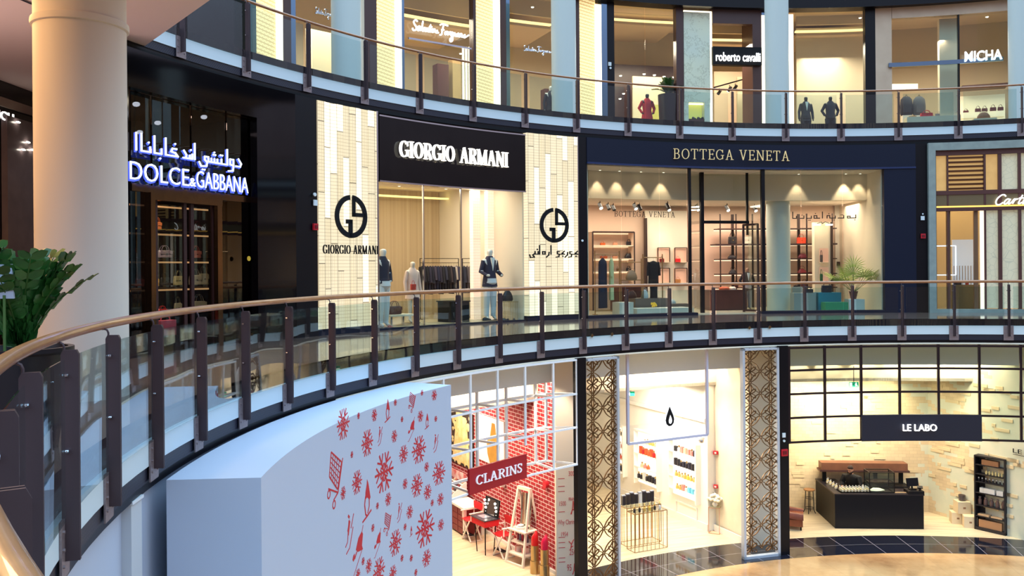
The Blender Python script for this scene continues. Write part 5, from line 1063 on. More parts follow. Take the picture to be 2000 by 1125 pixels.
# ------------------------------------------------------------------ ground floor shops
def plane(A, Bp):
    A = Vector((A[0], A[1])); Bp = Vector((Bp[0], Bp[1])); d = (Bp - A).normalized(); return A, d
def onw(px, py, A, Bp):
    """pixel -> (distance along A->B, height) on an upright wall"""
    A, d = plane(A, Bp); a, b = ray(px, py); n = Vector((-d.y, d.x)); Y = n.dot(A)/(n.x*a + n.y); p = Vector((a*Y, Y)); return (p - A).dot(d), E + b*Y
m_wood = mat('pale_plank_floor', (226, 206, 168), .35); nt = m_wood.node_tree; t, r, z, v = polar(nt, 18)
cc = noise(nt, comb(nt, mth(nt, 'MULTIPLY', t, .5), mth(nt, 'MULTIPLY', r, 4.)), 1.6, 5); l = mth(nt, 'MAXIMUM', line(nt, r, .18, .006), line(nt, mth(nt, 'ADD', t, mth(nt, 'MULTIPLY', mth(nt, 'FLOOR', mth(nt, 'DIVIDE', r, .18)), .73)), 1.8, .006))
nt.links.new(mixc(nt, mth(nt, 'MULTIPLY', l, .3), ramp(nt, cc, [(.3, (236, 218, 182)), (.6, (216, 194, 156)), (.8, (190, 164, 126))]), (150, 126, 92)), nt.nodes['Principled BSDF'].inputs['Base Color'])
G0, G1 = -1.25, .62
st(B().arc(16.67, 27, G0, G1, -.1, .0, 60).build('floor', m_wood, smooth=True))
m_dropw = mat('drop_wall_paint', (226, 236, 244), .8); m_warmw = mat('warm_white_wall', (244, 232, 208), .85)
cuts = [th(1135, 15.6, 900), th(1532, 15.6, 900)]
st(B().arc(16.7, 16.85, G0, G1, 5.36, 6.14, 60).build('wall_bulkhead', m_dropw, smooth=True))
st(B().arc(18.0, 18.12, G0, G1, 4.68, 6.0, 60).build('wall_bulkhead', m_warmw, smooth=True))
st(B().arc(16.85, 18.0, G0, G1, 5.95, 6.05, 60).build('ceiling', m_warmw, smooth=True)); st(B().arc(18.0, 27, G0, G1, 4.68, 4.78, 60).build('ceiling', mat('grey_ceiling', (190, 186, 178), .8), smooth=True))
st(B().arc(15.38, 16.9, G0, G1, 6.12, 6.16, 60).build('ceiling', m_warmw, smooth=True))
names9 = 'first second third fourth fifth sixth seventh eighth ninth tenth eleventh twelfth thirteenth fourteenth'.split()
for i, x in enumerate((893, 950, 1010, 1105, 1230, 1268, 1328, 1388, 1428, 1553, 1618, 1686, 1754, 1822, 1890, 1926)):
    p = P(17.72, th(x, 18.0, 745), 5.95); t = thing('downlight', 'round downlight washing the ground floor bulkhead, %s' % ('above the red brick shop' if x < 1110 else 'above the white fragrance shop' if x < 1450 else 'above the tiled perfume counter shop'), 'light', p, 0, 'ground floor wall washing downlights %s' % ('left' if x < 1110 else 'middle' if x < 1450 else 'right'))
    B().lathe([(.07, 0), (.07, -.012), (.055, -.012), (.055, 0)], n=12).build('trim_ring', MC['lamp_white'], t); B().lathe([(.055, -.006), (0, -.008)], n=12).build('lens', m_bulbw, t)
    spot('spot_light', (p.x, p.y, 5.9), (p.x + .1*sin(thp(p)), p.y + .1*cos(thp(p)), 4), 170, (255, 234, 200), 1.25, .25, .03)
for x0, x1 in ((1128, 1146), (1522, 1541)):
    a, b = th(x0, 15.3, 880), th(x1, 15.3, 880); st(B().arc(15.3, 15.45, a, b, 0, 6.14, 2).build('trim_13', m_black)); 
    B().arc(15.24, 15.5, a - .001, b + .001, 0, .14, 2).build('skirting_block', m_black) if False else None
alarm(1532, 884, 15.3, 'red fire alarm box on the ground floor pillar', .2, .2); plate(1531, 850, 15.3, 'square white sensor on the ground floor pillar', .1, .13); plate(1531, 861, 15.3, 'round white sensor on the ground floor pillar', .07, round_=True)
# ---- lattice screens
m_lat = mat('bronze_lattice', (112, 82, 50), .35, .6); m_frw = mat('screen_frame', (200, 206, 214), .35, .3)
def lattice(label, x0, x1, ybot, framed):
    a, b = pt(x0, 880, r=15.32), pt(x1, 880, r=15.32); W = (b - a).to_2d().length; c = (a + b)/2; H = 6.1; t = thing('lattice_screen', label, 'screen', (c.x, c.y, 0), atan2(b.y - a.y, b.x - a.x)); m = B()
    fw = .075; iw = W - 2*fw if framed else W; y0 = .12
    def rib(pts, w=.02):
        n = len(pts); cl = hypot(pts[0][0] - pts[-1][0], pts[0][1] - pts[-1][1]) < 1e-6
        L, R_ = [], []
        for i, p in enumerate(pts):
            q0 = pts[(i - 1) % (n - 1)] if cl else pts[max(0, i - 1)]; q1 = pts[(i + 1) % (n - 1)] if cl else pts[min(n - 1, i + 1)]; dx, dz = q1[0] - q0[0], q1[1] - q0[1]; l = hypot(dx, dz) or 1
            L.append((p[0] - dz/l*w/2, p[1] + dx/l*w/2)); R_.append((p[0] + dz/l*w/2, p[1] - dx/l*w/2))
        for i in range(n - 1):
            if all(abs(k[0]) <= iw/2 + .005 and y0 <= k[1] <= H - .05 for k in (L[i], L[i + 1], R_[i])): m.slat([L[i], L[i + 1], R_[i + 1], R_[i]], -.015, .015)
    px_, pz_ = iw*.32, .64; nz = int(H/pz_) + 1
    for j in range(nz + 1):
        cz_ = y0 + .18 + j*pz_
        for cx in (-px_, px_):
            for k in range(6):   # six-petalled flower
                an = pi/6 + k*pi/3; L_ = .21; w = .055
                pl = [(cx + L_*u*cos(an) - s_*sin(an), cz_ + L_*u*sin(an)*1.15 + s_*cos(an)) for u, s_ in [((.5 - .5*cos(q)), w*sin(q)*(.4 + .6*(.5 - .5*cos(q)))) for q in [2*pi*h/12 for h in range(13)]]]
                rib(pl, .022)
            m.cb((cx, 0, cz_), (.07, .03, .07), ry=pi/4)
        dots = [(0, cz_), (-px_, cz_ + pz_/2), (px_, cz_ + pz_/2)]
        for cx, cy_ in dots: rib([(cx + .035*cos(q), cy_ + .035*sin(q)) for q in [2*pi*h/10 for h in range(11)]], .02)
        for sx in (-1, 1):
            for (ax, az), (bx_, bz_) in (((0, cz_), (sx*px_, cz_ + pz_/2)), ((sx*px_, cz_ + pz_/2), (0, cz_ + pz_)), ((sx*px_, cz_ + pz_/2), (sx*px_*2, cz_ + pz_)), ((sx*px_*2, cz_), (sx*px_, cz_ + pz_/2))):
                dx, dz = bx_ - ax, bz_ - az; l = hypot(dx, dz)
                for sg_ in (-1, 1): rib([(ax + dx*u - dz/l*sg_*.055*sin(pi*u), az + dz*u + dx/l*sg_*.055*sin(pi*u)) for u in [.09 + .82*h/10 for h in range(11)]], .02)
    m.build('lattice', m_lat, t)
    f = B()
    for s in (-1, 1):
        if framed or s == 1: f.box(s*W/2 - (fw if s > 0 else 0), s*W/2 + (0 if s > 0 else fw), -.06, .1, .0, H)
    if framed: f.box(-W/2, W/2, -.06, .1, .0, .07); 
    f.box(-W/2, W/2, -.06, .1, H - .06, H); f.build('frame', m_frw, t)
lattice('tall bronze lattice screen left of the white fragrance shop', 1147, 1208, 1125, False); lattice('tall bronze lattice screen in a grey frame, right of the fragrance shop', 1450, 1521, 1085, True)
# ---- fragrance shop
NA, NB = Vector((6.22, 27.92)), Vector((2.9, 35.05)); m_frag = mat('fragrance_white', (246, 240, 228), .7, emit=0)
st(B().wall((6.22, 27.92), NB, 0, 4.7, -.25).build('wall_right', m_frag)); st(B().wall((7.15, 26.4), (6.5, 28.1), 0, 5.95, -.2).build('wall_right', mat('floral_wall', (240, 226, 200), .8, noise=(1.5, (234, 218, 190), .1))))
st(B().prism([(6.22, 27.92), (6.52, 28.08), (6.7, 28.4), (6.3, 28.5)], 0, 4.7).build('wall_right', m_frag)); st(B().wall((0, 34.9), (4, 35.3), 0, 4.7, .1).build('wall_back', m_frag)); 
a = P(18.3, th(1137, 15.3, 880)); st(B().wall((1.9, 25.5), (.3, 35), 0, 4.7, .1).build('wall_left', m_frag))
dN = (NA - NB).normalized(); rzN = atan2(dN.y, dN.x)
def WN(s): return Vector((NA.x - dN.x*s, NA.y - dN.y*s))
m_glw = mat('niche_glow', (255, 252, 244), .6, emit=.85); m_skt = mat('skirting_white', (238, 232, 222), .6)
nw = (-dN.y*0 - .907, -.42)
def wallbox(name, label, cat, x0, x1, y0, y1, D, m, A=NA, Bp=NB, rz=rzN, part='body'):
    s0, z0 = onw(x0, y1, A, Bp); s1, z1 = onw(x1, y0, A, Bp); sm = (s0 + s1)/2; q = Vector((A[0], A[1])) + (Vector((Bp[0], Bp[1])) - Vector((A[0], A[1]))).normalized()*sm
    t = thing(name, label, cat, (q.x, q.y, z0), rz); return t, abs(s1 - s0), z1 - z0
palette = {'d': (40, 36, 44), 'w': (236, 232, 226), 'p': (226, 140, 130), 'o': (226, 96, 52), 'r': (190, 40, 46), 'g': (214, 176, 96), 'b': (110, 196, 226), 'v': (74, 44, 110), 'y': (226, 196, 80), 'n': (30, 30, 50), 'k': (226, 200, 160)}
cname = {'d': 'dark', 'w': 'white', 'p': 'pink', 'o': 'orange', 'r': 'red', 'g': 'gold', 'b': 'light blue', 'v': 'purple', 'y': 'yellow', 'n': 'blue-black', 'k': 'beige'}
nicheN = []
def niche(lab, x0, x1, ytop, rows, ybot):
    t, W, H = wallbox('display_niche', 'glowing white shelf niche, %s, in the fragrance shop' % lab, 'niche', x0, x1, ytop, ybot, .1, m_frag)
    t.location.z = onw((x0 + x1)/2, ybot, NA, NB)[1]; H = onw((x0 + x1)/2, ytop, NA, NB)[1] - t.location.z
    B().box(-W/2, W/2, -.02, .0, 0, H).build('back_light', m_glw, t)
    for s in (-1, 1): B().box(s*W/2 - .03, s*W/2 + .03, -.2, 0, -.05, H + .05).build('side', m_frag, t)
    B().box(-W/2, W/2, -.2, 0, H, H + .06).build('head', m_frag, t)
    for k, (nm, ys, xa, xb, code, hh) in enumerate(rows):
        z = onw(xb, ys, NA, NB)[1]; s = B().box(-W/2 + .03, W/2 - .03, -.19, -.02, z - t.location.z - .03, z - t.location.z).build('shelf', m_frag, t)
        sa, sb_ = onw(xa, ys, NA, NB)[0], onw(xb, ys, NA, NB)[0]; n = len(code)
        for i, ch in enumerate(code):
            sp_ = sa + (sb_ - sa)*(i + .5)/n; q = WN(sp_) + Vector(nw)*.1; w = abs(sb_ - sa)/n*.72; h = hh*(.8 + .2*((i*7 + k*3) % 4)/3)
            box_ = ch.isupper(); c = palette[ch.lower()]; nmn = 'perfume_box' if box_ else 'perfume_bottle'
            o = thing(nmn, '%s %s %s from the left on the %s shelf of the %s niche' % (cname[ch.lower()], 'box' if box_ else 'bottle', names9[i], nm, lab), 'box' if box_ else 'bottle', (q.x, q.y, z), rzN, 'perfumes on the %s shelf of the %s niche' % (nm, lab)); mm = mat('pf_' + ch.lower(), c, .3)
            if box_: B().box(-w/2, w/2, -.04, .04, 0, h).build('body', mm, o)
            else: B().lathe([(w*.45, 0), (w*.48, h*.1), (w*.45, h*.6), (w*.18, h*.68), (w*.18, h*.75)], n=10).build('body', mm, o, True); B().lathe([(w*.24, h*.75), (w*.24, h)], n=10).build('stopper', mat('pf_cap', (190, 160, 100), .3, .6), o)
niche('right hand', 1315, 1367, 864, [('top', 893, 1322, 1366, 'DwPKPpD', .22), ('second', 921, 1322, 1366, 'DDdNdNDD', .24), ('third', 942, 1323, 1364, 'ggkgygg', .2), ('bottom', 968, 1325, 1367, 'ggPwBBw', .2)], 972)
niche('middle', 1247, 1291, 846, [('top', 873, 1262, 1288, 'gkggk', .18), ('second', 896, 1254, 1290, 'OrOoOro', .26), ('third', 917, 1256, 1274, 'kpo', .2), ('bottom', 946, 1250, 1288, 'ddWdDDn', .26)], 948)
niche('far left', 1203, 1224, 832, [('top', 850, 1209, 1222, 'dkd', .2), ('second', 874, 1206, 1222, 'RRwp', .22), ('third', 897, 1207, 1223, 'VVop', .22), ('bottom', 921, 1206, 1224, 'yYdD', .26)], 924)
for lab, x0, x1, y0, y1 in (('right', 1322, 1362, 985, 1012), ('middle', 1252, 1288, 950, 968)):
    t, W, H = wallbox('wall_moulding', 'white rectangular moulding under the %s shelf niche' % lab, 'moulding', x0, x1, y0, y1, .05, m_frag)
    z0 = onw((x0 + x1)/2, y1, NA, NB)[1]; z1 = onw((x0 + x1)/2, y0, NA, NB)[1]; t.location.z = z0; H = z1 - z0
    frame_bars([((-W/2, -.02, 0), (W/2, -.02, 0)), ((-W/2, -.02, H), (W/2, -.02, H)), ((-W/2, -.02, 0), (-W/2, -.02, H)), ((W/2, -.02, 0), (W/2, -.02, H))], .045, 'frame', m_skt, t)
nn = Vector(nw); st(B().wall(NA + nn*.04, NB + nn*.04, 0, .22, -.05).build('baseboard_right', m_skt)); st(B().wall((7.1, 26.45), (6.45, 28.05), 0, .2, .04).build('baseboard_right', m_skt))
st(B().wall(NA + nn*.12, NB + nn*.12, 3.5, 3.62, -.12).build('trim_14', m_skt))
area('shop_lamp', (4.4, 28.6, 4.5), (0, 0, 0), 2, 3, 330, (255, 244, 226)); tq = th(1300, 17.3, 900); area('shop_lamp', P(17.35, tq, 5.85), (0, 0, -tq), 2.4, .5, 170, (255, 238, 212))
for i, x in enumerate((1395, 1340)): pass
sA = pt(1226, 800, r=15.7); sB = pt(1381, 800, r=15.7); W = (sB - sA).to_2d().length; c = (sA + sB)/2; zt, zb = 5.95, pt(1304, 857, r=15.7).z
t = thing('hanging_frame_sign', 'slim white hanging frame with a black droplet emblem, fragrance shop', 'sign', (c.x, c.y, zb), atan2(sB.y - sA.y, sB.x - sA.x)); H = 6.12 - zb
frame_bars([((-W/2, 0, 0), (W/2, 0, 0)), ((-W/2, 0, 0), (-W/2, 0, H)), ((W/2, 0, 0), (W/2, 0, H))], .07, 'frame', mat('frame_lilac', (196, 196, 216), .4), t)
B().box(-W/2 + .03, W/2 - .03, -.004, .004, .03, .5).build('glass_band', glass('frosted_band', (250, 252, 255), .04, .5), t)
def drop(s, dx=0, inner=False): return [(dx + s*x, s*z) for x, z in ((0, .62), (.1, .4), (.24, .12), (.3, -.1), (.26, -.32), (.12, -.46), (-.06, -.48), (-.22, -.36), (-.28, -.14), (-.22, .1), (-.1, .38))]
d_ = B().slat(drop(.62), -.05, -.03); o = d_.build('emblem_plate', mat('glow_white', (255, 255, 255), emit=1.2), t); o.location = (0, 0, .62)
pl = drop(.5); o = B(); n = len(pl)
inn = [(x*.45 + .02, z*.5 - .06) for x, z in pl]
for i in range(n): j = (i + 1) % n; o.slat([pl[i], pl[j], inn[j], inn[i]], -.07, -.051)
o = o.build('droplet', m_blackm, t); o.location = (0, 0, .62)
t_ = text('OFFICE', 1.1, .13, .02, m=MC['glow_white'], parent=t, loc=(.35, -.02, .22)) if False else None
# display cages and flowers
m_rg = mat('rose_gold', (168, 126, 80), .3, .8)
t, W, H = cage('low gold geometric wire table with dark boxes, back one', 1216, 1282, 1044, 985, 17.9, 8, .5, m=m_rg, zb=.002, w=.018, top=m_gl_shop, name='wire_table'); zt1 = .002 + H + .022; c1 = t.location.copy(); r1 = t.rotation_euler.z
W1, H1 = W, H
t2_, W2, H2 = cage('lower gold wire table with gold bottles, front one', 1232, 1295, 1052, 997, 17.3, 8, .42, m=m_rg, zb=.002, w=.018, top=m_gl_shop, name='wire_table')
M = Matrix.Rotation(r1, 4, 'Z')
for i in range(8):
    q = c1 + M @ Vector((-W1/2 + .1 + (W1 - .2)*i/7, .1, 0)); q.z = zt1; w_ = i == 4
    o = thing('perfume_box', '%s box standing on the back wire table, %s from the left' % ('white framed' if w_ else 'black', names9[i]), 'box', q, r1, 'boxes on the back wire table'); h = .3 + .03*(i % 3); B().box(-.055, .055, -.05, .05, 0, h).build('body', mat('pf_w', palette['w'], .3) if w_ else mat('pf_d', palette['d'], .3), o); B().box(-.057, .057, -.052, .052, h*.92, h*1.01).build('lid', mat('pf_lid', (150, 150, 160), .3), o)
r2 = t2_.rotation_euler.z; c2 = t2_.location.copy(); M = Matrix.Rotation(r2, 4, 'Z')
for i in range(12):
    q = c2 + M @ Vector((-W2/2 + .08 + (W2 - .16)*i/11, -.08 + .14*(i % 2), 0)); q.z = .002 + H2 + .022; ch = 'dgdkggygdgwd'[i]
    o = thing('perfume_bottle', '%s bottle on the front wire table, %s from the left' % (cname[ch], names9[i]), 'bottle', q, r2, 'bottles on the front wire table'); mm = mat('pf_' + ch, palette[ch], .3); B().lathe([(.035, 0), (.038, .02), (.036, .1), (.012, .12), (.012, .13)], n=12).build('body', mm, o, True); B().lathe([(.02, .13), (.022, .18), (.0, .19)], n=10).build('stopper', MC['pf_cap'], o)
p = pt(1397, 1040, z=0); rz = -.45
t = thing('plinth_stand', 'tall rose gold wire stand under the white flowers', 'stand', (p.x, p.y, 0), rz); H = .82; b = B()
for x in (-.17, .17):
    for y in (-.17, .17): b.bar((x, y, 0), (x, y, H), .016)
for z in (.01, H):
    for s in (-.17, .17): b.bar((-.17, s, z), (.17, s, z), .016); b.bar((s, -.17, z), (s, .17, z), .016)
b.build('wire_frame', mat('pink_wire', (214, 160, 130), .35, .6), t); B().box(-.17, .17, -.17, .17, H, H + .015).build('top', m_gl_shop, t)
t = thing('flower_bouquet', 'white and cream flower bouquet on the rose gold stand', 'flowers', (p.x, p.y, H + .016), rz); rg = random.Random(4); B().lathe([(.05, 0), (.09, .06), (.07, .14)], n=16).build('vase', m_frag, t, True)
b, g_ = B(), B()
for i in range(34):
    a_ = rg.uniform(0, 6.28); e_ = rg.uniform(.1, 1.3); R_ = rg.uniform(.1, .24); q = Vector((R_*cos(a_)*cos(e_), R_*sin(a_)*cos(e_), .18 + R_*sin(e_)*.9)); b.ell(q, (.065, .065, .05), 8, 5)
    if i % 4 == 0: g_.tube([(0, 0, .1), q*.7 + Vector((0, 0, .06)), q*1.3], .006, 4)
b.build('blossoms', mat('blossom', (250, 240, 214), .8), t, True); g_.build('greenery', m_leaf, t)
for y, lab in ((884, 'upper'), (950, 'lower')): q = pt(1398, y, Y=27.95); t = thing('fire_alarm', '%s red alarm device at the fragrance shop corner' % lab, 'alarm', q, -.5); B().cb((0, 0, 0), (.15 if y < 900 else .12, .08, .11)).build('housing', MC['alarm_red'], t); B().cb((0, -.05, 0), (.06, .02, .05)).build('button', m_skt, t)
q = pt(1370, 858, Y=27.6); t = thing('camera_dome', 'silver dome camera above the fragrance shelves', 'camera', q); B().ell((0, 0, -.05), (.09, .09, .08), 16, 10).build('dome', m_chrome, t, True); B().cyl((0, 0, 0), (0, 0, .08), .1).build('mount', m_skt, t)
# ---- tiled perfume counter shop
LA, LB, LC = Vector((8.9, 30.4)), Vector((14.25, 29.95)), Vector((15.75, 26.55))
m_tile = mat('rustic_tile_wall', (226, 208, 172), .75); nt = m_tile.node_tree; (x, y, z), v = axes(nt)
u = mth(nt, 'ADD', x, mth(nt, 'MULTIPLY', y, -.55)); bz = mth(nt, 'FLOOR', mth(nt, 'DIVIDE', z, .11)); ux = mth(nt, 'ADD', u, mth(nt, 'MULTIPLY', bz, .13)); bxs = mth(nt, 'FLOOR', mth(nt, 'DIVIDE', ux, .26))
cell = comb(nt, mth(nt, 'MULTIPLY', bxs, .26), mth(nt, 'MULTIPLY', bz, .11)); nz_ = noise(nt, cell, .75, 3, .65); plas = mth(nt, 'GREATER_THAN', nz_, mth(nt, 'SUBTRACT', .70, mth(nt, 'MULTIPLY', mth(nt, 'MAXIMUM', mth(nt, 'SUBTRACT', x, 12.6), 0.), .11)))
gl = mth(nt, 'MAXIMUM', line(nt, z, .11, .008, .5), line(nt, ux, .26, .008, .5)); n2 = noise(nt, v, 1.2, 4)
tc_ = mixc(nt, mth(nt, 'MULTIPLY', gl, .4), ramp(nt, noise(nt, cell, 3.1, 1), [(.3, (232, 212, 174)), (.7, (216, 194, 158))]), (168, 146, 110)); pc_ = ramp(nt, n2, [(.35, (226, 224, 202)), (.6, (214, 218, 196)), (.8, (234, 224, 196))])
nt.links.new(mixc(nt, plas, tc_, pc_), nt.nodes['Principled BSDF'].inputs['Base Color'])
bp = nt.nodes.new('ShaderNodeBump'); bp.inputs['Strength'].default_value = 1.; bp.inputs['Distance'].default_value = .03; bp.invert = True; nt.links.new(plas, bp.inputs['Height']); nt.links.new(bp.outputs[0], nt.nodes['Principled BSDF'].inputs['Normal'])
st(B().wall(LA, LB, 0, 4.7, .15).build('wall_back', m_tile)); st(B().wall(LB, LC, 0, 5.95, .15).build('wall_right', m_tile)); st(B().wall((15.75, 26.55), (18.5, 26.6), 0, 5.95, .15).build('wall_right', mat('mint_wall', (200, 214, 204), .7)))
st(B().wall((8.2, 26.75), (8.5, 30.5), 0, 4.7, .1).build('wall_left', m_warmw)); st(B().wall((7.15, 26.4), (8.25, 26.8), 0, 5.95, .1).build('wall_front', m_warmw))
bb = B(); rg = random.Random(8); d = (LB - LA).normalized(); d2 = (LC - LB).normalized()
for i in range(60):
    z = .3 + .11*rg.randrange(1, 36); s = rg.uniform(.2, 5.1); q = LA + d*s; L = .13*rg.randrange(1, 4); bb.cb((q.x, q.y - .0, z), (L, .04, .1), atan2(d.y, d.x))
for i in range(60):
    z = .3 + .11*rg.randrange(1, 40); s = rg.uniform(.1, 3.4); q = LB + d2*s; L = .13*rg.randrange(1, 5); bb.cb((q.x - .0, q.y - .0, z), (L, .05, .1), atan2(d2.y, d2.x))
st(bb.build('wall_tiles', mat('raised_tile', (226, 206, 166), .75)))
for x0, pw in ((9.9, 560), (11.2, 480), (12.5, 200)): spot('spot_light', (x0, 28.6, 4.55), (x0 + .1, 30.3, 3.4), pw, (255, 240, 208), 1.5, .7)
area('shop_lamp', (11.8, 28.4, 4.6), (0, 0, 0), 3.5, 1.2, 170, (255, 238, 208)); area('shop_lamp', P(17.35, .13, 5.85), (0, 0, -.13), 3, .5, 130, (255, 238, 208))
g = thing('shopfront_grid', 'black steel window grid across the tiled shop front', 'window grid'); m_grid = mat('grid_steel', (44, 30, 34), .35, .4)
gx = (1541, 1611, 1682, 1757, 1833, 1913, 1994, 2080); gz = [zz(1757, y, 15.35) for y in (676, 719.5, 765, 811, 858)]; ga = [th(x, 15.35, 770) for x in gx]
for i, a in enumerate(ga): B().arc(15.32, 15.38, a - .0022, a + .0022, gz[4] - .03, 6.11, 1).build('mullion', m_grid, g)
for z in gz: B().arc(15.325, 15.375, ga[0], ga[-1], z - .03, z + .03).build('transom', m_grid, g)
for i in range(7):
    for j in range(4):
        if j == 3 and 2 <= i <= 4: continue
        B().arc(15.345, 15.355, ga[i] + .003, ga[i + 1] - .003, gz[j + 1] + .03, gz[j] - .03, 1).build('glass_pane', m_gl_shop, g)
t = thing('sign_board', 'navy black board hung on the black window grid', 'sign board'); B().arc(15.26, 15.31, ga[2] - .002, ga[5] + .002, gz[4] - .03, gz[3] + .03).build('board', mat('board_navy', (24, 26, 42), .5), t)
a = pt(1763, 835, r=15.24); b = pt(1829, 835, r=15.24); t = thing('shop_sign', 'white stencil letters on the navy board', 'sign', (a + b)/2, atan2(b.y - a.y, b.x - a.x)); text('LE LABO', (b - a).to_2d().length, .2, .05, -.002, m=MC['sign_white'], parent=t)
B().box(-.5, .5, -.056, -.05, -.008, .008).build('stencil_gap', m_grid, t) if False else None
# counter
m_ctr = mat('counter_black', (12, 12, 20), .5, spec=.3)
cf0, cf1, cb0 = Vector((10.37, 28.14)), Vector((13.16, 27.98)), Vector((10.47, 30.2))
t = thing('counter', 'long black L-shaped service counter in the tiled shop', 'counter'); B().prism([cf0, cf1, cf1 + Vector((.04, .7)), Vector((11.05, 28.8)), Vector((11.1, 30.15)), cb0], 0, 1.08).build('body', m_ctr, t); B().prism([cf0 + Vector((-.02, -.02)), cf1 + Vector((.02, -.02)), cf1 + Vector((.06, .72)), Vector((11.07, 28.82)), Vector((11.12, 30.15)), cb0 + Vector((-.02, 0))], 1.08, 1.12).build('worktop', mat('counter_top', (34, 30, 38), .35), t)
B().prism([Vector((12.68, 27.97)), cf1 + Vector((.01, -.03)), cf1 + Vector((.05, .4)), Vector((12.7, 28.4))], 1.12, 1.22).build('till_riser', m_ctr, t)
t = thing('back_counter', 'black back counter under the wooden wall shelf', 'counter'); B().prism([(11.2, 29.6), (13.4, 29.45), (13.45, 29.98), (11.2, 30.15)], 0, 1.0).build('body', m_ctr, t); B().box(11.6, 12.7, 29.62, 29.95, 1.0, 1.05).build('worktop', m_ctr, t)
q0, q1 = pt(1599, 908, Y=30.0), pt(1766, 911, Y=29.75); t = thing('wall_shelf', 'long chunky brown timber shelf on black brackets', 'shelf', ((q0.x + q1.x)/2, 29.83, 1.5), atan2(-.25, q1.x - q0.x)); W = q1.x - q0.x
B().box(-W/2, W/2, -.3, .12, .04, .28).build('timber', mat('brown_timber', (140, 92, 68), .5, noise=(3, (110, 70, 52), .3)), t); B().box(-W/2 - .06, W/2 + .06, -.32, .12, -.02, .04).build('ledge', mat('dark_timber', (78, 48, 44), .5), t)
for i in range(4): x = -W/2 + .12 + (W - .3)*i/3; B().box(x - .06, x + .06, -.2, -.1, -.42, -.02).build('bracket', m_blackm, t)
# person
ppos = Vector((11.36, 29.12, 0)); H_ = 1.84
t = thing('person', 'man with dark hair and beard in a black sweater behind the counter', 'person', ppos, -.75, s=H_)
msk = mat('skin', (206, 150, 122), .55); mbl = mat('black_knit', (20, 20, 24), .9); mhair = mat('dark_hair', (44, 26, 22), .8)
J = [(0, 0, .53), (0, -.02, .62), (0, -.05, .71), (0, -.085, .79), (0, -.1, .835), (0, -.115, .865)]; Rr = [(.09, .065), (.085, .06), (.1, .068), (.1, .055), (.037, .037), (.034, .036)]; Eg = [(0, 1), (1, 2), (2, 3), (3, 4), (4, 5)]
for s in (-1, 1): n = len(J); J += [(s*.05, 0, .48), (s*.06, -.01, .28), (s*.06, .01, .05), (s*.065, -.07, .02)]; Rr += [(.055, .06), (.042, .044), (.028, .03), (.024, .016)]; Eg += [(0, n), (n, n + 1), (n + 1, n + 2), (n + 2, n + 3)]
arms = []
for s, q in ((-1, [(-.125, -.08, .79), (-.175, -.1, .67), (-.12, -.22, .615), (-.105, -.25, .612)]), (1, [(.125, -.08, .79), (.17, -.1, .66), (.09, -.2, .61), (.065, -.23, .61)])):
    n = len(J); J += q; Rr += [(.036, .038), (.028, .03), (.018, .018), (.016, .012)]; Eg += [(3, n), (n, n + 1), (n + 1, n + 2), (n + 2, n + 3)]; arms.append(q)
body_m = skin(J, Eg, Rr); mo(body_m, 'body', msk, t)
hd = B()
def headring(z, w, d, cy): return [(w*sin(a)*(1 - .12*max(0, -cos(a))), cy - d*cos(a)*1., z) for a in [2*pi*k/16 for k in range(16)]]
hd.ring([headring(z, w, d, cy) for z, w, d, cy in ((-.068, .012, .016, -.028), (-.06, .026, .03, -.024), (-.04, .036, .044, -.012), (-.015, .041, .05, -.004), (.012, .043, .053, 0), (.035, .043, .052, .004), (.055, .036, .043, .006), (.068, .018, .022, .008))])
hd.ring([[(x*w, -.053 - d_, z) for x in (-1, 1) for w_ in (1,)] + [(0, -.054 - d_*2.2, z)] for z, w, d_ in ((.016, .004, 0), (-.002, .006, .004), (-.014, .009, .006), (-.02, .006, 0))])
ho = hd.build('head', msk, t, True); ho.location = (0, -.13, .925); ho.rotation_euler = (.42, 0, -.25)
e_ = B(); [e_.ell((s*.017, -.0505, .008), (.006, .004, .0035), 8, 5) for s in (-1, 1)]; e_.build('eyes', mat('eye_dark', (40, 26, 22), .3), ho)
br = B(); [br.cb((s*.017, -.053, .018), (.016, .005, .004)) for s in (-1, 1)]; br.build('eyebrows', mhair, ho); B().cb((0, -.0545, -.032), (.022, .004, .005)).build('mouth', mat('lips', (150, 80, 74), .5), ho)
[B().ell((s*.044, .004, -.004), (.006, .01, .016), 8, 6).build('ear', msk, ho, True) for s in (-1, 1)]
hh = B(); hh.ring([headring(z, w, d, cy) for z, w, d, cy in ((-.005, .03, .03, .028), (.01, .0455, .042, .016), (.03, .048, .05, .008), (.05, .046, .052, .006), (.068, .036, .042, .006), (.078, .014, .018, .006))]); hh.build('hair', mhair, ho, True)
bd = B(); bd.ring([headring(z, w, d, cy) for z, w, d, cy in ((-.073, .016, .02, -.028), (-.064, .03, .034, -.024), (-.045, .04, .047, -.0125), (-.026, .0425, .0495, -.006), (-.022, .04, .046, -.004))]); bd.build('beard', mhair, ho, True)
cl = B(); cl.ring([[(w*1.08*cos(a), cy + d*1.15*sin(a), z) for a in [2*pi*k/20 for k in range(20)]] for z, w, d, cy in ((.5, .1, .075, 0), (.56, .1, .075, 0), (.64, .1, .076, -.025), (.72, .116, .084, -.052), (.775, .132, .074, -.078), (.81, .118, .064, -.09), (.832, .08, .056, -.098), (.848, .042, .044, -.103))])
for q in arms: cl.tube([(q[0][0]*.7, q[0][1], q[0][2] - .005), q[0], q[1], tuple(q[1][i] + (q[2][i] - q[1][i])*.8 for i in range(3))], .04, 10, rs=[.056, .056, .044, .03])
cl.build('sweater', mbl, t, True)
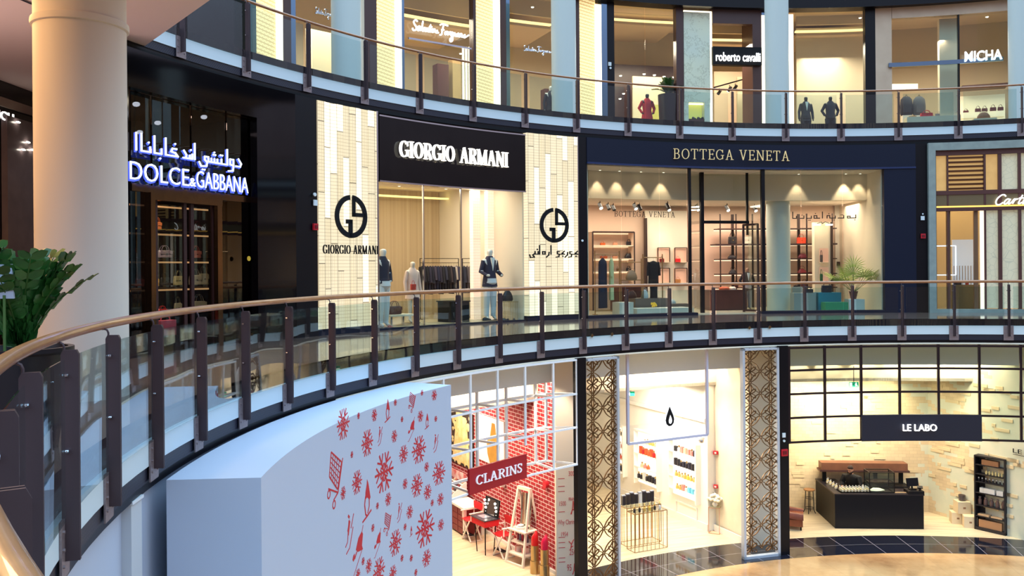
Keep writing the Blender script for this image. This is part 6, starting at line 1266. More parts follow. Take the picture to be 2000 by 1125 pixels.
tr = B(); [tr.tube([J[0], J[6 + k*4], J[7 + k*4], J[8 + k*4]], .06, 10, rs=[.07, .07, .055, .042]) for k in (0, 1)]; tr.build('trousers', mbl, t, True)
for k, q in enumerate(arms):
    w = Vector(q[2]); f = (Vector(q[3]) - w).normalized(); sd = f.cross(Vector((0, 0, 1))).normalized()*(1 if k else -1); b = B(); b.ring([[w + f*u + sd*x + Vector((0, 0, z)) for x, z in ((-1*ww, .006), (ww, .006), (ww, -.006), (-ww, -.006))] for u, ww in ((0, .014), (.02, .02), (.045, .022))])
    for i in range(4): o_ = (i - 1.5)*.0105; L_ = (.036, .042, .04, .03)[i]; s0_ = w + f*.042 + sd*o_; b.tube([s0_, s0_ + f*L_*.5 + sd*o_*.2, s0_ + f*L_*.85 + Vector((0, 0, -.012)), s0_ + f*L_*.9 + Vector((0, 0, -.02))], .005, 6, rs=[.0055, .005, .0045, .004])
    s0_ = w + f*.012 - sd*.014; b.tube([s0_, s0_ + f*.018 - sd*.014, s0_ + f*.034 - sd*.018 + Vector((0, 0, -.008))], .006, 6, rs=[.0065, .006, .005]); b.build('hand', msk, t, True)
B().tube([(.09, -.145, .80), (.05, -.17, .74), (-.02, -.15, .6)], .004, 5).build('apron_cord', m_gold, t) if False else None
# counter things
rg = random.Random(9); k = 0
posn = [(10.68 + .105*i, 28.3 + .12*j) for j in range(3) for i in range(9)] + [(10.62 + .08*(i % 2), 28.75 + .13*i) for i in range(9)]
rown = ['front row', 'middle row', 'back row']
for k, (x, y) in enumerate(posn):
    lab = ('clear gold bottle in the %s of testers, %s from the left' % (rown[k//9], names9[k % 9])) if k < 27 else 'tester bottle on the left arm of the counter, %s from the front' % names9[k - 27]
    o = thing('perfume_bottle', lab, 'bottle', (x, y, 1.15 if k < 27 else 1.121), 0, 'tester bottles on the counter')
    if k == 0:
        b0 = B().lathe([(.028, 0), (.03, .01), (.03, .08), (.012, .095), (.012, .105)], n=12).build('body', mat('pale_perfume', (236, 214, 150), .15, spec=.8), o, True); b1 = B().lathe([(.016, .105), (.016, .15), (0, .152)], n=10).build('stopper', mat('bottle_cap', (236, 236, 232), .3), o); b2 = B().lathe([(.0305, .02), (.0305, .06)], n=12).build('label_band', mat('label_cream', (240, 236, 224), .6), o)
    else:
        for q in (b0, b1, b2): c_ = q.copy(); COL.objects.link(c_); c_.parent = o
t = thing('tray', 'black tray under the rows of tester bottles', 'tray', (11.1, 28.42, 1.121)); B().box(-.5, .5, -.2, .2, 0, .012).box(-.5, .5, -.2, -.19, .0, .03).box(-.5, .5, .19, .2, 0, .03).box(-.5, -.49, -.2, .2, 0, .03).box(.49, .5, -.2, .2, 0, .03).build('body', m_blackm, t)
for o in bpy.data.objects:
    if o.type == 'EMPTY' and str(o.get('label', '')).startswith('clear gold bottle'): o.location.z = 1.134
gc = pt(1717, 963, z=1.12); t = thing('glass_case', 'black framed glass display case on the counter', 'display case', (11.92, 28.42, 1.121), -.06); W, D, H = .78, .5, .66; prs = []
for x in (-W/2, W/2):
    for y in (-D/2, D/2): prs.append(((x, y, 0), (x, y, H)))
for z in (.012, .33, H):
    for s in (-1, 1): prs += [((-W/2, s*D/2, z), (W/2, s*D/2, z)), ((s*W/2, -D/2, z), (s*W/2, D/2, z))]
frame_bars(prs, .024, 'frame', m_black, t); b = B(); b.box(-W/2, W/2, -D/2 - .002, -D/2 + .002, 0, H).box(-W/2, W/2, D/2 - .002, D/2 + .002, 0, H).box(-W/2 - .002, -W/2 + .002, -D/2, D/2, 0, H).box(W/2 - .002, W/2 + .002, -D/2, D/2, 0, H); b.build('glass', m_gl_shop, t); B().box(-W/2, W/2, -D/2, D/2, .325, .335).build('glass_shelf', m_gl_shop, t)
t = thing('paper_bag', 'crumpled white paper lying inside the glass case', 'paper', (11.85, 28.42, 1.15), .1); B().ring([[(x, y*w, z*h + .002) for y, z in ((-1, 0), (1, 0), (.6, 1), (-.5, .8))] for x, w, h in ((-.24, .05, .02), (-.1, .12, .07), (.1, .1, .06), (.24, .04, .01))]).build('body', mat('paper_white', (232, 232, 222), .8), t)
t = thing('till_screen', 'black till monitor at the right end of the counter', 'monitor', (12.9, 28.2, 1.221), .15); B().cb((0, 0, .02), (.2, .16, .03)).build('base', m_black, t); B().cb((0, .02, .11), (.04, .04, .18)).build('stand', m_black, t); B().cb((0, 0, .24), (.4, .04, .26), rx=-.2).build('screen', m_black, t)
t = thing('card_terminal', 'small black card terminal beside the till monitor', 'card terminal', (13.08, 28.06, 1.221), -.3); B().cb((0, 0, .04), (.06, .06, .08)).build('stand', m_black, t); B().cb((0, -.01, .11), (.16, .1, .035), rx=.5).build('handset', m_black, t)
t = thing('spray_bottle', 'white spray bottle beside the person on the counter', 'bottle', (11.38, 28.4, 1.121), .0); B().lathe([(.035, 0), (.037, .01), (.035, .14), (.014, .17), (.014, .19)], n=14).build('body', MC['bottle_cap'], t, True); B().cb((0, -.02, .205), (.025, .07, .025)).build('trigger', MC['bottle_cap'], t)
t = thing('blotter_card', 'tan strip of paper lying right of the glass case', 'paper', (12.5, 28.2, 1.121), -.05); B().box(-.2, .2, -.03, .03, 0, .012).build('body', mat('kraft', (206, 168, 128), .8), t)
# stool, armchair, crates, pot
p = pt(1581, 1002, z=0); t = thing('bar_stool', 'black metal stool with round wooden seat left of the counter', 'stool', (p.x, p.y, 0), .3); B().lathe([(.18, 0), (.19, .015), (.19, .04), (.17, .05), (0, .05)], (0, 0, .78), 24).build('seat', mat('stool_wood', (176, 128, 84), .5), t, True)
for k in range(4): a_ = pi/4 + k*pi/2; B().tube([(.12*cos(a_), .12*sin(a_), .785), (.14*cos(a_), .14*sin(a_), .4), (.15*cos(a_), .15*sin(a_), .12), (.2*cos(a_), .2*sin(a_), .012)], .014, 7).build('leg', m_black, t, True)
for z, R_ in ((.52, .135), (.18, .147)): B().tube([(R_*cos(q), R_*sin(q), z) for q in [2*pi*h/20 for h in range(20)]], .01, 6, closed=True).build('foot_ring', m_black, t)
p = pt(1545, 1030, z=0); m_lea = mat('tan_leather', (136, 72, 44), .4, noise=(4, (112, 56, 36), .3)); t = thing('armchair', 'brown leather club armchair partly hidden by the black pillar', 'armchair', (9.02, 28.35, 0), 1.25)
B().box(-.38, .38, -.36, .36, .12, .34).build('base', m_lea, t); B().box(-.26, .26, -.38, .24, .34, .46).build('seat_cushion', m_lea, t); B().tube([(-.27, .3, .6), (0, .34, .68), (.27, .3, .6)], .13, 12).build('backrest', m_lea, t, True)
for s in (-1, 1): B().ring([[(s*.32 + .1*cos(a_), y, .34 + .2*max(0, sin(a_)) + z) for a_ in [2*pi*h/12 for h in range(12)]] for y, z in ((-.38, 0), (0, .03), (.34, .1))]).build('armrest', m_lea, t, True)
[B().cyl((x, y, 0), (x, y, .12), .025).build('leg', m_blackm, t) for x in (-.32, .32) for y in (-.3, .3)]
m_crate = mat('pale_crate', (232, 212, 176), .7)
def crate(lab, x, y, z, rz, s=.36): t = thing('wooden_crate', lab, 'crate', (x, y, z), rz); B().box(-s/2, s/2, -s/2, s/2, 0, s*.95).build('body', m_crate, t); B().box(-s*.1, s*.1, -s/2 - .003, -s/2, s*.4, s*.55).build('stamp', mat('stamp_brown', (150, 110, 80), .7), t); return s*.95
pa = pt(1873, 1022, z=0); pb = pt(1893, 1028, z=0); h = crate('pale wooden crate at left under the stacked crate', pa.x - .02, pa.y + .1, 0, -.25, .38); crate('pale wooden crate at right under the stacked crate', pb.x + .0, pb.y - .02, 0, -.3, .38); crate('pale wooden crate stacked on top of two others', (pa.x + pb.x)/2 + .02, (pa.y + pb.y)/2 + .16, h + .002, -.1, .4)
t = thing('candle_pot', 'grey glass candle pot on the topmost crate', 'candle', ((pa.x + pb.x)/2 + .02, (pa.y + pb.y)/2 + .16, h + .384)); B().lathe([(.08, 0), (.1, .02), (.11, .19), (.1, .19), (.09, .05), (0, .05)], n=20).build('body', mat('smoked_pot', (92, 84, 84), .3), t, True); B().lathe([(.101, .1), (.106, .14)], n=20).build('band', mat('amber_band', (200, 140, 80), .5), t)
# bookcase
s0 = pt(1903, 1033, z=0); s1 = pt(1964, 1047, z=0); W = (s1 - s0).length; H = 2.38; rzb = atan2(s1.y - s0.y, s1.x - s0.x); M = Matrix.Rotation(rzb, 4, 'Z'); c = (s0 + s1)/2
m_case = mat('case_black', (30, 26, 32), .5); t = thing('bookcase', 'tall black open shelf unit against the tiled right wall', 'shelf', (c.x, c.y, 0), rzb); D = .3
B().box(-W/2, -W/2 + .04, 0, D, 0, H).box(W/2 - .04, W/2, 0, D, 0, H).box(-W/2, W/2, D - .02, D, 0, H).box(-W/2, W/2, 0, D, H - .04, H).box(-W/2, W/2, 0, D, .0, .1).build('carcass', m_case, t)
zs = [.1, .46, .8, 1.2, 1.55, 1.8, 2.1]
for z in zs[1:]: B().box(-W/2 + .04, W/2 - .04, .01, D - .02, z - .03, z).build('shelf', m_case, t)
def inb(u, z, y=.1): q = M @ Vector((u, y, 0)); return (c.x + q.x, c.y + q.y, z)
def bxi(name, lab, cat, u, z, w, h, d, m, y=.13, group=None): o = thing(name, lab, cat, inb(u, z + .001, y), rzb, group); B().box(-w/2, w/2, -d/2, d/2, 0, h).build('body', m, o); return o
kr = mat('kraft', (206, 168, 128), .8); 
for i, u in enumerate((-.2, .0, .2)): bxi('kraft_box', 'tan box on the top shelf of the black unit, %s' % ('left', 'middle', 'right')[i], 'box', u*W*.9, zs[6], .17, .16, .18, mat('tan_box', (150, 106, 74), .7))
bxi('kraft_box', 'wide brown cardboard box on the bottom shelf', 'box', 0, zs[0], W*.74, .24, .2, mat('tan_box2', (172, 126, 88), .7)); bxi('flat_parcel', 'flat tan parcel pile on the second lowest shelf, left', 'parcel', -W*.22, zs[1], .34, .05, .2, kr); bxi('flat_parcel', 'flat tan parcel pile on the second lowest shelf, right', 'parcel', W*.2, zs[1], .34, .04, .2, kr)
for i in range(5):
    o = thing('glass_jar', 'dark lidded glass jar on the middle shelf, %s from the left' % names9[i], 'jar', inb(-W*.38 + W*.76*i/4, zs[2] + .001, .14), 0, 'jars on the middle shelf'); B().lathe([(.055, 0), (.06, .02), (.06, .15), (.035, .2), (.035, .215)], n=14).build('body', mat('amber_jar', (110, 84, 76), .2), o, True); B().lathe([(.04, .215), (.042, .245), (.02, .26), (0, .262)], n=12).build('lid', mat('jar_lid', (150, 130, 120), .3), o)
for i, u in enumerate((-.28, -.05, .3)): bxi('white_box', 'white box on the shelf above the jars, %s' % ('left', 'middle, longest', 'right')[i], 'box', u*W, zs[3], (.12, .36, .2)[i], .15, .16, mat('box_white', (226, 224, 220), .6))
for i in range(8): o = thing('small_bottle', 'small white capped bottle on the shelf above the white boxes, %s from the left' % names9[i], 'bottle', inb(-W*.4 + W*.8*i/7, zs[4] + .001, .12), 0, 'small bottles in the black unit'); B().lathe([(.025, 0), (.025, .07), (.012, .08), (.012, .1)], n=10).build('body', mat('dk_glass', (50, 44, 50), .2), o); B().lathe([(.02, .08), (.02, .12)], n=10).build('cap', MC['bottle_cap'], o)
for i in range(6): o = thing('small_bottle', 'pale lit bottle on the fifth shelf up, %s from the left' % names9[i], 'bottle', inb(-W*.15 + W*.5*i/5, zs[5] + .001, .12), 0, 'pale bottles in the black unit'); B().lathe([(.03, 0), (.03, .09), (.012, .1), (.012, .13)], n=10).build('body', mat('pale_perfume', (236, 214, 150), .15), o)
q = pt(1659, 751, Y=28.2); t = thing('exit_sign', 'green running man exit sign hanging in the tiled shop', 'sign', q + Vector((.14, 0, 0)), .0); B().box(-.15, .15, -.015, .015, -.08, .08).build('panel', mat('exit_green', (20, 150, 110), .4, emit=.8), t); B().box(-.14, -.06, -.02, -.015, -.06, .06).build('door_mark', MC['sign_white'], t); B().cyl((0, 0, .08), (0, 0, .6), .01).build('hanger', m_black, t)
b = B(); b.bar((.05, -.018, -.05), (.08, -.018, 0), .02); b.bar((.08, -.018, 0), (.05, -.018, .03), .025); b.bar((.08, -.018, 0), (.11, -.018, -.05), .02); b.bar((.03, -.018, .0), (.09, -.018, .03), .015); b.ell((.07, -.018, .055), .015, 8, 5); b.build('figure_mark', MC['sign_white'], t)
q = pt(1251, 769, Y=27.6) ; t = thing('exit_sign', 'small green exit sign high in the fragrance shop', 'sign', pt(1232, 769, Y=27.6), 0); B().box(-.12, .12, -.012, .012, -.07, .07).build('panel', MC['exit_green'], t); B().box(-.1, -.03, -.016, -.012, -.05, .05).build('door_mark', MC['sign_white'], t); B().cyl((0, 0, .07), (0, 0, .4), .008).build('hanger', m_black, t)
s_, z_ = onw(1994, 882, LB, LC); q = LB + (LC - LB).normalized()*(s_ - .06); t = thing('wall_lettering', 'small dark underlined LE letters at the right edge of the tiled wall', 'sign', (q.x - .03, q.y, z_), atan2((LC - LB).y, (LC - LB).x)); text('LE', .3, .13, .01, m=m_blackm, parent=t, loc=(0, -.03, 0)); B().box(-.15, .25, -.04, -.03, -.12, -.105).build('underline', m_blackm, t)
# ---- red brick cosmetics shop
KA, KB = Vector((1.3, 23.8)), Vector((-3.9, 33.7)); dK = (KA - KB).normalized(); rzK = atan2(dK.y, dK.x); nK = Vector((dK.y, -dK.x)) * 1.0
if nK.x > 0: nK = -nK
m_brick = mat('red_brick', (168, 34, 42), .7); nt = m_brick.node_tree; (x, y, z), v = axes(nt)
u = mth(nt, 'ADD', mth(nt, 'MULTIPLY', x, float(dK.x)), mth(nt, 'MULTIPLY', y, float(dK.y))); bk = nt.nodes.new('ShaderNodeTexBrick'); nt.links.new(comb(nt, u, z), bk.inputs['Vector']); bk.inputs['Scale'].default_value = 1.; bk.inputs['Brick Width'].default_value = .3; bk.inputs['Row Height'].default_value = .115; bk.inputs['Mortar Size'].default_value = .011; bk.inputs['Mortar Smooth'].default_value = .1
bk.inputs['Color1'].default_value = (*lin((168, 30, 40)), 1); bk.inputs['Color2'].default_value = (*lin((148, 26, 36)), 1); bk.inputs['Mortar'].default_value = (*lin((232, 200, 196)), 1); nt.links.new(bk.outputs['Color'], nt.nodes['Principled BSDF'].inputs['Base Color'])
sK = lambda s: KA + (KB - KA).normalized()*s
st(B().wall(KA, KB, 0, 4.68, -.2).build('wall_right', m_brick)); st(B().wall(KA, sK(1.25), 4.68, 5.95, -.2).build('wall_right', m_brick)); st(B().wall(KA + nK*.03, KB + nK*.03, 0, .1, -.04).build('baseboard_right', m_skt))
st(B().wall((-3.9, 33.7), (-9, 31), 0, 4.68, -.1).build('wall_back', m_warmw))
a, b = pt(1086, 1000, r=16.5), pt(1129, 1000, r=16.2); st(B().wall(a, b, 0, 5.95, .15).build('wall_panel', mat('cream_story_wall', (240, 222, 198), .8)))
rz = atan2(b.y - a.y, b.x - a.x); m_rl = mat('story_red', (206, 84, 84), .6); m_rs = mat('story_red_strong', (200, 30, 36), .6)
sw = thing('wall_graphics', 'red timeline words and tower drawings on the cream wall', 'wall graphics', (a.x, a.y, 0), rz); WW = (b - a).to_2d().length
def wt(s, u, py, w, h, m=m_rl, off=0): z = pt(1107, py, r=16.35).z; text(s, w*WW, h, .004, off, m=m, parent=sw, loc=(u*WW, -.002, z))
for s, u, y, w, h, m_ in (('3000', .75, 925, .34, .13, m_rl), ('FRANCE', .78, 975, .4, .09, m_rs), ('1500', .3, 983, .3, .12, m_rl), ('Why Clarins?', .5, 1021, .88, .17, m_rl), ('1954', .38, 1043, .3, .12, m_rl), ('250', .74, 1079, .3, .16, m_rl), ('95', .58, 1109, .2, .18, m_rl)): wt(s, u, y, w, h, m_)
def tower(u, py, h): z = pt(1107, py, r=16.35).z; b = B(); [b.slat([(s*x0 + 0, z0), (s*x1, z0), (s*x3, z1), (s*x2, z1)], -.004, -.001) for s in (-1, 1) for x0, x1, x2, x3, z0, z1 in ((.12*h, .22*h, .04*h, .1*h, 0, .35*h), (.03*h, .1*h, .0, .04*h, .33*h, h))]; b.slat([(-.1*h, .3*h), (.1*h, .3*h), (.08*h, .37*h), (-.08*h, .37*h)], -.004, -.001); o = b.build('tower_drawing', m_rs, sw); o.location = (u*WW, 0, z)
tower(.78, 1005, .36); tower(.82, 1123, .3); 
for y in (935, 950, 960, 1000, 1050, 1060, 1070, 1090, 1098): z = pt(1107, y, r=16.35).z; o = B().slat([(.1*WW, 0), (.4*WW, 0), (.4*WW, .018), (.1*WW, .018)], -.003, -.001).build('text_line', m_rl, sw); o.location = (0, 0, z)
z = pt(1107, 1065, r=16.35).z; o = strokes([[(0, 0), (.1, .4), (.3, .7)], [(.1, .4), (-.15, .6)], [(.05, .2), (.25, .3)]], .14, .3, .02, .004, 'sprig_drawing', m_rs, sw); o.location = (.68*WW, 0, z)
# frame of white bars in two planes
g = thing('tube_trellis', 'white square-tube lattice frame above the red brick shop', 'trellis'); m_wt = mat('white_tube_paint', (240, 240, 240), .4)
fx = (812, 866, 919, 972, 1026, 1081, 1127); fr_ = [th(x, 15.32, 800) for x in fx]; fz = [6.1] + [pt(1081, y, r=15.32).z for y in (776, 843, 917)]
bxs_ = (821, 876, 932, 989, 1046); ba = [th(x, 16.45, 850) for x in bxs_] + [fr_[-1] - .004]; bz_ = [pt(1046, y, r=16.45).z for y in (772, 838, 904)]
for i, a in enumerate(fr_): B().arc(15.3, 15.345, a - .0016, a + .0016, fz[3] if i != 4 else fz[2] - .2, 6.1, 1).build('upright', m_wt, g)
for i, a in enumerate(ba): B().arc(16.42, 16.48, a - .0018, a + .0018, bz_[2], bz_[0] + .3, 1).build('upright', m_wt, g)
for z in fz: B().arc(15.3, 15.345, fr_[0], fr_[-1], z - .022, z + .022).build('crossbar', m_wt, g)
for z in bz_: B().arc(16.42, 16.48, ba[0], ba[-1], z - .03, z + .03).build('crossbar', m_wt, g)
for j in range(3):
    for i in range(len(ba)): p0 = P(15.32, fr_[i + 1] if i < 5 else fr_[-1], fz[j + 1]); p1 = P(16.45, ba[i], bz_[j]); B().bar(p0, p1, .05).build('link_bar', m_wt, g)
a = pt(917, 938, r=15.26); b = pt(1029, 911, r=15.26); zc = pt(973, 925, r=15.26).z
t = thing('shop_sign', 'red sign board with white serif letters on the white trellis', 'sign', ((a.x + b.x)/2, (a.y + b.y)/2, zc), atan2(b.y - a.y, b.x - a.x)); W = (b - a).to_2d().length; H = 48*a.y/F*1.06; B().box(-W/2, W/2, 0, .06, -H/2, H/2).build('board', mat('sign_red', (168, 16, 34), .4), t); glyphs('CLARINS', W*.8, H*.36, T=.12, t=.05, gap=.1, depth=.03, m=mat('letter_pale', (232, 232, 240), .4, emit=.3), parent=t, loc=(0, 0, 0))
# posters
def poster(lab, x0, x1, y0, y1, m, A=KA, Bp=KB):
    s0, z0 = onw((x0 + x1)/2, y1, A, Bp); s1, z1 = onw((x0 + x1)/2, y0, A, Bp); a_, b_ = onw(x0, 850, A, Bp)[0], onw(x1, 850, A, Bp)[0]; q = sK((a_ + b_)/2) + nK*.03
    t = thing('poster', lab, 'poster', (q.x, q.y, z0), rzK); W = abs(a_ - b_); B().box(-W/2, W/2, -.02, .02, 0, z1 - z0).build('board', m, t); return t, W, z1 - z0
t, W, H = poster('large poster of a cropped face with white blossoms', 866, 926, 800, 905, mat('poster_dark', (60, 44, 36), .6, noise=(1.2, (36, 28, 24), .2))); b = B()
b.slat([(-W*.5, H*.3), (-W*.28, H*.28), (-W*.16, H*.5), (-W*.2, H*.8), (-W*.32, H), (-W*.5, H)], -.024, -.021); b.build('face_print', mat('face_tone', (206, 150, 116), .6, noise=(2, (170, 106, 76), .3)), t); rg = random.Random(2); b = B()
b.slat([(-.15*W, .05*H), (.42*W, .05*H), (.3*W, .9*H), (0, .9*H)], -.0255, -.021)
for i in range(60): cx_, cz_ = rg.uniform(-.15, .42)*W, rg.uniform(.02, .95)*H; R_ = rg.uniform(.04, .13); b.slat([(cx_ + R_*(1 + .3*sin(3*q))*cos(q), max(0.01, min(H - .01, cz_ + R_*sin(q)))) for q in [2*pi*h/10 for h in range(10)]], -.0262 - i*.0002, -.021)
b.build('blossom_print', mat('blossom_print', (236, 216, 170), .6, noise=(3, (214, 170, 90), .25)), t)
t, W, H = poster('white poster with a golden bottle drawing', 931, 987, 815, 905, mat('poster_white', (232, 222, 212), .6)); B().slat([(-.12*W + .15*W, .0), (.3*W, 0), (.34*W, .2*H), (.36*W, .45*H), (.25*W, .62*H), (.2*W, .9*H), (.1*W, .9*H), (.04*W, .62*H), (-.08*W, .45*H), (-.06*W, .2*H)], -.026, -.021).build('bottle_print', mat('gold_print', (206, 156, 70), .4, .2, noise=(2, (150, 104, 40), .3)), t)
# counter with red drawers along the wall
cx0 = Vector((-1.58, 27.43)); dd = (KB - KA).normalized(); pr = Vector((-nK.x, -nK.y)); c = cx0 + dd*1.6 + pr*.36
t = thing('counter', 'white table with dark red drawer stacks by the brick wall', 'counter', (c.x, c.y, 0), rzK)
B().box(-1.6, 1.6, -.36, .36, .86, .93).build('tabletop', m_skt, t)
for x in (-1.56, -.5, .5, 1.56): [B().box(x - .045, x + .045, y - .045, y + .045, 0, .86).build('leg', m_skt, t) for y in (-.31, .31)]
m_rdk = mat('dark_red_lacquer', (120, 24, 34), .45)
for x0, x1 in ((-1.5, -.55), (-.45, .45), (.55, 1.5)): 
    o = B().box(x0, x1, -.3, .3, .04, .84).build('drawer_unit', m_rdk, t); [B().box(x0 + .02 + (x1 - x0)/2*c_, x0 - .02 + (x1 - x0)/2*(c_ + 1), -.315, -.3, .06 + .195*k, .235 + .195*k).build('drawer', m_rdk, o) for k in range(4) for c_ in (0, 1)]
t2 = thing('tester_stand', 'white stepped tester stand with rows of cosmetics on the white table', 'display stand', (c.x + dd.x*.3, c.y + dd.y*.3, .931), rzK)
B().slat([(0, 0), (0, 0)], 0, 0) if False else None
b = B(); b.prism([(-1.2, -.3), (.7, -.3), (.7, .3), (-1.2, .3)], 0, .04)
for x in (-1.2, .68): b.add([(x, -.3, 0), (x, .3, 0), (x, .3, .5), (x, .18, .46), (x, -.3, .08), (x + .02, -.3, 0), (x + .02, .3, 0), (x + .02, .3, .5), (x + .02, .18, .46), (x + .02, -.3, .08)], [(0, 1, 2, 3, 4), (9, 8, 7, 6, 5), (0, 4, 9, 5), (4, 3, 8, 9), (3, 2, 7, 8), (2, 1, 6, 7), (1, 0, 5, 6)])
b.build('frame', m_skt, t2); B().box(-1.18, .68, .26, .28, .04, .75).build('header', mat('print_red_white', (226, 200, 196), .6, noise=(3, (200, 90, 90), .1)), t2)
rg = random.Random(6)
for k in range(4):
    s = B().cb((-.25, -.2 + .14*k, .12 + .1*k), (1.86, .12, .02), rx=.6).build('step', m_skt, t2); b = B()
for k in range(4):
    for i in range(12): c_ = ((60, 40, 44), (120, 40, 50), (200, 160, 130), (150, 70, 60))[(i + k) % 4]; o = B().cb((-1.08 + i*.15, -.21 + .14*k, .16 + .1*k), (.1, .06, .07), rx=.6).build('tester', mat('tester_%d' % c_[0], c_, .4), t2)
area('shop_lamp', (-2.6, 27.2, 4.5), (0, 0, 0), 2.5, 4, 420, (255, 236, 214)); tq = th(980, 17.3, 900); area('shop_lamp', P(17.35, tq, 5.85), (0, 0, -tq), 2.4, .5, 200, (255, 236, 214)); tq = th(1100, 15.8, 900); spot('spot_light', P(15.72, tq, 6.05), P(16.4, tq, 3), 260, (255, 240, 220), 1.3, .6)  # last spot is added to brighten the cream wall, no fixture there
spot('spot_light', (-1.2, 25.2, 4.5), (.1, 26, 1.5), 150, (255, 220, 185), 1.5, .6)
# director chairs
m_cw = mat('chair_white', (236, 228, 216), .5); m_cr = mat('canvas_red', (206, 28, 36), .8)
def dchair(lab, px, py, rz):
    p = pt(px, py, z=0); t = thing('director_chair', lab, 'chair', (p.x, p.y, 0), rz); hs = .66
    for y in (-.22, .22):
        B().bar((-.24, y, .015), (.22, y, hs), .035).build('leg', m_cw, t); B().bar((.24, y*.86, .015), (-.22, y*.86, hs), .035).build('leg', m_cw, t)
    for s in (-1, 1):
        B().bar((s*.25, -.22, .02), (s*.25, .22, .02), .03).build('foot_rail', m_cw, t); B().bar((s*.26, -.18, hs), (s*.26, -.18, hs + .22), .03).build('arm_post', m_cw, t); B().bar((s*.26, .22, hs), (s*.26, .26, 1.16), .03).build('back_post', m_cw, t); B().box(s*.26 - .03, s*.26 + .03, -.24, .24, hs + .22, hs + .245).build('armrest', m_cw, t)
    B().add([(-.26, -.22, hs + .01), (0, -.22, hs - .03), (.26, -.22, hs + .01), (-.26, .22, hs + .01), (0, .22, hs - .03), (.26, .22, hs + .01), (-.26, -.22, hs - .01), (0, -.22, hs - .05), (.26, -.22, hs - .01), (-.26, .22, hs - .01), (0, .22, hs - .05), (.26, .22, hs - .01)], [(0, 1, 4, 3), (1, 2, 5, 4), (9, 10, 7, 6), (10, 11, 8, 7), (0, 6, 7, 1), (1, 7, 8, 2), (3, 4, 10, 9), (4, 5, 11, 10), (0, 3, 9, 6), (2, 8, 11, 5)]).build('seat', m_cr, t)
    B().box(-.27, .27, .23, .245, .92, 1.14).build('backrest', m_cr, t); B().box(-.24, .24, -.2, -.06, .2, .225).build('footrest', m_blackm, t); return t
dchair('red canvas director chair behind the makeup table', 922, 1054, rzK + .1); dchair('red canvas director chair in front of the makeup table', 984, 1086, rzK + .15)
# makeup station
p = pt(948, 1079, z=0); t = thing('makeup_station', 'red makeup box on black legs with a lamp-framed mirror lid', 'table', (p.x, p.y, 0), rzK + .1)
for x, y in ((-.3, -.18), (.3, -.18), (-.3, .18), (.3, .18)): B().bar((x*.8, y*.8, 0), (x, y, .86), .022).build('leg', m_blackm, t)
B().box(-.38, .38, -.25, .25, .86, 1.06).build('case', m_cr, t); B().box(-.4, .4, -.27, .27, 1.04, 1.07).build('tray', mat('tray_dark', (56, 56, 66), .25), t); B().box(-.2, .15, -.15, .1, 1.07, 1.085).build('palette', mat('palette_grey', (190, 190, 200), .2, .6), t)
ld = B().cb((0, .25, 1.32), (.76, .05, .52), rx=-.15).build('mirror_lid', m_blackm, t); B().cb((0, .222, 1.32), (.42, .008, .46), rx=-.15).build('mirror', mat('mirror', (235, 225, 205), .03, 1), ld)
for s in (-1, 1):
    for k in range(4): B().ell((s*.29, .2 - .02*k + .03, 1.14 + .115*k), .035, 10, 6).build('bulb', m_bulb, ld, True)
spot('mirror_lamp', (p.x - .3, p.y - .2, 1.5), (p.x - .3, p.y - .2, 0), 8, (255, 235, 210), 2.4)
# ladder display mirror
p = pt(1024, 1100, z=0); t = thing('ladder_display', 'white A-frame ladder stand with mirror and shelves', 'display stand', (p.x + .02, p.y + .12, 0), rzK + .25); H = 2.15; m_lw = mat('ladder_white', (240, 226, 206), .5)
for s in (-1, 1): B().bar((s*.36, -.42, 0), (s*.24, .0, H), .06).build('leg', m_lw, t); B().bar((s*.36, .42, 0), (s*.24, .03, H), .05).build('leg', m_lw, t)
B().bar((-.26, 0, H - .03), (.26, 0, H - .03), .09).build('top_rail', m_lw, t); B().bar((-.36, -.42, .03), (.36, -.42, .03), .06).build('bottom_rail', m_lw, t); B().cb((0, .06, 1.42), (.42, .02, 1.1), rx=-.1).build('mirror', MC['mirror'], t)
for z, w, d in ((.95, .74, .62), (.6, .64, .5), (.28, .7, .66)): B().box(-w/2, w/2, -d/2 - .02, d/2 - .05, z - .02, z + .02).build('shelf', m_lw, t)
tt = t
def onl(x, y, z): M = Matrix.Rotation(tt.rotation_euler.z, 4, 'Z'); q = M @ Vector((x, y, 0)); return (tt.location.x + q.x, tt.location.y + q.y, z)
rg = random.Random(5)
for i, (x, c_, n_) in enumerate(((-.2, (150, 60, 80), 'rose'), (-.1, (110, 110, 140), 'grey-blue'), (0, (190, 40, 60), 'red'), (.1, (120, 100, 130), 'lilac-grey'), (.2, (90, 70, 90), 'plum'))): o = thing('cosmetic_bottle', '%s cosmetics bottle on the ladder stand middle shelf' % n_, 'bottle', onl(x, -.08, .621)); B().lathe([(.035, 0), (.037, .01), (.035, .16), (.015, .18)], n=12).build('body', mat('cos_%d' % c_[0], c_, .3), o, True); B().lathe([(.018, .18), (.018, .23)], n=10).build('cap', m_chrome, o)
for i, x in enumerate((-.15, .12)): o = thing('gift_box', 'pink and white gift box on the lowest ladder shelf, %s' % ('left' if i == 0 else 'right'), 'box', onl(x, -.1, .301), .3); B().box(-.09, .09, -.07, .07, 0, .16).build('body', mat('gift_pink', (226, 190, 180), .6), o); B().box(-.092, .092, -.02, .02, 0, .162).build('ribbon', m_cr, o)
o = thing('leaflet_stack', 'white leaflets and cloth on the ladder stand top shelf', 'papers', onl(-.05, -.1, .971), .2); B().cb((0, 0, .03), (.3, .24, .06)).build('body', MC['paper_white'], o); B().ell((0, .02, .09), (.1, .08, .04), 10, 6).build('cloth', MC['paper_white'], o, True)
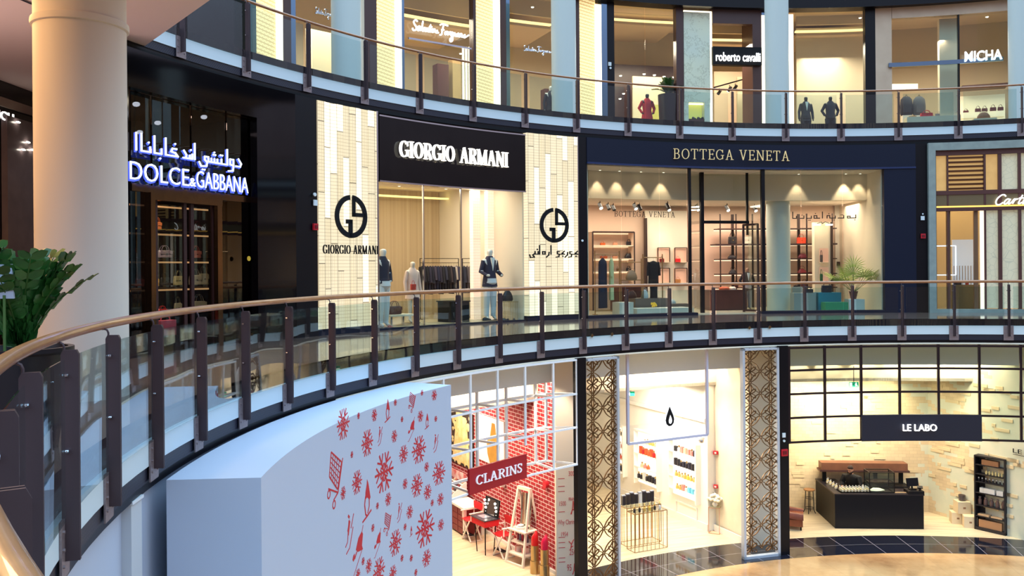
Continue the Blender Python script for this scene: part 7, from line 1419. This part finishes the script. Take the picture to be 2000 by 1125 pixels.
def lipstick(lab, px, py, c_, H=1.14):
    p = pt(px, py, z=0); t = thing('giant_lipstick', lab, 'display prop', (p.x, p.y, 0)); R_ = .125; mg = mat('champagne_gold', (196, 164, 110), .28, .85)
    B().lathe([(R_*1.08, 0), (R_*1.08, H*.3), (R_*1.0, H*.31)], n=28).build('base', mg, t, True); B().lathe([(R_*1.12, H*.3), (R_*1.12, H*.315)], n=28).build('ring', mg, t, True); B().lathe([(R_*.92, H*.31), (R_*.92, H*.68)], n=28).build('sleeve', mg, t, True)
    n = 24; rs = []
    for z, w in ((.66, .8), (.8, .8), (.86, .78), (.92, .7), (.96, .55), (.985, .3)): rs.append([(R_*w*cos(2*pi*k/n), R_*w*sin(2*pi*k/n), H*(z + (.05*(z - .66)/.32)*cos(2*pi*k/n))) for k in range(n)])
    B().ring(rs).build('bullet', mat('lip_%d' % c_[2], c_, .3), t, True)
lipstick('giant gold lipstick prop with bright red tip', 1045, 1119, (214, 24, 28)); lipstick('giant gold lipstick prop with pink-red tip, nearest the wall graphics', 1064, 1128, (222, 20, 70))
s_, z_ = onw(1069, 946, KA, KB); q = sK(s_) + nK*.06; t = thing('fire_alarm', 'round red alarm sounder on the brick wall', 'alarm', (q.x, q.y, z_), rzK); B().cyl((0, .06, 0), (0, -.04, 0), .1, n=20).build('body', MC['alarm_red'], t)
s_, z_ = onw(985, 945, KA, KB); q = sK(s_) + nK*.1; t = thing('wall_lamp', 'cream boxed lamp on the brick wall just under the sign', 'light', (q.x, q.y, z_), rzK); B().cb((0, 0, 0), (.22, .14, .12)).build('housing', m_cw, t)
# ------------------------------------------------------------------ top storey shops
RB2, ZC = 28.6, 18.95
m_tan = mat('tan_interior', (206, 186, 158), .8); m_tan2 = mat('beige_interior', (224, 208, 180), .8); m_brn = mat('dark_brown_panel', (74, 50, 46), .35); m_mir = mat('blue_mirror', (120, 150, 176), .08, 1)
def TT(x, y=120, r=RB): return th(x, r, y)
st(B().arc(RB + .3, 29, -1.4, T1, F2 - .1, F2 + .01, 60).build('floor', m_floorp, smooth=True))
st(B().arc(RB2, RB2 + .1, -1.4, T1, F2, ZC, 60).build('wall_back', m_tan, smooth=True)); st(B().arc(RB + .1, RB2, -1.4, T1, ZC, ZC + .1, 60).build('ceiling', mat('warm_ceiling', (222, 196, 164), .8), smooth=True))
def slab2(name, x0, x1, m, r=RB, t_=.3, z0=F2, z1=18.55, y=120, parent=None, kind=True):
    o = B().arc(r, r + t_, TT(x0, y, r), TT(x1, y, r), z0, z1).build(name, m, parent)
    return st(o) if kind and not parent else o
# gold lattice light panels
mg = mat('gold_lattice_light', (255, 226, 150), .5); nt = mg.node_tree; t, r, z, v = polar(nt, RB); a_ = mth(nt, 'ADD', t, 0.)
zg = mth(nt, 'ADD', z, mth(nt, 'MULTIPLY', t, .18)); l = mth(nt, 'MAXIMUM', line(nt, zg, .12, .045), line(nt, mth(nt, 'ADD', t, mth(nt, 'MULTIPLY', mth(nt, 'FLOOR', mth(nt, 'DIVIDE', zg, .12)), .06)), .12, .02))
nt.links.new(mixc(nt, mth(nt, 'MULTIPLY', l, .85), (255, 232, 170), (170, 118, 62)), nt.nodes['Principled BSDF'].inputs['Emission Color']); nt.nodes['Principled BSDF'].inputs['Emission Strength'].default_value = .95
m_strip = mat('white_light_strip', (255, 248, 225), emit=2.2, ergb=(255, 240, 200))
for x0, x1, lab in ((501, 553, 'leftmost golden glowing lattice panel of the upper gallery'), (737, 785, 'second golden glowing lattice panel, left of the white script sign'), (930, 977, 'third golden glowing lattice panel, right of the white script sign'), (1132, 1175, 'rightmost golden glowing lattice panel beside the black pillar')):
    t = thing('backlit_panel', lab, 'light panel'); xs = x1 - 12
    slab2('lattice', x0, xs, mg, t_=.12, parent=t, y=100); slab2('light_strip', xs, x1, m_strip, r=RB - .05, t_=.15, parent=t, y=100, z1=18.4)
for x0, x1, m_ in ((430, 488, m_marq), (488, 501, m_mir), (553, 569, m_brn), (569, 578, m_mir), (706, 712, m_tan2), (712, 736, m_brn), (785, 790, m_mir), (925, 930, m_brn), (977, 989, m_brn), (989, 996, m_mir), (1125, 1132, m_brn), (1175, 1186, m_mir), (1186, 1200, m_black), (1321, 1335, m_brn), (1488, 1497, m_mir), (1690, 1710, m_black)): slab2('trim_15', x0, x1, m_, y=100)
slab2('wall_left', 200, 430, m_marq, y=60)
wn = tag(bpy.data.objects.new('window_6', None), kind='structure'); COL.objects.link(wn)
for x0, x1 in ((578, 706), (790, 925), (996, 1125), (1200, 1262), (1263, 1321), (1555, 1690), (1875, 2010)): B().arc(RB + .12, RB + .135, TT(x0), TT(x1), F2, 18.5, 6).build('glass_pane', m_gl_shop, wn)
# shop interiors: coved ceilings, partitions
m_cove = mat('cove_light', (255, 224, 160), emit=1.6)
def zt2(x, y, r): return pt(x, y, r=r).z
for x0, x1, y, r in ((790, 925, 45, 25.5), (996, 1080, 48, 25.5), (1200, 1322, 45, 26), (1392, 1455, 82, 25.2), (1556, 1690, 64, 25.8)):
    z = zt2((x0 + x1)/2, y, r); st(B().arc(r, r + .1, th(x0, r, y), th(x1, r, y), z + .35, ZC).build('wall_bulkhead', m_tan)); o = st(B().arc(r + .12, r + .3, th(x0, r, y), th(x1, r, y), z + .1, z + .16).build('trim_16', m_cove)); st(B().arc(r, RB2, th(x0, r, y), th(x1, r, y), z - .1, z).build('ceiling', MC['warm_ceiling']))
for x0, x1, y0, r, m_ in ((600, 650, 60, 26, m_tan2), (1200, 1320, 128, 27.5, m_brn), (1236, 1302, 150, 26.6, m_tan2), (1395, 1470, 140, 27, m_tan), (1440, 1468, 150, 26.2, mat('silver_curtain', (190, 180, 150), .35, .4))):
    st(B().arc(r, r + .1, th(x0, r, 180), th(x1, r, 180), F2, zt2((x0 + x1)/2, y0, r)).build('wall_partition', m_))
for i, x in enumerate((620, 680, 860, 1040, 1240, 1300, 1440, 1620, 1790, 1920)):
    p = P(25.0, th(x, 25, 100), 17.3); area('shop_lamp', p, (0, 0, -thp(p)), 1.6, 2.2, 170, (255, 232, 206))
k = 0
for row, (xs, y, r, z) in enumerate((((1208, 1222, 1236, 1249, 1262, 1275, 1288, 1303), 5, 24.2, None), ((1560, 1573, 1586, 1600, 1612, 1626, 1640, 1650), 14, 24.4, None))):
    a, b = pt(xs[0] - 4, y - 3, r=r), pt(xs[-1] + 4, y + 3, r=r); t = thing('light_track', 'black ceiling light track with eight lamps, %s' % ('left of the marble pilaster' if row == 0 else 'above the two dark mannequins'), 'light track'); zc = a.z*.5 + b.z*.5 + .05
    B().bar((a.x, a.y, zc), (b.x, b.y, zc), .06).build('track', m_black, t)
    for x in xs: q = pt(x, y, r=r); q.z = zc; B().cyl((q.x, q.y, zc), (q.x, q.y - .03, zc - .14), .05, .06, 12).build('lamp_head', m_black, t); B().cyl((q.x, q.y - .03, zc - .145), (q.x, q.y - .035, zc - .16), .05, n=12).build('lens', m_bulb, t)
for i, (x, y, r) in enumerate(((1212, 148, 25.5), (1258, 145, 26), (1278, 147, 26), (1297, 150, 26), (1316, 151, 26), (1218, 183, 27), (1211, 193, 27), (1040, 14, 25), (650, 12, 25.4), (1680, 35, 25.4), (1928, 33, 25), (900, 105, 26.4))):
    p = pt(x, y, r=r); t = thing('downlight', 'small glowing ceiling lamp in an upper shop, %s' % ('left of the planted window', 'first in the brown soffit row', 'second in the brown soffit row', 'third in the brown soffit row', 'fourth in the brown soffit row', 'low beside the railing, upper one', 'low beside the railing, lower one', 'right of the third golden panel', 'left of the second column', 'above the two dark mannequins', 'above the white letters at right', 'under the white script sign')[i], 'light', p); B().lathe([(.07, 0), (.07, .02), (0, .02)], n=14).build('trim_ring', MC['lamp_white'], t); B().lathe([(.05, 0), (.04, -.02), (0, -.025)], n=12).build('lens', m_bulb, t)
# script sign
ferr = [[(.5, .9), (.3, 1.), (.1, .85), (.2, .65), (.38, .5), (.3, .3), (.05, .25), (-.05, .4)], [(.75, .6), (.55, .55), (.5, .35), (.65, .3), (.8, .6), (.75, .35), (.9, .35)], [(.95, .4), (1.1, 1.), (1.0, .5), (1.1, .3), (1.2, .4), (1.25, .6), (1.3, .35), (1.45, .35), (1.5, .6)], [(1.5, .6), (1.5, .35), (1.65, .4), (1.7, .6)], [(1.7, .6), (1.65, .35), (1.85, .4), (1.95, .85), (1.85, .4), (2., .35)], [(1.8, .7), (2.1, .7)], [(2.0, .4), (2.2, .6), (2.1, .35), (2.3, .4), (2.4, .6), (2.45, .4), (2.6, .4), (2.7, .55), (2.6, .35), (2.85, .4)],
        [(3.0, .95), (3.3, 1.05), (3.9, 1.)], [(3.4, 1.02), (3.25, .6), (3.15, .3), (2.95, .25)], [(3.15, .62), (3.45, .66)], [(3.5, .4), (3.65, .6), (3.55, .35), (3.75, .4), (3.8, .6), (3.85, .5)], [(3.85, .6), (3.9, .35), (4.05, .55), (4.15, .6)], [(4.4, .6), (4.2, .55), (4.2, .38), (4.35, .35), (4.42, .6), (4.4, .05), (4.2, -.1), (4.1, .05), (4.5, .35)], [(4.55, .6), (4.55, .35), (4.7, .58), (4.72, .36), (4.85, .4)], [(5.1, .6), (4.9, .5), (4.95, .35), (5.1, .45), (5.15, .6), (5.15, .36), (5.3, .42)], [(5.3, .35), (5.35, .6), (5.5, .55), (5.5, .38), (5.65, .4)], [(5.7, .45), (5.85, .6), (5.75, .35), (6.0, .45), (6.3, .6)]]
a = pt(805, 57, r=RB - .05); b = pt(915, 68, r=RB - .05); sg = thing('shop_sign', 'white glowing handwritten script sign in the upper gallery', 'sign', (a + b)/2, atan2(b.y - a.y, b.x - a.x)); strokes(ferr, (b - a).to_2d().length, .55, .055, m=mat('sign_hot', (255, 255, 255), emit=2.5), parent=sg)
B().box(-1.25, 1.25, .0, .06, -.42, -.36).build('support_bar', m_chrome, sg)
# ferragamo interior
for i, (x, y0, y1) in enumerate(((905, 92, 196), (911, 92, 196), (917, 92, 198), (922, 92, 130))): p0, rz, W, H = span(x - 1.6, x + 1.6, y1, y0, 25.6); t = thing('light_tube', 'vertical glowing tube near the third golden panel, %s from the left' % names9[i], 'light', p0, rz, 'vertical glowing tubes'); B().box(-.03, .03, -.03, .03, 0, H).build('tube', m_strip, t)
def ped(lab, x0, x1, y, m_, r=25.5, yb=236): p0, rz, W, H = span(x0, x1, yb, y, r); t = thing('display_unit', lab, 'display unit', (p0.x, p0.y, F2 + .011), rz); B().box(-W/2, W/2, -.2, .2, 0, p0.z + H - F2).build('body', m_, t)
ped('brown display unit left in the script sign shop', 850, 872, 128, m_walnut, 26.5); ped('pale curtain panel behind the script sign shop', 880, 896, 118, mat('curtain_tan', (196, 166, 120), .6), 26.6); ped('brown panel beside the third column', 1060, 1078, 176, m_walnut, 26.5)
sgn = [[(x*.6, z) for x, z in l] for l in ferr]
for x0, x1, y, lab in ((1022, 1078, 98, 'faint silver script on the glass right of the third golden panel'), (615, 652, 26, 'faint silver script on the glass left of the first column')):
    a = pt(x0, y, r=RB + .1); b = pt(x1, y + 3, r=RB + .1); sg = thing('glass_lettering', lab, 'sign', (a + b)/2, atan2(b.y - a.y, b.x - a.x)); strokes(ferr, (b - a).to_2d().length, .3, .035, m=m_chrome, parent=sg)
mannequin('white-haired mannequin in a dark coat beside the third column', 1076, 222, 168, 24.4, (34, 30, 40), (30, 28, 36), kind='suit', zb=F2 + .02, H=2.05)
# cavalli window
mannequin('glossy black mannequin in a bright red dress', 1264, 240, 186, 24.2, (226, 44, 52), None, skinc=(22, 20, 24), arms='hip', kind='dress', zb=F2 + .02, H=1.95)
p = pt(1306, 215, r=24.0); t = thing('potted_plant', 'dark potted shrub in the window left of the marble pilaster', 'plant', (p.x, p.y, F2 + .011)); zt_ = pt(1306, 186, r=24).z - F2; B().lathe([(.34, 0), (.42, zt_), (.4, zt_), (.38, zt_ - .06), (0, zt_ - .06)], n=20).build('planter', mat('planter_brown', (40, 28, 32), .4), t, True)
lf, sb = zz_plant(16, .75, 1.0, random.Random(3)); o = lf.build('foliage', m_leaf, t); o.location.z = zt_ - .05; o = sb.build('stem', m_stem, t); o.location.z = zt_ - .05
t, W, H, D = pbox('display_cube', 'glowing yellow lined display box behind the red dress', 'display', 1270, 1286, 236, 206, 25.2, mat('yellow_glow', (236, 214, 110), .5, emit=.7), .3, zb=F2 + .011)
m_mb = mat('ivory_marble', (226, 226, 196), .25); nt = m_mb.node_tree; (x, y, z), v = axes(nt); w_ = noise(nt, v, 1.6, 8, .72); dn = mth(nt, 'ABSOLUTE', mth(nt, 'SUBTRACT', w_, .5)); vm = mth(nt, 'LESS_THAN', dn, .012); nt.links.new(mixc(nt, mth(nt, 'MULTIPLY', vm, .35), ramp(nt, noise(nt, v, .5, 3), [(.3, (226, 226, 190)), (.7, (206, 214, 196))]), (120, 112, 70)), nt.nodes['Principled BSDF'].inputs['Base Color'])
mb = thing('marble_pilaster', 'veined ivory marble pilaster with glowing edge and small showcase', 'pilaster'); zlow, zhi = pt(1360, 236, r=RB).z, pt(1360, 200, r=RB).z
slab2('slab', 1336, 1387, m_mb, t_=.3, z0=zhi, z1=18.4, parent=mb); slab2('slab', 1336, 1345, m_mb, t_=.3, z1=zhi, parent=mb, y=220); slab2('slab', 1376, 1387, m_mb, t_=.3, z1=zhi, parent=mb, y=220)
slab2('edge_light', 1386, 1391, m_strip, r=RB + .0, parent=mb, t_=.1, z1=18.45); slab2('edge_light', 1336, 1390, m_strip, z0=18.4, z1=18.46, t_=.1, parent=mb)
slab2('showcase_back', 1345, 1376, mat('yellow_green_glow', (206, 206, 110), .5, emit=.55), r=RB + .28, t_=.02, z1=zhi, parent=mb, y=220); slab2('showcase_light', 1346, 1375, m_strip, r=RB + .1, t_=.1, z0=zhi - .06, z1=zhi - .02, parent=mb, y=220)
zs_ = pt(1358, 233, r=RB + .1).z
for i, x in enumerate((1356, 1366, 1374)): shoe('black shoe in the marble pilaster showcase, %s' % ('left', 'middle', 'right')[i], x, 232, RB + .12, zb=zs_, L=.2, turn=.3)
slab2('showcase_shelf', 1345, 1376, m_brn, r=RB + .02, t_=.24, z0=zs_ - .3, z1=zs_, parent=mb, y=220)
pl2 = thing('light_pilaster', 'slim ivory pilaster with glowing edge behind the third pale column', 'pilaster'); slab2('slab', 1497, 1541, m_mb, z1=18.4, parent=pl2); slab2('edge_light', 1541, 1550, m_strip, z1=18.4, t_=.1, parent=pl2); slab2('edge_light', 1488, 1497, m_strip, z1=18.35, t_=.1, parent=pl2, r=RB - .02)
slab2('trim_17', 1470, 1488, m_brn, y=100, t_=1.2); slab2('trim_17', 1392, 1488, m_brn, z0=18.0, y=100)
sb = thing('sign_board', 'black box sign board above the dark brown entrance', 'sign board'); z0_, z1_ = pt(1440, 126, r=RB - .2).z, pt(1440, 91, r=RB - .2).z; slab2('board', 1393, 1488, m_blackm, r=RB - .15, t_=.3, z0=z0_, z1=z1_, parent=sb)
a = pt(1398, 112, r=RB - .2); b = pt(1485, 111, r=RB - .2); sg = thing('shop_sign', 'white glowing lower-case letters on the black box sign board', 'sign', (a + b)/2, atan2(b.y - a.y, b.x - a.x)); text('roberto cavalli', (b - a).to_2d().length, .34, .04, .006, m=MC['sign_hot'], parent=sg)
for i, (x, y) in enumerate(((1425, 166), (1436, 163), (1462, 158), (1405, 172))): p = pt(x, y, r=25.4); tracklight(p, p + Vector((-.5, 1, -.8)), 'ceiling spotlight in the dark brown entrance, %s' % names9[i], on=i != 3, s=1.2)
a, b = pt(1394, 173, r=25.4), pt(1470, 152, r=25.4); t = thing('light_track', 'slanting black light track inside the dark brown entrance', 'light track'); B().bar((a.x, a.y, a.z + .04), (b.x, b.y, b.z + .04), .05).build('track', m_black, t)
p = pt(1462, 170, r=26); spot('spot_light', pt(1462, 152, r=25.6), pt(1458, 200, r=26.2), 60, WARM, 1.0)
for i, x in enumerate((1574, 1622)): mannequin('%s mannequin in a dark outfit, upper gallery window' % ('shoulder-draped left' if i == 0 else 'silver-trimmed right'), x, 240, 186, 24.3, (52, 52, 62) if i == 0 else (30, 32, 50), (34, 34, 44), skinc=(28, 24, 26), arms='down' if i == 0 else 'hip', kind='suit' if i == 0 else 'top', zb=F2 + .02, H=1.95)
slab2('wall_partition', 1556, 1690, m_tan2, r=26.2, t_=.1, y=160)
plate(1191, 125, RB, 'square white sensor on the upper black pillar'); plate(1192, 133, RB, 'round white sensor on the upper black pillar', .08, round_=True)
# right hand stone shop
m_bst = mat('beige_stone', (206, 180, 152), .5, noise=(2, (196, 168, 140), .2)); slab2('wall_front', 1710, 1742, m_bst, y=120)
zt_ = pt(1800, 33, r=RB).z; slab2('wall_front', 1742, 2040, m_bst, z0=zt_, y=20); slab2('wall_partition', 1835, 1873, m_tan2, r=RB + .5, z1=zt_, t_=.3)
wn = tag(bpy.data.objects.new('window_7', None), kind='structure'); COL.objects.link(wn); B().arc(RB + .1, RB + .115, TT(1742), TT(1873), F2, zt_, 4).build('glass_pane', m_gl_shop, wn); B().arc(RB + .0, RB + .15, TT(1871.5), TT(1874.5), F2, zt_, 1).build('mullion', m_black, wn)
zb_, zu_ = pt(1800, 129, r=RB).z, pt(1800, 121, r=RB).z; slab2('transom_bar', 1736, 1960, m_mir, r=RB - .08, t_=.1, z0=zb_, z1=zu_, parent=wn)
a = pt(1884, 110, r=RB - .1); b = pt(1957, 107, r=RB - .1); sg = thing('shop_sign', 'white glowing capital letters at the upper right edge', 'sign', (a + b)/2, atan2(b.y - a.y, b.x - a.x)); text('MICHA', (b - a).to_2d().length, .38, .05, .012, m=MC['sign_hot'], parent=sg)
t, W, H, D = pbox('wall_shelf', 'long pale lit shelf of handbags at the upper right', 'shelf', 1876, 1960, 234, 220, 26.2, mat('lit_cream', (250, 236, 206), .6, emit=.35), .5, zb=pt(1918, 226, r=26.2).z - .1); zsf = t.location.z + H
for i, (x0, x1, yt_) in enumerate(((1881, 1892, 214), (1904, 1916, 207), (1917, 1929, 205), (1933, 1946, 201), (1948, 1960, 199))): handbag('%s dark red handbag on the long lit shelf, %s from the left' % ('small' if i == 0 else 'medium', names9[i]), x0, x1, 222 - i*2.5, yt_, 26.1, (84 + 20*(i == 0), 36, 40), 'tote', zb=zsf + .001)
st(B().arc(27.2, 27.3, th(1876, 27, 200), th(1965, 27, 200), F2, 15.6).build('wall_partition', MC['lit_cream'])); st(B().arc(26.6, 27.3, th(1876, 27, 170), th(1965, 27, 160), pt(1920, 172, r=26.8).z, pt(1920, 166, r=26.8).z).build('trim_18', m_brn))
t, W, H, D = pbox('display_table', 'pale display table with bags in the right upper window', 'table', 1768, 1872, 236, 229, 24.3, m_cream, .6, zb=F2 + .011); ztab = F2 + .011 + H
for lab, x0, x1, yt_, c_, sty in (('red structured handbag on the pale table', 1797, 1822, 218, (190, 34, 48), 'tote'), ('silver and black scarf bag on the pale table', 1826, 1845, 222, (150, 140, 140), 'box'), ('brown low handbag at the right of the pale table', 1908, 1934, 216, (140, 90, 60), 'dome'), ('tan satchel at the left end of the pale table', 1775, 1790, 226, (190, 150, 110), 'box')): handbag(lab, x0, x1, 231, yt_, 24.2, c_, sty, zb=ztab if x0 < 1900 else pt(1920, 232, r=24.2).z)
t, W, H, D = pbox('display_table', 'pale side table under the brown low handbag', 'table', 1900, 1945, 240, 232, 24.2, m_cream, .4, zb=F2 + .011)
for i, (x, c_, n_) in enumerate(((1770, (40, 42, 58), 'dark blue'), (1795, (86, 88, 98), 'speckled grey'))):
    p = pt(x, 188, r=25); t = thing('backpack', '%s large backpack raised in the right upper window' % n_, 'bag', (p.x, p.y, pt(x, 226, r=25).z), -thp(p)); H = pt(x, 189, r=25).z - t.location.z; B().ring([[(w*cos(a_), .12*d_*sin(a_), z*H) for a_ in [2*pi*h/16 for h in range(16)]] for z, w, d_ in ((0, .2, .9), (.08, .24, 1.1), (.5, .25, 1.2), (.85, .22, 1), (1, .12, .5))]).build('body', mat('pack_%d' % c_[0], c_, .7), t, True); B().tube([(-.05, 0, H), (0, 0, H + .08), (.05, 0, H)], .012, 6).build('handle', m_black, t); B().cb((0, -.13, H*.35), (.28, .08, H*.4)).build('pocket', mat('pack_%d' % c_[0], c_, .7), t)
    t = thing('display_block', 'white block raising the %s backpack' % n_, 'plinth', (p.x, p.y, F2 + .011), -thp(p)); B().box(-.18, .18, -.14, .14, 0, pt(x, 226, r=25).z - F2 - .012).build('body', m_frag, t)
t = thing('light_box', 'bright white light box behind the backpacks', 'light', pt(1766, 170, r=26.4), -.0); B().box(-.55, .55, -.05, .05, -.12, .12).build('panel', m_strip, t)
# ------------------------------------------------------------------ world and exposure
w = bpy.data.worlds.new('world'); SC.world = w; w.use_nodes = True; nt = w.node_tree; bg = nt.nodes['Background']
tc = nt.nodes.new('ShaderNodeTexCoord'); sp = nt.nodes.new('ShaderNodeSeparateXYZ'); nt.links.new(tc.outputs['Generated'], sp.inputs[0])
c = ramp(nt, mth(nt, 'MULTIPLY_ADD', sp.outputs[2], .5, .5), [(0, (120, 84, 66)), (.5, (138, 112, 104)), (.62, (150, 150, 170)), (.8, (166, 202, 234)), (1, (176, 212, 242))])
nt.links.new(c, bg.inputs[0]); nt.links.new(mth(nt, 'MULTIPLY_ADD', mth(nt, 'MAXIMUM', sp.outputs[2], 0.), 4.8, .7), bg.inputs[1])
vs = SC.view_settings; vs.view_transform = 'Standard'; vs.look = 'None'; vs.gamma = 1; vs.use_curve_mapping = False; vs.exposure = 0.0
cy = SC.cycles; cy.max_bounces = 10; cy.transparent_max_bounces = 24; cy.diffuse_bounces = 3; cy.glossy_bounces = 4; cy.sample_clamp_indirect = 4; cy.caustics_reflective = False; cy.caustics_refractive = False
